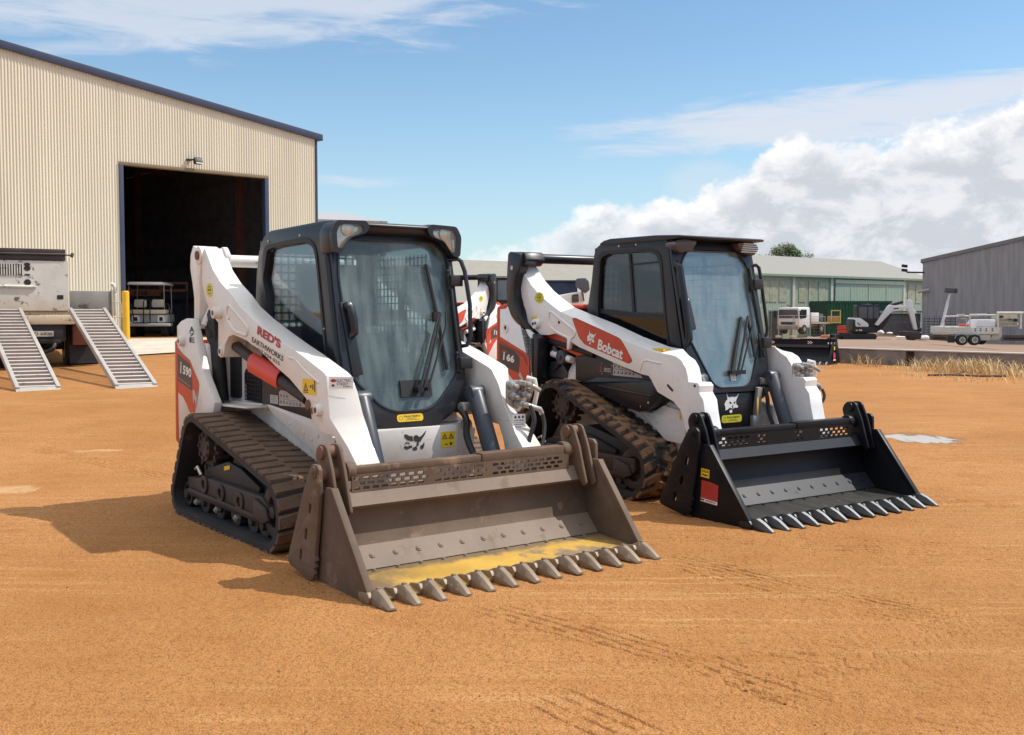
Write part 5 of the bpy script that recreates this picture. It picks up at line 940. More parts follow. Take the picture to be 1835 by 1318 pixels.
# orange gantry on wheels inside the shed
gt = thing('gantry_frame', 'orange steel gantry beam in the dark shed above the buggy', 'gantry', at(300, 607, 37), SR * .3)
k = 37 / F_PX
b = MB(); b.bb(-75 * k, 37 * k, -.06, .06, 97 * k, 101 * k); b.bb(-75 * k, -10 * k, -.08, .0, 76 * k, 88 * k); b.bb(-10 * k, 36 * k, -.05, .05, 84 * k, 88 * k); b.bb(33 * k, 37 * k, -.05, .05, 82 * k, 101 * k); b.bb(-12 * k, -8 * k, -.05, .05, 82 * k, 101 * k); b.build('beam', STEEL_OR, gt)
for x in (-72, 35): b = MB(); b.bb((x - 1.5) * k, (x + 1.5) * k, -.05, .05, 0, 84 * k); b.build('post', STEEL_RED, gt)
q = MB(); q.M = FRONT(0, 0, 0); q.M = frame((-55 * k, -.083, 78 * k), (1, 0, 0), (0, 0, 1)); dashes(q, 0, 26 * k, 0, 6 * k, 8, .002); q.build('beam_marking', BLACK_INK, gt)
# golf buggy
cart = thing('golf_cart', 'cream seated golf buggy with white roof in the shed doorway', 'golf cart', at(263, 607, 32.9) + Vector((0, 0, 0)), R(8)); cart.location += Vector((-.12, .45, 0)); cart.location.z = .61; cart.scale = (1.02, 1.02, 1.02); k = 32.9 / F_PX
CREAM_V = pm('cream vinyl', (.62, .56, .43), .5, var=.04); GREY_P = pm('pale grey plastic', (.42, .42, .40), .45, var=.06)
b = MB(); b.prism(rounded([(-.56, 1.62), (.56, 1.62), (.50, 1.70), (-.50, 1.70)], .05), 'y', -.2, 1.5); b.build('roof', WHITE_INK, cart, bevel=.02)
for x in (-.56, .50):
    for y in (.05, 1.3): p = MB(); p.tube([(x, y, .75), (x * .98, y, 1.64)], .014); p.build('roof_post', GALV, cart)
for x in (-.27, .26): p = MB(); p.prism(rounded([(x - .19, .92), (x + .19, .92), (x + .185, 1.17), (x - .185, 1.17)], .06, 4), 'y', .28, .38); p.build('seat_back', CREAM_V, cart, bevel=.025, seg=3)
p = MB(); p.prism(rounded([(-.50, .72), (.58, .72), (.58, .85), (-.50, .85)], .05), 'y', -.15, .35); p.build('seat_bench', CREAM_V, cart, bevel=.02)
p = MB(); p.bb(-.50, .60, -.05, 1.2, .45, .70); p.prism([(-.66, .42), (-.45, .34), (.72, .34), (.72, .43), (-.40, .43), (-.62, .62)], 'y', -.35, .2); p.build('body', GREY_P, cart, bevel=.02)
for x in (-.33, .42): p = MB(); p.prism(rounded([(x - .11, .46), (x + .13, .46), (x + .09, .68), (x - .10, .68)], .03), 'y', -.10, -.05); p.mat = 1; p.prism(rect(x - .05, .50, x + .05, .62, .02), 'y', -.104, -.10); p.build('tail_panel', [WHITE_INK, DARK], cart)
p = MB(); p.tube([(-.06, -.30, .38), (-.06, -.25, 1.10), (-.02, -.22, 1.16), (.09, -.22, 1.16), (.13, -.25, 1.10), (.13, -.30, .38)], .018); p.build('grab_rail', DARK, cart)
for x in (-.45, .66): p = MB(); p.tube([(x - .12, -.2, 1.04), (x, -.2, 1.02), (x + .08, -.25, .70), (x + .10, -.3, .45)], .016); p.build('arm_rail', DARK, cart)
for x in (-.46, .50):
    for y in (.1, 1.25): p = MB(); p.cyl((x - .09, y, .22), (x + .09, y, .22), .22, n=22); p.mat = 1; p.cyl((x - .095, y, .22), (x + .095, y, .22), .11); p.build('wheel', [TYRE, DARK], cart, bevel=.015)
# ------------------------------------------------------------------ old tray truck and its two ramps
TD = Vector((.877, .48, 0)).normalized(); TR = math.atan2(.48, .877)
tk = thing('tray_truck', 'old chipped white truck parked with its rear towards the yard, dark rolled tarp above', 'truck', (-8.37, 20.0, .31), TR)
b = MB(); b.bb(-1.68, .0, .0, 4.2, 1.10, 2.06); b.bb(-1.75, .78, .0, 4.4, 1.04, 1.10); tb = b.build('tray_body', WHITE_T, tk, bevel=.02)
b = MB(); b.prism(rounded([(-1.67, 1.12), (.0, 1.12), (.0, 2.04), (-1.67, 2.04)], .02), 'y', -.045, -.002); b.tube([(-1.66, -.06, 1.575), (-.62, -.06, 1.56), (-.56, -.05, 1.555)], .028); b.mat = 1; b.prism(rounded([(-.20, 1.33), (-.09, 1.33), (-.09, 1.41), (-.20, 1.41)], .02), 'y', -.05, -.046)
for z, h_ in ((1.97, .07), (1.90, .10), (1.78, .035), (1.64, .12)): b.prism(oval(-.70, z, .05 + h_ * .1, h_ * .5, 9), 'y', -.050, -.046)
tg_ = b.build('tail_panel', [WHITE_T, DARK], tb, bevel=.0)
for i in range(16): pass
b = MB(); b.bb(-1.60, -.77, -.049, -.046, 1.765, 1.975); b.mat = 1
for i in range(19): b.bb(-1.58 + i * .044, -1.558 + i * .044, -.06, -.049, 1.765, 1.975)
b.build('vent_grille', [DARK, WHITE_T], tb)
b = MB(); b.bb(-1.72, -.04, -.06, .16, 2.06, 2.155); b.bb(-1.72, -.04, -.05, .16, 2.185, 2.265); b.bb(-1.72, -.05, .0, .14, 2.15, 2.19); b.mat = 1; b.cyl((-.05, -.02, 2.16), (.08, -.02, 2.16), .014, n=8); b.cyl((.07, -.02, 2.12), (.09, -.02, 2.20), .03, n=8); b.mat = 0; b.tube([(-1.72, -.07, 2.17), (-.9, -.075, 2.165), (-.04, -.07, 2.17)], .022); b.build('tarp_roll', [pm('dark tarp', (.045, .032, .032), .6, var=.3), RUST], tk, bevel=.01)
b = MB(); b.bb(.02, .755, -.02, .02, 1.10, 1.49); b.bb(.755, .785, -.04, .04, .98, 1.52); b.build('side_gate', pm('stained gate sheet', (.26, .245, .22), .55, metal=.1, var=.15, spots=(.09, .08, .075), spot_amt=.5, spot_scale=2.2), tk, bevel=.004)
b = MB(); b.tube([(.83, -.02, 1.02), (.83, -.02, 1.55), (.80, -.02, 1.62), (.76, -.02, 1.63)], .035); b.tube([(.80, -.04, 1.30), (.93, -.04, 1.27), (.95, -.04, 1.0), (.78, -.04, .98)], .012); b.build('gate_latch', WHITE_T, tk)
b = MB(); b.bb(-1.75, .10, -.03, .06, .86, 1.03); b.build('bumper_beam', WHITE_T, tk, bevel=.008)
b = MB(); b.bb(-1.3, -.05, .06, 4.2, .55, .90); b.bb(-1.0, -.1, .0, .1, .52, .88); b.cyl((-1.5, .9, .45), (.6, .9, .45), .09); b.ball((-.55, .9, .40), .22); b.tube([(-.60, -.10, .48), (-.45, -.12, .34), (-.30, -.10, .40), (-.25, -.04, .50)], .045); b.bb(-.52, -.15, -.06, .05, .50, .58); b.build('chassis', DARK, tk, bevel=.01)
b = MB(); b.prism(rect(-.64, .635, -.27, .735, .01), 'y', -.012, -.004); b.mat = 1; q = b; q.M = frame((-.60, -.0125, .655), (1, 0, 0), (0, 0, 1)); q.text('D 6800', 0, 0, .30, .06, .001, .012); b.build('number_plate', [pm('pale plate', (.55, .50, .44), .5), BLACK_INK], tk)
for x in (-1.35, .30):
    b = MB(); b.cyl((x - .30, .9, .44), (x + .30, .9, .44), .45, n=36); b.cyl((x - .01, .9, .44), (x + .01, .9, .44), .46, n=36); b.mat = 1; b.ringcyl((0, .9, .44), 'x', .12, .26, x - .31, x + .31); b.build('wheel', [TYRE, WHITE_T], tk, bevel=.03)
b = MB(); b.box((.32, .36, .28), (.56, .02, .36), rx=R(-4)); b.build('mudflap', DARK, tk); b = MB(); b.bb(.08, .42, .20, .32, .46, .84); b.build('side_locker', pm('rusty red box', (.22, .075, .045), .6, var=.25), tk, bevel=.02); b = MB(); b.bb(-1.7, -.1, 4.5, 6.3, .55, 2.0); b.build('cab', WHITE_T, tk, bevel=.06)
RUNG = pm('scuffed ramp rung', (.50, .465, .43), .42, metal=.1, var=.1, spots=(.35, .25, .18), spot_amt=.3)
def ramp(label, foot, topx):
    fz = gh(foot.x, foot.y); foot = Vector((foot.x, foot.y, fz + .02)); top = Vector((-8.37, 20.0, 0)) + TD * topx + Vector((.05, -.12, 0)); top.z = 1.44
    ux = TD; uy = (top - foot); L = uy.length; r = thing('loading_ramp', label, 'ramp', foot, 0, 'ramps leaning on the truck tray'); M = frame((0, 0, 0), ux, uy); W = .655
    uy_ = uy.normalized(); uz = ux.cross(uy_)
    if uz.z < 0: uz = -uz
    sk = uy.dot(ux)
    def pt(x, t, h): return tuple(ux * x + uy * t + uz * h)
    for x in (0, W - .06):
        m = MB(); V = [pt(x + a, t, h) for t in (0, 1.0) for a, h in ((0, -.05), (.06, -.05), (.06, .05), (0, .05))]; m.add(V, [(0, 1, 2, 3), (7, 6, 5, 4), (0, 4, 5, 1), (1, 5, 6, 2), (2, 6, 7, 3), (3, 7, 4, 0)]); m.build('side_rail', ALU, r, bevel=.004)
    for i in range(24):
        t = .015 + .965 * i / 23; m = MB(); V = [pt(x, t + dt, h) for x in (.06, W - .06) for dt, h in ((0, -.035), (.011, -.035), (.011, .030), (0, .030))]; m.add(V, [(0, 1, 2, 3), (7, 6, 5, 4), (0, 4, 5, 1), (1, 5, 6, 2), (2, 6, 7, 3), (3, 7, 4, 0)]); m.build('rung', RUNG, r)
    m = MB(); V = [pt(x, t, h) for x in (0, W) for t, h in ((-.02, -.06), (.01, -.06), (.01, .03), (-.02, .0))]; m.add(V, [(0, 1, 2, 3), (7, 6, 5, 4), (0, 4, 5, 1), (1, 5, 6, 2), (2, 6, 7, 3), (3, 7, 4, 0)]); m.build('foot_plate', ALU, r)
ramp('aluminium loading ramp at the right end of the truck, nearer the shed door', on(206, 697), .0)
ramp('aluminium loading ramp at the left edge of the photo', on(28, 702), -1.46)
# ------------------------------------------------------------------ the far side: retaining wall, paved yard, sheds and what stands there
W0, W1 = Vector((7.9, 32.0)), Vector((12.68, 26.2)); wd = (W1 - W0).normalized(); wn = Vector((-wd.y, wd.x)); wn = wn if wn.y > 0 else -wn
WR = math.atan2(wd.y, wd.x)
PALE_CAP = pm('pale wall cap', (.50, .46, .42), .8, var=.1); CONC_D = pm('weathered concrete wall', (.20, .165, .145), .9, var=.2, spots=(.11, .085, .07), spot_amt=.4, spot_scale=2.5, bump=.3)
rw = thing('retaining_wall', 'low weathered concrete retaining wall with pale cap along the dirt edge', 'wall', (W0.x, W0.y, 0), WR)
b = MB(); b.bb(-.2, 4.35, 0, .22, -.6, .35); b.bb(4.6, 26, 0, .22, -.6, .35); b.build('wall_face', CONC_D, rw, bevel=.01)
b = MB(); b.bb(-.2, 26, -.02, .30, .35, .385); b.build('wall_cap', PALE_CAP, rw, bevel=.005)
b = MB(); b.bb(4.35, 4.6, .10, .2, -.6, .35); b.build('wall_gap', pm('dark wall joint', (.05, .035, .03), .9), rw)  # dark panel set back in the gap of the wall
PAVE = bpy.data.materials.new('grey brown yard surface'); PAVE.use_nodes = True; _t = NT(PAVE.node_tree); _g = _t.new('ShaderNodeNewGeometry').outputs['Position']
_c = _t.mix(_t.ss(_t.noise(_t.map(_g, (.3, 1.2, 1)), .5, 5, .6), .35, .65), (.20, .135, .095), (.30, .185, .115)); _c = _t.mix(_t.ss(_t.noise(_g, 3, 4, .6), .55, .75), _c, (.15, .10, .075)); _t.put(_t.n['Principled BSDF'].inputs['Base Color'], _c); _t.n['Principled BSDF'].inputs['Roughness'].default_value = .9
co = []; n1, n2 = 40, 40
for j in range(n2 + 1):
    for i in range(n1 + 1):
        s_ = -3 + (29 + j * 3.2) * i / n1 - j * 1.6 * 0; d_ = .28 + 130 * (j / n2) ** 1.6; p = W0 + wd * (-3 - j * 1.2 + (29 + j * 3.4) * i / n1) + wn * d_; co.append((p.x, p.y, yard(p.x, p.y) if j else .37))
grid_mesh('yard_paving', np.array(co), n1 + 1, n2 + 1, PAVE)
# long beige roof seen between the loaders
BEIGE = pm('beige roof sheet', (.275, .258, .218), .5, var=.05, spec=.3); GREEN = pm('pale green steel sheet', (.31, .385, .315), .5, var=.06, spec=.3); GREEN_TRIM = pm('green trim', (.20, .29, .215), .5); SKYLT = pm('aged translucent sheet', (.31, .32, .23), .45, var=.2)
def roofshed(name, label, P0, d, L, width, rise, base, mats, hip=0.0, extra=None):
    rz = math.atan2(d[1], d[0]); t = thing(name, label, 'shed', P0, rz); rm, wm, tm = mats
    m = MB(); h = rise; w2 = width / 2
    m.add([(0, -.3, 0), (L + .0, -.3, 0), (L - hip, w2, h), (0, w2, h), (0, width + .3, 0), (L, width + .3, 0)], [(0, 1, 2, 3), (3, 2, 5, 4), (1, 5, 2)]); m.build('roof', rm, t)
    m = MB(); corr(m, 0, L, base, -.02, 0, .25, .018, 4); m.build('front_wall', wm, t, ang=60)
    m = MB(); m.add([(0, .03, base), (0, width, base), (0, width, 0), (0, w2, h), (0, .03, 0)], [(0, 1, 2, 3, 4)]); m.add([(L, .03, base), (L, width, base), (L, width, 0), (L - hip * 0, .03, 0)], [(0, 1, 2, 3)]); m.add([(0, width, base), (L, width, base), (L, width, 0), (0, width, 0)], [(0, 1, 2, 3)]); m.build('end_wall', wm, t)
    m = MB(); m.bb(0, L, -.42, -.28, -.16, .02); m.build('gutter', tm, t)
    return t
rd = Vector((.835, .55, 0)).normalized(); Pr = at(936, 469.5, 55); P0 = Pr - rd * 8 - Vector((-rd.y, rd.x, 0)) * 6; P0.z = Pr.z - 2.3
bs = roofshed('long_shed', 'long shed whose plain beige roof shows between the two loaders', P0, rd, 19, 12, 2.3, -(P0.z + 1), (BEIGE, GREEN, GREEN_TRIM))
for x in (3.2, 9.6, 10.3, 11.0, 13.2): m = MB(); m.bb(x - .09, x + .09, 5.9, 6.1, 2.30, 2.46); m.build('roof_vent', GALV, bs)
gd_ = Vector((.786, .618, 0)).normalized(); E0 = at(1335, 489.5, 88); E0.z = at(1350, 490, 88).z
tE = along(E0, gd_, 1668); perp = Vector((-gd_.y, gd_.x, 0)); R0 = E0 + perp * 9; tR = along(R0, gd_, 1575); rr_ = R0 + gd_ * tR; rise = at(1575, 468.8, rr_.y).z - E0.z
EX = 5.0; P0 = E0 - gd_ * EX
gs = roofshed('green_shed', 'long pale green corrugated shed with beige roof behind the parked truck', P0, gd_, tE + EX, 18, rise, -(E0.z + 1.4), (BEIGE, GREEN, GREEN_TRIM), hip=tE - tR)
GL = lambda u: EX + along(E0, gd_, u)
for u in (1419.5, 1487.5, 1617): m = MB(); x = GL(u); m.bb(x - .17, x + .17, -.14, -.03, -(E0.z + 1.4), -.1); m.build('downpipe', pm('pale downpipe', (.48, .50, .42), .5), gs)
for u in (1384, 1401, 1436, 1453.5, 1471, 1504, 1603, 1630, 1644, 1370): m = MB(); x = GL(u); m.bb(x - .5, x + .5, -.05, -.02, -2.35, -.55); m.build('skylight_panel', SKYLT, gs)
m = MB(); m.bb(GL(1493), GL(1616), -.20, -.03, -.62, -.28); m.build('door_track', pm('pale track', (.45, .52, .43), .5), gs)
for a_, b_ in ((1493, 1521.5), (1521.5, 1553.5), (1553.5, 1585), (1585, 1614)): m = MB(); corr(m, GL(a_) + .05, GL(b_) - .05, -(E0.z + 1.3), -.6, -.12, .25, .018, 4); m.bb(GL(b_) - .08, GL(b_) + .02, -.16, -.06, -(E0.z + 1.3), -.6); m.build('sliding_door', pm('green door sheet', (.28, .37, .305), .5, var=.05), gs, ang=60)
# grey shed on the right
GREYS = pm('weathered grey sheet', (.27, .265, .275), .6, var=.12, stretch=(1.5, 1.5, .15), spots=(.19, .185, .19), spot_amt=.4, spot_scale=1.2, spec=.3)
K0 = at(1651, 604, 80); K0.z = -1.2; Wd = Vector((.90, -.43, 0)).normalized(); KR = math.atan2(Wd.y, Wd.x)
zs0 = at(1651, 471, K0.y).z - K0.z; tt = along(K0, Wd, 1835); pk = K0 + Wd * tt; zs1 = at(1835, 429, pk.y).z - K0.z; LK = tt + 6; slope = (zs1 - zs0) / tt
ks = thing('grey_shed', 'weathered grey steel shed at the right edge, behind the white trailer', 'shed', K0, KR)
m = MB(); corr(m, 0, LK, 0, lambda x: zs0 + slope * x, 0, .32, .022, 4); m.build('front_wall', GREYS, ks, ang=60)
m = MB(); m.add([(0, .03, 0), (0, 14, 0), (0, 14, zs0), (0, .03, zs0)], [(0, 1, 2, 3)]); m.add([(0, 14, 0), (LK, 14, 0), (LK, 14, zs0 + slope * LK), (0, 14, zs0)], [(0, 1, 2, 3)]); m.build('side_wall', GREYS, ks)
m = MB(); m.prism([(-.15, zs0 - .02), (LK, zs0 + slope * LK), (LK, zs0 + slope * LK + .28), (-.15, zs0 + .24)], 'y', -.10, 14); m.build('roof', pm('grey roof trim', (.17, .165, .17), .55), ks)
m = MB(); m.tube([(.1, -.05, zs0 - .75), (-1.1, -.35, zs0 - .72)], .06); m.build('light_bracket', DARK, ks)
for z in (.10, -.22): m = MB(); m.box((-1.25, -.4, zs0 - .35 + z), (.42, .25, .22), ry=.15); m.build('floodlight', DARK, ks, bevel=.02)
m = MB(); m.cyl((-.3, -.2, zs0 - 2.2), (.5, -.2, zs0 - 2.05), .11); m.build('pipe_stub', GALV, ks)
ml = thing('mesh_stack', 'sheets of grey reinforcing mesh stood against the grey shed corner', 'steel mesh', K0 + Wd * 0 + Vector((0, -1.0, .35)), KR)
m = MB()
for i in range(9): m.tube([(-.25, 0, .15 + i * .2), (2.0, .1, .15 + i * .2)], .022, 5)
for i in range(7): m.tube([(-.2 + i * .36, 0, 0), (-.2 + i * .36, .1, 1.95)], .018, 5)
m.build('mesh_sheet', DARK, ml)
pw = thing('panel_wall', 'grey concrete panel wall behind the small excavator', 'wall', at(1560, 606, 86), R(4)); k = 86 / F_PX
for i in range(4): m = MB(); m.bb((20 + i * 18) * k, (20 + i * 18 + 17.6) * k, 0, .15, 0, 28 * k); m.bb((20 + i * 18) * k, (20 + i * 18 + 17.6) * k, -.03, .15, 28 * k + .01, 44 * k); m.build('wall_panel', pm('grey panel', (.17, .16, .16), .8, var=.12), pw)
m = MB(); m.bb(18 * k, 94 * k, -.2, .3, 45 * k, 48.5 * k); m.build('top_rail', GALV, pw)
df = thing('boundary_fence', 'dark grey sheet fence left of the parked white truck', 'fence', at(1372, 601, 90), R(3)); k = 90 / F_PX
for i in range(3): m = MB(); corr(m, (-32 + i * 21) * k, (-32 + i * 21 + 20.5) * k, -.3, 42 * k, 0, .3, .02, 4); m.build('fence_sheet', pm('dark grey sheet', (.10, .105, .11), .6, var=.15), df, ang=60)
m = MB(); m.bb(-33 * k, 32 * k, -.08, .08, 42 * k, 44.5 * k); m.build('fence_rail', GALV, df)
# shipping container
ct_ = thing('shipping_container', 'dark green shipping container behind the white truck and the excavator', 'container', at(1482, 600, 92.5), R(10)); k = 92.5 / F_PX; DGREEN = pm('dark green container paint', (.014, .085, .045), .45, var=.1)
m = MB(); corr(m, 0, 6.0, 0, 59 * k - .1, 0, .28, .035, 6); m.build('side_wall', DGREEN, ct_, ang=60)
m = MB(); m.add([(0, 0, 0), (-1.75, 1.7, 0), (-1.75, 1.7, 60 * k), (0, 0, 60 * k)], [(0, 1, 2, 3)]); m.build('end_door', pm('deep green door', (.010, .050, .030), .5), ct_)
m = MB(); m.add([(0, -.05, 60 * k), (6.1, -.05, 60 * k), (6.1, 2.4, 60 * k), (-1.75, 1.72, 60 * k)], [(0, 1, 2, 3)]); m.bb(-.06, 6.1, -.06, .04, 57 * k, 60.2 * k); m.bb(-.06, .06, -.06, .05, 0, 60 * k); m.build('roof_frame', DGREEN, ct_)
# parked cab truck
hk = thing('cab_truck', 'white light truck with tray body parked before the green shed', 'truck', Vector((*at(1412, 597, 86).to_2d(), -.40)), R(-45)); k = 86 / F_PX; TW = pm('white truck paint', (.70, .70, .69), .4, var=.04, low=(.45, .38, .30), low_z=(.2, .9))
m = MB(); m.loft(rounded([(-.98, .55), (.98, .55), (1.0, 1.3), (.95, 2.15), (-.95, 2.15), (-1.0, 1.3)], .1), rounded([(-.98, .5), (.98, .5), (1.0, 1.3), (.95, 2.2), (-.95, 2.2), (-1.0, 1.3)], .1), 'y', 0, 1.75); m.build('cab', TW, hk, bevel=.06)
GL_D = pm('dark vehicle glass', (.012, .018, .026), .08, spec=1.0)
m = MB(); m.prism(rounded([(-.90, 1.30), (.90, 1.30), (.84, 2.0), (-.84, 2.0)], .08), 'y', -.03, .0); m.build('windscreen', GL_D, hk)
m = MB(); m.prism(rounded([(.15, 1.25), (1.15, 1.35), (1.15, 2.0), (.25, 2.0)], .06), 'x', .985, 1.01); m.build('side_window', GL_D, hk)
m = MB(); m.bb(-.98, .98, -.12, .05, .38, .68); m.build('bumper', pm('dusty bumper', (.28, .22, .18), .6), hk, bevel=.04); m = MB(); m.prism(rounded([(-.62, .78), (.62, .78), (.68, 1.0), (-.68, 1.0)], .05), 'y', -.03, -.0); m.build('grille', DARK, hk)
for s in (-1, 1):
    m = MB(); m.prism(rounded([(s * .70, .76), (s * .94, .78), (s * .94, .98), (s * .74, .96)][::s], .03), 'y', -.035, -.0); m.build('headlight', REFLECT, hk); m = MB(); m.box((s * 1.18, -.05, 1.62), (.20, .12, .55)); m.tube([(s * .95, 0, 1.9), (s * 1.15, -.05, 1.8)], .02); m.build('mirror', DARK, hk, bevel=.03)
    for y in (.85, 3.6): m = MB(); m.cyl((s * .72, y, .40), (s * 1.0, y, .40), .40, n=24); m.mat = 1; m.cyl((s * .98, y, .40), (s * 1.015, y, .40), .2, n=16); m.build('wheel', [TYRE, GALV], hk, bevel=.03)
m = MB(); m.bb(-1.0, 1.0, 1.9, 5.0, .82, .95); m.bb(-.45, .45, 1.5, 5, .55, .80); m.build('tray', pm('tan tray', (.42, .36, .25), .6), hk, bevel=.01); m = MB(); m.bb(-.9, .98, 1.95, 3.2, .97, 1.75); m.build('tool_box', TW, hk, bevel=.03); m = MB(); m.bb(-.9, .97, 3.3, 3.9, .97, 1.65); m.build('grey_locker', pm('grey locker', (.12, .12, .125), .5), hk, bevel=.02)
m = MB(); m.bb(-.9, .9, 1.78, 1.9, .9, 2.1); m.build('headboard', pm('rusty headboard', (.22, .13, .09), .7), hk); m = MB(); m.tube([(.0, .4, 2.2), (-.1, .2, 2.32), (-.2, .2, 2.4)], .05); m.build('beacon', DARK, hk)
# temporary fence panels
FW = pm('temporary fence wire', (.36, .36, .37), .5, metal=.4)
for i, (u, v, lab) in enumerate(((1395, 604, 'temporary wire fence panel in front of the white truck cab, leftmost'), (1423, 606, 'temporary wire fence panel in front of the white truck, middle one'), (1452, 606, 'temporary wire fence panel in front of the truck tray, rightmost'))):
    f = thing('fence_panel', lab, 'fence', at(u, v, 79), R((8, -12, 6)[i]), 'temporary fence panels'); k = 79 / F_PX; wv = 27 * k; hv = (38, 40, 38)[i] * k
    m = MB(); m.tube([(0, 0, 0), (0, 0, hv), (wv, 0, hv), (wv, 0, 0)], .030, 6); m.build('frame', FW, f); m = MB(); wire_grid(m, lambda a, b: (a, 0, b), .05, wv - .02, .25, hv - .05, .23, .006); m.build('wire_mesh', FW, f)
    for x in (0, wv): m = MB(); m.bb(x - .12, x + .12, -.3, .3, -.05, .10); m.build('foot_block', CONC, f)
cr = thing('stillage_crate', 'orange brown crate on a yellow steel stillage frame beside the truck tray', 'crate', at(1497, 600, 80), R(5)); k = 80 / F_PX
m = MB(); m.bb(-8 * k, 7.5 * k, 0, .8, 23.5 * k, 33 * k); m.build('crate', pm('tan crate board', (.48, .27, .11), .7, var=.15), cr, bevel=.02)
m = MB(); YF = pm('faded yellow frame', (.55, .42, .09), .5)
for x in (-8.5 * k, 8 * k): m.tube([(x, -.05, 20 * k), (x, -.05, 44 * k)], .04, 6)
m.bb(-9 * k, 8.5 * k, -.08, .85, 20.5 * k, 23 * k); m.bb(-9 * k, 8.5 * k, -.06, 0, 42 * k, 44 * k); m.build('frame', YF, cr); m = MB(); m.bb(-8 * k, 7 * k, 0, .7, 15 * k, 18 * k); m.bb(-8 * k, -7 * k, 0, .1, 0, 16 * k); m.bb(6 * k, 7 * k, 0, .1, 0, 16 * k); m.build('stand', DARK, cr)
PLR = pm('red plastic barrier', (.62, .055, .025), .45, var=.08)
for i in range(3):
    m = MB(); m.prism(rounded([(-.50, 0), (.50, 0), (.46, .16), (-.46, .16)], .04), 'y', -.25, .25); m.bb(-.52, .52, -.27, .27, .20, .235); m.bb(-.46, .46, -.2, .2, .15, .21); o = m.build('barrier_block', PLR, bevel=.02); P = at(1514, 602 - i * 6.0, 77); o.location = P; o.rotation_euler[2] = R(4); tag(o, 'red plastic barrier block left of the excavator, ' + ('lowest of the stack', 'middle of the stack', 'topmost of the stack')[i], 'barrier', 'stacked red barriers')
m = MB(); m.prism(rounded([(-.45, 0), (.45, 0), (.30, .22), (-.35, .20)], .08), 'y', -.2, .25); o = m.build('traffic_barrier', pm('faded orange plastic', (.60, .16, .05), .5), bevel=.03); o.location = at(1482, 606, 74); tag(o, 'faded orange plastic barrier lying on the yard left of the excavator', 'barrier')
# small excavator
ex = thing('mini_excavator', 'white and black mini excavator with its white boom reaching right', 'excavator', on(1540, 608.5, yard), R(-4)); k = ex.location.y / F_PX; EW = pm('excavator white', (.62, .62, .62), .4, var=.04); EB = pm('excavator black', (.008, .010, .014), .45)
ex.location.z += .0
def exc_track(y):
    m = MB(); P, T, L = belt_path([(-30 * k, 5.2 * k, 4.9 * k), (19 * k, 5.2 * k, 4.9 * k)], 60); pl = [(p[0], p[1]) for p in P]; m.prism(pl, 'y', y, y + .36)
    for p, t in zip(P[::2], T[::2]): m.box((p[0] + t[1] * .01, y + .18, p[1] - t[0] * .01), (.06, .36, .05), ry=-math.atan2(t[1], t[0]))
    t_ = m.build('track', RUBBER, ex); m = MB(); m.bb(-26 * k, 16 * k, y - .02, y + .03, 3 * k, 7 * k); m.build('track_frame', EB, t_)
exc_track(-.85); exc_track(.55)
m = MB(); m.bb(-46 * k, -38 * k, -.85, .85, 2 * k, 9 * k); m.bb(-40 * k, -20 * k, -.4, -.2, 4 * k, 8 * k); m.build('dozer_blade', EB, ex, bevel=.02)
m = MB(); m.bb(-16 * k, 26 * k, -.75, .85, 12 * k, 23 * k); m.cyl((0, 0, 9 * k), (0, 0, 13 * k), .5); m.bb(-18 * k, -12 * k, -.8, .9, 13 * k, 36 * k); body = m.build('body', EB, ex, bevel=.04)
q = MB(); q.M = frame((-15 * k, -.752, 14 * k), (1, 0, 0), (0, 0, 1)); q.bb(0, 6 * k, 1.5 * k, 3.5 * k, .001, .003); q.mat = 1; q.bb(6 * k, 9 * k, 1.5 * k, 4 * k, .001, .003); q.mat = 0; q.bb(9 * k, 14 * k, 1.5 * k, 4 * k, .001, .003); q.build('side_marking', [GREY_INK, RED_INK], body)
m = MB(); m.prism(rounded([(-17 * k, 38.5 * k), (-4 * k, 38.5 * k), (10 * k, 28 * k), (10.5 * k, 22.5 * k), (-13 * k, 22.5 * k)], .12), 'y', -.80, .85); hood = m.build('engine_hood', EW, ex, bevel=.05); m = MB(); m.prism([(-11 * k, 30.5 * k), (-9 * k, 30.5 * k), (-3 * k, 25.5 * k), (-7 * k, 26 * k)], 'y', -.806, -.79); m.build('hood_vent', EB, hood)
m = MB(); m.prism(rounded([(-9 * k, 36 * k), (-10 * k, 59 * k), (-8 * k, 62 * k), (28 * k, 62 * k), (30 * k, 58 * k), (29 * k, 22 * k), (10 * k, 22 * k)], .1), 'y', -.70, .30); cb_ = m.build('cab', EB, ex, bevel=.05)
EG = pm('blue dark glass', (.018, .030, .042), .1, spec=1.0)
for x0, x1 in ((-7, 7.5), (9.5, 17.5), (19, 27.5)): m = MB(); m.prism(rounded([(x0 * k, 38 * k), (x1 * k, 38 * k if x0 < 0 else 37 * k), (x1 * k, 58 * k), (x0 * k, 58 * k)], .05), 'y', -.715, -.70); m.build('window', EG, cb_)
m = MB(); m.prism([(18 * k, 62 * k), (29 * k, 61 * k), (30 * k, 60 * k), (10 * k, 63.2 * k), (-8 * k, 62.8 * k)], 'y', -.7, .3); m.build('cab_roof', pm('grey roof', (.30, .32, .33), .4), cb_)
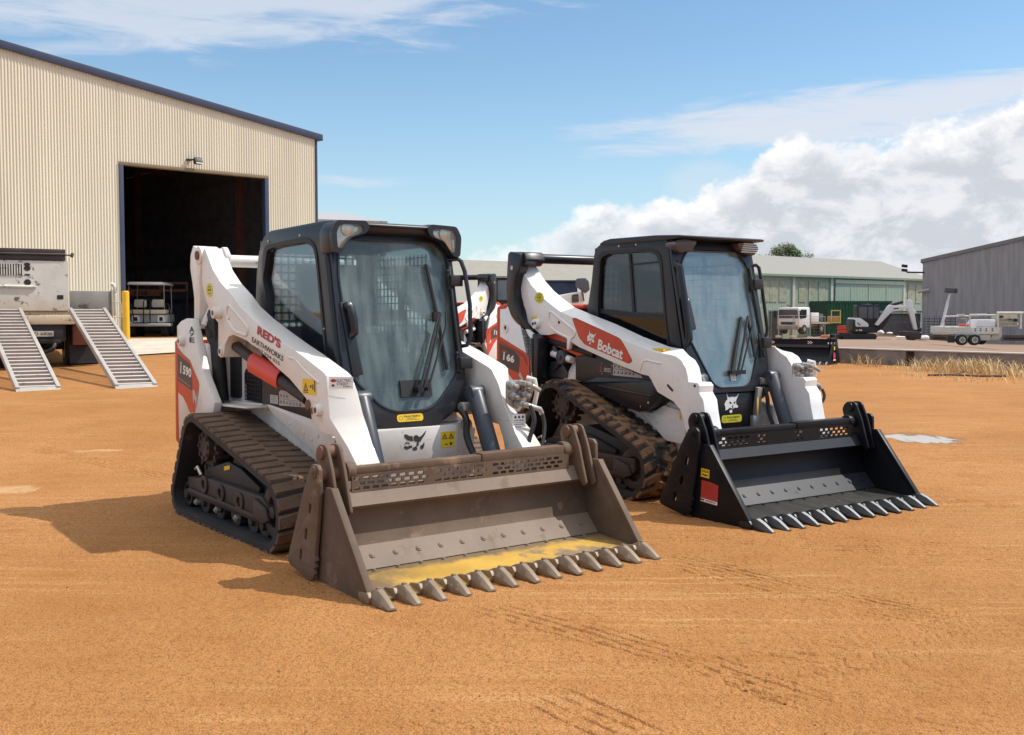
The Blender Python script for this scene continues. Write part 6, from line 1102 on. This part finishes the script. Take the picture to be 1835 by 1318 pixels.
m = MB(); m.prism(rounded([(20 * k, 26.5 * k), (25 * k, 24.5 * k), (48 * k, 49 * k), (76 * k, 55 * k), (76 * k, 60 * k), (50 * k, 60.5 * k), (45 * k, 62 * k), (41 * k, 58 * k)], .06), 'y', -1.0, -.66); bo_ = m.build('boom', EW, ex, bevel=.03); m = MB(); m.M = frame((51 * k, -1.003, 53.5 * k), (1, 0, .1), (-.1, 0, 1)); m.bb(0, 9 * k, 0, 2 * k, .0, .003); m.mat = 1; m.bb(11 * k, 17 * k, .3 * k, 1.8 * k, .0, .003); m.build('boom_marking', [EB, LIME], bo_)
m = MB(); m.cyl((28 * k, -.84, 22 * k), (46 * k, -.84, 44 * k), .10); m.cyl((47 * k, -.84, 61 * k), (68 * k, -.84, 66.5 * k), .09); m.prism([(24 * k, 17 * k), (34 * k, 19 * k), (51 * k, 45 * k), (47 * k, 46 * k)], 'y', -.80, -.70); m.build('boom_ram', EB, ex)
m = MB(); m.prism(rounded([(75 * k, 70 * k), (80 * k, 71 * k), (84 * k, 66 * k), (85 * k, 55 * k), (91 * k, 49 * k), (90 * k, 46 * k), (87.5 * k, 46 * k), (93 * k, 18 * k), (88 * k, 17 * k), (80 * k, 44 * k), (74 * k, 56 * k)], .05), 'y', -.98, -.70); m.build('dipper_arm', EW, ex, bevel=.03)
m = MB(); m.cyl((88 * k, -.84, 45 * k), (96 * k, -.84, 24 * k), .07); m.prism([(88 * k, 18 * k), (100 * k, 21 * k), (100 * k, 14 * k), (90 * k, 12 * k)], 'y', -.95, -.72); m.build('bucket_link', EB, ex)
m = MB(); m.prism(rounded([(64 * k, 15 * k), (90 * k, 15 * k), (99 * k, 12 * k), (97 * k, 2 * k), (84 * k, -1 * k), (78 * k, 0), (76 * k, 6 * k), (64 * k, 6.5 * k)], .05), 'y', -1.25, -.42); m.build('digging_bucket', pm('rust black bucket', (.035, .022, .022), .6, spots=(.14, .07, .05), spot_amt=.3), ex, bevel=.03)
bagm = pm('white woven sack', (.68, .64, .62), .8, var=.08)
for i, (u, v, a, c_) in enumerate(((1655, 610, .42, .18), (1604, 611, .30, .07), (1614, 606, .36, .08), (1578, 599, .24, .14), (1594, 599, .20, .08), (1491, 605, .26, .12))):
    m = MB(); m.ball((0, 0, c_ * .8), 1.0, (a, .35, c_), 14, 8)
    for v_ in range(len(m.v)): x, y, z = m.v[v_]; f_ = 1 + .3 * mnoise.noise(Vector((x * 4 + i, y * 4, z * 5))); m.v[v_] = (x * f_, y * f_, max(0, z * f_))
    o = m.build('sack', bagm, ang=60); o.location = at(u, v, 72); tag(o, ('largest white sack heaped right of the digging bucket', 'flat white sack left of the digging bucket, nearer the wall', 'flat white sack just left of the digging bucket', 'white sack right beside the excavator tracks', 'small white scrap behind the excavator tracks', 'pale sack on the yard left of the red barriers')[i], 'sack', 'white sacks and scraps on the yard')
# spare black bucket left on the dirt
bp = on(1428, 651); sb = thing('loader_bucket', 'spare black toothed loader bucket standing empty by the retaining wall', 'bucket', bp + Vector((.74, 1.16, .0)), R(238)); sb.scale = (1.18, 1.18, 1.18)
make_bucket(sb, .93, 0, dict(body=BUCKET2, floor=BUCKET2_FLOOR, pale=BUCKET2_LIT, bar=BUCKET2, tooth=TOOTH2, pin=BUCKET2, face=TOOTH_SHINE), 3)
sticker(sb, LEFT(1.47, .9525, .34), rect(0, 0, .10, .08), YELLOW, None, 'warning_sticker'); sticker(sb, LEFT(1.50, .9525, .12), oval(.08, .08, .10, .09), pm('pink red sticker', (.50, .04, .09), .5), lambda q: (setattr(q, 'mat', 1), q.poly(rect(-.02, -.03, .20, .0), .0025)), 'maker_sticker', [WHITE_INK])
# tandem trailer with its rack, a box trailer, a leaning pole and timber on the right
tr = thing('tandem_trailer', 'white tandem trailer with ladder rack and white tool box before the grey shed', 'trailer', on(1690, 619.5, yard), R(-3)); k = tr.location.y / F_PX; TWH = pm('dusty trailer white', (.62, .60, .55), .45, var=.06, spots=(.35, .28, .2), spot_amt=.15)
m = MB(); m.bb(-2 * k, 58 * k, 0, 1.7, 21 * k, 34 * k); m.bb(0, 92 * k, .1, 1.6, 19 * k, 21 * k); m.bb(58 * k, 98 * k, 0, 1.7, 21 * k, 33 * k)
for z in (24, 28, 31): m.bb(-2 * k, 52 * k, -.02, .0, z * k, (z + .8) * k)
tb_ = m.build('tray', TWH, tr, bevel=.01)
m = MB(); m.prism([(54 * k, 33.5 * k), (92 * k, 33.5 * k), (92 * k, 46.5 * k), (61 * k, 46.5 * k)], 'y', .05, 1.2); m.build('tool_box', pm('clean white lid', (.74, .75, .77), .35, var=.02), tr, bevel=.03)
m = MB()
for z in (26, 29.5):
    for x in (56, 65, 75, 86): m.bb((x - 1.2) * k, (x + 1.2) * k, -.03, -.002, z * k, (z + 1.4) * k)
m.build('latch_row', DARK, tb_)
m = MB(); m.tube([(1 * k, 0, 34 * k), (1 * k, 0, 52 * k), (46 * k, 0, 53 * k), (92 * k, 0, 55 * k)], .035); m.tube([(46 * k, 0, 34 * k), (46 * k, 0, 55 * k), (75 * k, 0, 55 * k)], .045); m.tube([(40 * k, 0, 34 * k), (40 * k, 0, 48 * k), (30 * k, 0, 48 * k)], .02); m.bb(27 * k, 36 * k, -.1, .3, 53 * k, 56.5 * k); m.build('ladder_rack', TWH, tr)
m = MB()
for x in (95, 135): m.tube([(x * k, 0, 30 * k), (x * k, 0, 59 * k)], .05)
m.tube([(93 * k, 0, 58.5 * k), (139 * k, 0, 58.5 * k)], .055); m.tube([(95 * k, .3, 38 * k), (135 * k, .3, 38 * k)], .04); m.build('rack_frame', TWH, tr)
m = MB(); m.bb(97 * k, 132 * k, .2, .9, 34 * k, 56 * k)
for z in (41, 48): m.bb(96 * k, 133 * k, .05, .2, z * k, (z + 1.2) * k)
m.mat = 1; m.bb(99 * k, 106 * k, .1, .2, 49 * k, 53 * k); m.bb(126 * k, 131 * k, .1, .2, 43 * k, 47 * k); m.bb(117 * k, 120 * k, .1, .2, 46 * k, 48 * k); m.build('shelf_load', [pm('cream plastic load', (.48, .45, .36), .6, var=.2, spots=(.25, .24, .2), spot_amt=.35, spot_scale=9), DARK], tr)
m = MB(); m.bb(64 * k, 84 * k, .05, 1.6, 9 * k, 20 * k); m.prism([(84 * k, 10 * k), (98 * k, 10 * k), (104 * k, 16 * k), (104 * k, 33 * k), (92 * k, 33 * k), (88 * k, 20 * k)], 'y', .1, 1.5); m.build('side_locker', pm('cream locker', (.48, .44, .36), .5, var=.1), tr, bevel=.02)
for x in (32, 54): m = MB(); m.cyl((x * k, -.12, 10 * k), (x * k, .12, 10 * k), 9.6 * k, n=28); m.mat = 1; m.ringcyl((x * k, 0, 10 * k), 'y', 2.5 * k, 6 * k, -.135, -.10); m.cyl((x * k, -.14, 10 * k), (x * k, -.1, 10 * k), 1.8 * k, n=10); [m.box((x * k + 4 * k * math.cos(a), -.13, 10 * k + 4 * k * math.sin(a)), (4.2 * k, .02, 1.6 * k), ry=-a) for a in (0, 1.257, 2.513, 3.77, 5.03)]; m.build('wheel', [TYRE, CHROME], tr, bevel=.02)
m = MB(); m.cyl((89 * k, 1.5, 8 * k), (89 * k, 1.8, 8 * k), 8 * k, n=24); m.build('wheel', TYRE, tr); m = MB(); m.bb(8 * k, 20 * k, 0, .05, 5 * k, 17 * k); m.build('mudflap', DARK, tr); m = MB(); m.bb(22 * k, 64 * k, .0, .3, 18 * k, 20.5 * k); m.tube([(20 * k, .0, 12 * k), (24 * k, 0, 19 * k), (62 * k, 0, 19 * k), (66 * k, 0, 12 * k)], .03); m.build('mudguard', GALV, tr)
m = MB(); m.bb(34 * k, 48 * k, .2, .7, 34 * k, 38.5 * k); o = m.build('fuel_can', PLR, None, bevel=.04); o.location = tr.location; o.rotation_euler = tr.rotation_euler; tag(o, 'red plastic fuel can in the tray of the white tandem trailer', 'fuel can')
bt = thing('box_trailer', 'small pale box trailer at the right edge, next to the tandem trailer', 'trailer', on(1798, 612, yard), R(-6)); k = bt.location.y / F_PX
m = MB(); m.bb(0, 16 * k, 0, 1.4, 4 * k, 20 * k); m.build('box', TWH, bt, bevel=.02); m = MB(); m.prism([(16.2 * k, 4 * k), (48 * k, 2 * k), (48 * k, 20 * k), (16.2 * k, 20 * k)], 'y', .02, 1.4); m.build('side_panel', pm('blue grey panel', (.13, .135, .15), .5), bt); m = MB(); m.add([(-1 * k, -.02, 20.3 * k), (48 * k, -.02, 20.3 * k), (48 * k, 1.45, 22 * k), (-1 * k, 1.45, 22 * k)], [(0, 1, 2, 3)]); m.build('lid', WHITE_INK, bt); m = MB(); m.bb(0, 40 * k, .1, 1.2, 0, 3.5 * k); m.build('chassis', DARK, bt)
lp_ = thing('leaning_pole', 'white sectioned pole with grey box head leaning beside the grey shed', 'pole', at(1682, 600, 59), 0); k = 59 / F_PX
m = MB(); m.cyl((0, 0, 0), (7 * k, .1, 17 * k), 3.2 * k, n=14); m.cyl((7 * k, .1, 17 * k), (19 * k, .3, 59 * k), 2.6 * k, n=14); m.cyl((19 * k, .3, 59 * k), (23.5 * k, .35, 75 * k), 2.0 * k, n=14); m.build('pole', pm('pale pole', (.58, .58, .57), .45), lp_); m = MB(); m.box((24 * k, .35, 79 * k), (18 * k, .3, 9 * k), ry=.05); m.bb(32 * k, 34 * k, .1, .6, 74 * k, 83 * k); m.build('box_head', pm('grey box', (.075, .075, .08), .6), lp_, bevel=.02)
TIM = pm('weathered brown timber', (.085, .048, .034), .8, var=.35, stretch=(.4, 3, 3))
for i, (u, v, Lp, lab) in enumerate(((1672, 610, 34, 'weathered timber stack left of the trailer wheels'), (1800, 611, 60, 'weathered timber stack under the small box trailer'))):
    t = thing('timber_stack', lab, 'timber', at(u, v, 56), R(-3)); k = 56 / F_PX
    for j in range(4): m = MB(); m.bb(j % 2 * .1, Lp * k - j % 3 * .15, .12 * (j % 2), .5, j * 2.6 * k, j * 2.6 * k + 2.1 * k); m.build('plank', TIM, t)
# small far shed behind the cream one
fs = at(565, 384, 78); dF = Vector((.94, .34, 0)).normalized(); base_ = -(fs.z - 1.2) - 1.5
f_ = roofshed('far_shed', 'far grey shed roof showing right behind the cream shed', fs - dF * 8 - Vector((0, 0, .42)), dF, 13.3, 14, 1.25, -fs.z + 1, (pm('grey far roof', (.36, .36, .37), .5, var=.06), GREYS, GALV), hip=1.6)
# work vehicle between the loaders
wv = thing('work_vehicle', 'white work vehicle with navy side panel half hidden behind the right loader', 'vehicle', at(860, 600, 23), 0); wv.location.z = gh(wv.location.x, 23); k = 23 / F_PX; z0 = at(860, 560, 23).z - wv.location.z; Zp = lambda v: z0 + (560 - v) * k
m = MB(); m.prism(rounded([(-4 * k, Zp(590)), (-4 * k, Zp(500)), (0, Zp(496)), (58 * k, Zp(497)), (62 * k, Zp(545)), (64 * k, Zp(590))], .06), 'y', .0, 1.4); cbn = m.build('cab', CAB_BLACK2, wv, bevel=.02)
m = MB(); m.prism(rounded([(2 * k, Zp(540)), (2 * k, Zp(502)), (28 * k, Zp(502)), (28 * k, Zp(540))], .03), 'y', -.01, .0); m.prism(rounded([(32 * k, Zp(538)), (32 * k, Zp(503)), (54 * k, Zp(503)), (56 * k, Zp(538))], .03), 'y', -.01, .0); m.build('window', pm('sky blue glass', (.10, .14, .17), .12, spec=1.0), cbn); m = MB(); m.bb(0, 58 * k, -.05, 1.4, Zp(498.5), Zp(495.5)); m.build('roof', GALV, cbn)
m = MB(); m.bb(66 * k, 176 * k, .3, 1.5, Zp(560), Zp(503)); m.bb(66 * k, 178 * k, .25, 1.55, Zp(505), Zp(502)); m.build('side_panel', pm('navy panel', (.018, .024, .050), .4), wv, bevel=.01)
m = MB(); m.prism(rounded([(90 * k, Zp(585)), (95 * k, Zp(545)), (118 * k, Zp(534)), (165 * k, Zp(525)), (184 * k, Zp(523)), (188 * k, Zp(530)), (186 * k, Zp(545)), (182 * k, Zp(590))], .05), 'y', -.05, .30); bon = m.build('bonnet', NEW_WHITE, wv, bevel=.03); m = MB(); m.prism(rounded([(164 * k, Zp(543)), (164 * k, Zp(529)), (176 * k, Zp(527)), (177 * k, Zp(542))], .03), 'y', -.07, -.045); m.mat = 1; m.prism(rect(179 * k, Zp(541), 183 * k, Zp(529)), 'y', -.065, -.045); m.build('headlight', [LENS_DARK, GREY_INK], bon)
m = MB(); m.prism(rounded([(170 * k, Zp(513)), (172 * k, Zp(500)), (188 * k, Zp(499)), (194 * k, Zp(505)), (196 * k, Zp(520)), (188 * k, Zp(527))], .03), 'y', -.12, -.02); m.tube([(186 * k, -.05, Zp(540)), (180 * k, -.08, Zp(512))], .02); m.build('mirror', pm('grey mirror back', (.10, .11, .13), .35), wv, bevel=.01)
zb_ = .0
m = MB(); m.bb(-4 * k, 182 * k, .15, 1.35, .50, Zp(585)); m.bb(60 * k, 96 * k, .05, 1.45, Zp(590), Zp(548)); m.build('chassis', DARK, wv, bevel=.02)
for x in (22, 150):
    for y in (.0, 1.25): m = MB(); m.cyl((x * k, y - .02, .42), (x * k, y + .26, .42), .42, n=26); m.mat = 1; m.cyl((x * k, y - .03, .42), (x * k, y + .27, .42), .2, n=18); m.build('wheel', [TYRE, GALV], wv, bevel=.02)
# tree behind the green shed
def tree(label, P, spread, height, crown0, seed, leaves):
    rnd = random.Random(seed); t = thing('tree', label, 'tree', P, 0); m = MB(); H = height; clumps = []
    m.cyl((0, 0, -2), (.1, 0, crown0), .45, .32, 10)
    for i in range(16):
        a = rnd.uniform(0, 2 * PI); q = rnd.uniform(.15, 1) ** .7; z = crown0 + (H - crown0) * rnd.uniform(.12, 1.0) * (1 - .45 * q); c = Vector((math.cos(a) * spread * q, math.sin(a) * spread * .8 * q, z)); clumps.append((c, spread * rnd.uniform(.20, .36)))
        m.tube([(.1, 0, crown0 * rnd.uniform(.7, 1)), (c.x * .5, c.y * .5, (crown0 + c.z) / 2), tuple(c)], .09, 6)
    m.build('trunk', pm('grey brown bark', (.10, .075, .055), .9), t); vs, fs = [], []
    for i in range(leaves):
        c, r = clumps[rnd.randrange(len(clumps))]; d = Vector((rnd.gauss(0, 1), rnd.gauss(0, 1), rnd.gauss(0, .75))).normalized(); p = c + d * r * rnd.uniform(.35, 1.05); s_ = rnd.uniform(.07, .16) * spread / 3
        u = Vector((rnd.gauss(0, 1), rnd.gauss(0, 1), rnd.gauss(0, 1))).normalized(); w_ = u.orthogonal().normalized(); o = len(vs); vs += [p - u * s_, p + w_ * s_ * .6, p + u * s_, p - w_ * s_ * .6]; fs.append((o, o + 1, o + 2, o + 3))
    me = bpy.data.meshes.new('crown'); me.from_pydata([tuple(v) for v in vs], [], fs); lm = bpy.data.materials.get('tree leaf')
    if not lm:
        lm = bpy.data.materials.new('tree leaf'); lm.use_nodes = True; tt_ = NT(lm.node_tree); oi = tt_.new('ShaderNodeNewGeometry'); tt_.put(tt_.n['Principled BSDF'].inputs['Base Color'], tt_.mix(oi.outputs['Random Per Island'], (.035, .075, .022), (.10, .15, .045))); tt_.n['Principled BSDF'].inputs['Roughness'].default_value = .6
    me.materials.append(lm); o = bpy.data.objects.new('crown', me); C.objects.link(o); o.parent = t
Pt = at(1411, 461, 125); tree('broad dark green tree rising above the beige roof of the green shed', Vector((Pt.x, Pt.y, -1.5)), 2.5, at(1411, 436, 125).z + 1.5, at(1411, 466, 125).z + 1.2, 5, 5200)
Pt = at(1352, 461, 128); tree('small tree top just above the right loader roof corner', Vector((Pt.x, Pt.y, -1.5)), 1.3, at(1352, 452, 128).z + 1.5, at(1352, 466, 128).z + 1, 8, 1600)
# dry grass along the wall
def dry_grass():
    rnd = random.Random(21); vs, fs = [], []
    def tuft(P, n, h, sp):
        for i in range(n):
            b0 = P + Vector((rnd.gauss(0, sp), rnd.gauss(0, sp * .7), -.02)); a = rnd.uniform(0, 2 * PI); hh = h * rnd.uniform(.3, 1.0); lean = Vector((math.cos(a), math.sin(a), 0)) * hh * rnd.uniform(.2, 1.3); w_ = Vector((-math.sin(a), math.cos(a), 0)) * .006
            o = len(vs); mid = b0 + lean * .4 + Vector((0, 0, hh * .65)); tip = b0 + lean + Vector((0, 0, hh)); vs.extend([b0 - w_, b0 + w_, mid + w_, mid - w_, tip]); fs.append((o, o + 1, o + 2, o + 3)); fs.append((o + 3, o + 2, o + 4))
    for u, v, n, h, sp in ((1538, 655, 90, .55, .10), (1565, 658, 100, .60, .12), (1600, 661, 60, .25, .35), (1645, 663, 120, .36, .25), (1668, 664, 320, .60, .35), (1700, 667, 420, .62, .40), (1730, 668, 460, .66, .40), (1760, 670, 440, .66, .40), (1795, 671, 400, .55, .45), (1826, 674, 320, .5, .40), (1855, 676, 300, .5, .4), (1470, 655, 70, .14, .5), (1500, 658, 70, .14, .5), (1680, 676, 160, .2, .5), (1740, 680, 160, .18, .6), (1800, 684, 120, .2, .6), (1505, 652, 60, .35, .2)):
        tuft(on(u, v), int(n * .42), h * .68, sp)
    me = bpy.data.meshes.new('dry_grass'); me.from_pydata([tuple(v) for v in vs], [], fs); gm = bpy.data.materials.new('straw'); gm.use_nodes = True; t_ = NT(gm.node_tree); oi = t_.new('ShaderNodeNewGeometry'); t_.put(t_.n['Principled BSDF'].inputs['Base Color'], t_.mix(oi.outputs['Random Per Island'], (.45, .29, .12), (.72, .56, .30))); t_.n['Principled BSDF'].inputs['Roughness'].default_value = .8
    me.materials.append(gm); o = bpy.data.objects.new('dry_grass', me); C.objects.link(o); o['kind'] = 'stuff'; tag(o, 'dry straw coloured grass tufts along the foot of the retaining wall', 'grass')
dry_grass()
P = on(1726, 676); m = MB(); m.tube([P + Vector((-.75, .10, .04)), P + Vector((-.2, .0, .05)), P + Vector((.3, -.08, .03)), P + Vector((.9, -.1, .03))], .025, 6); m.tube([P + Vector((-.2, .0, .05)), P + Vector((.1, .15, .12))], .015, 5); tag(m.build('branch', TIM), 'thin dead branch lying on the dirt in front of the dry grass', 'branch')
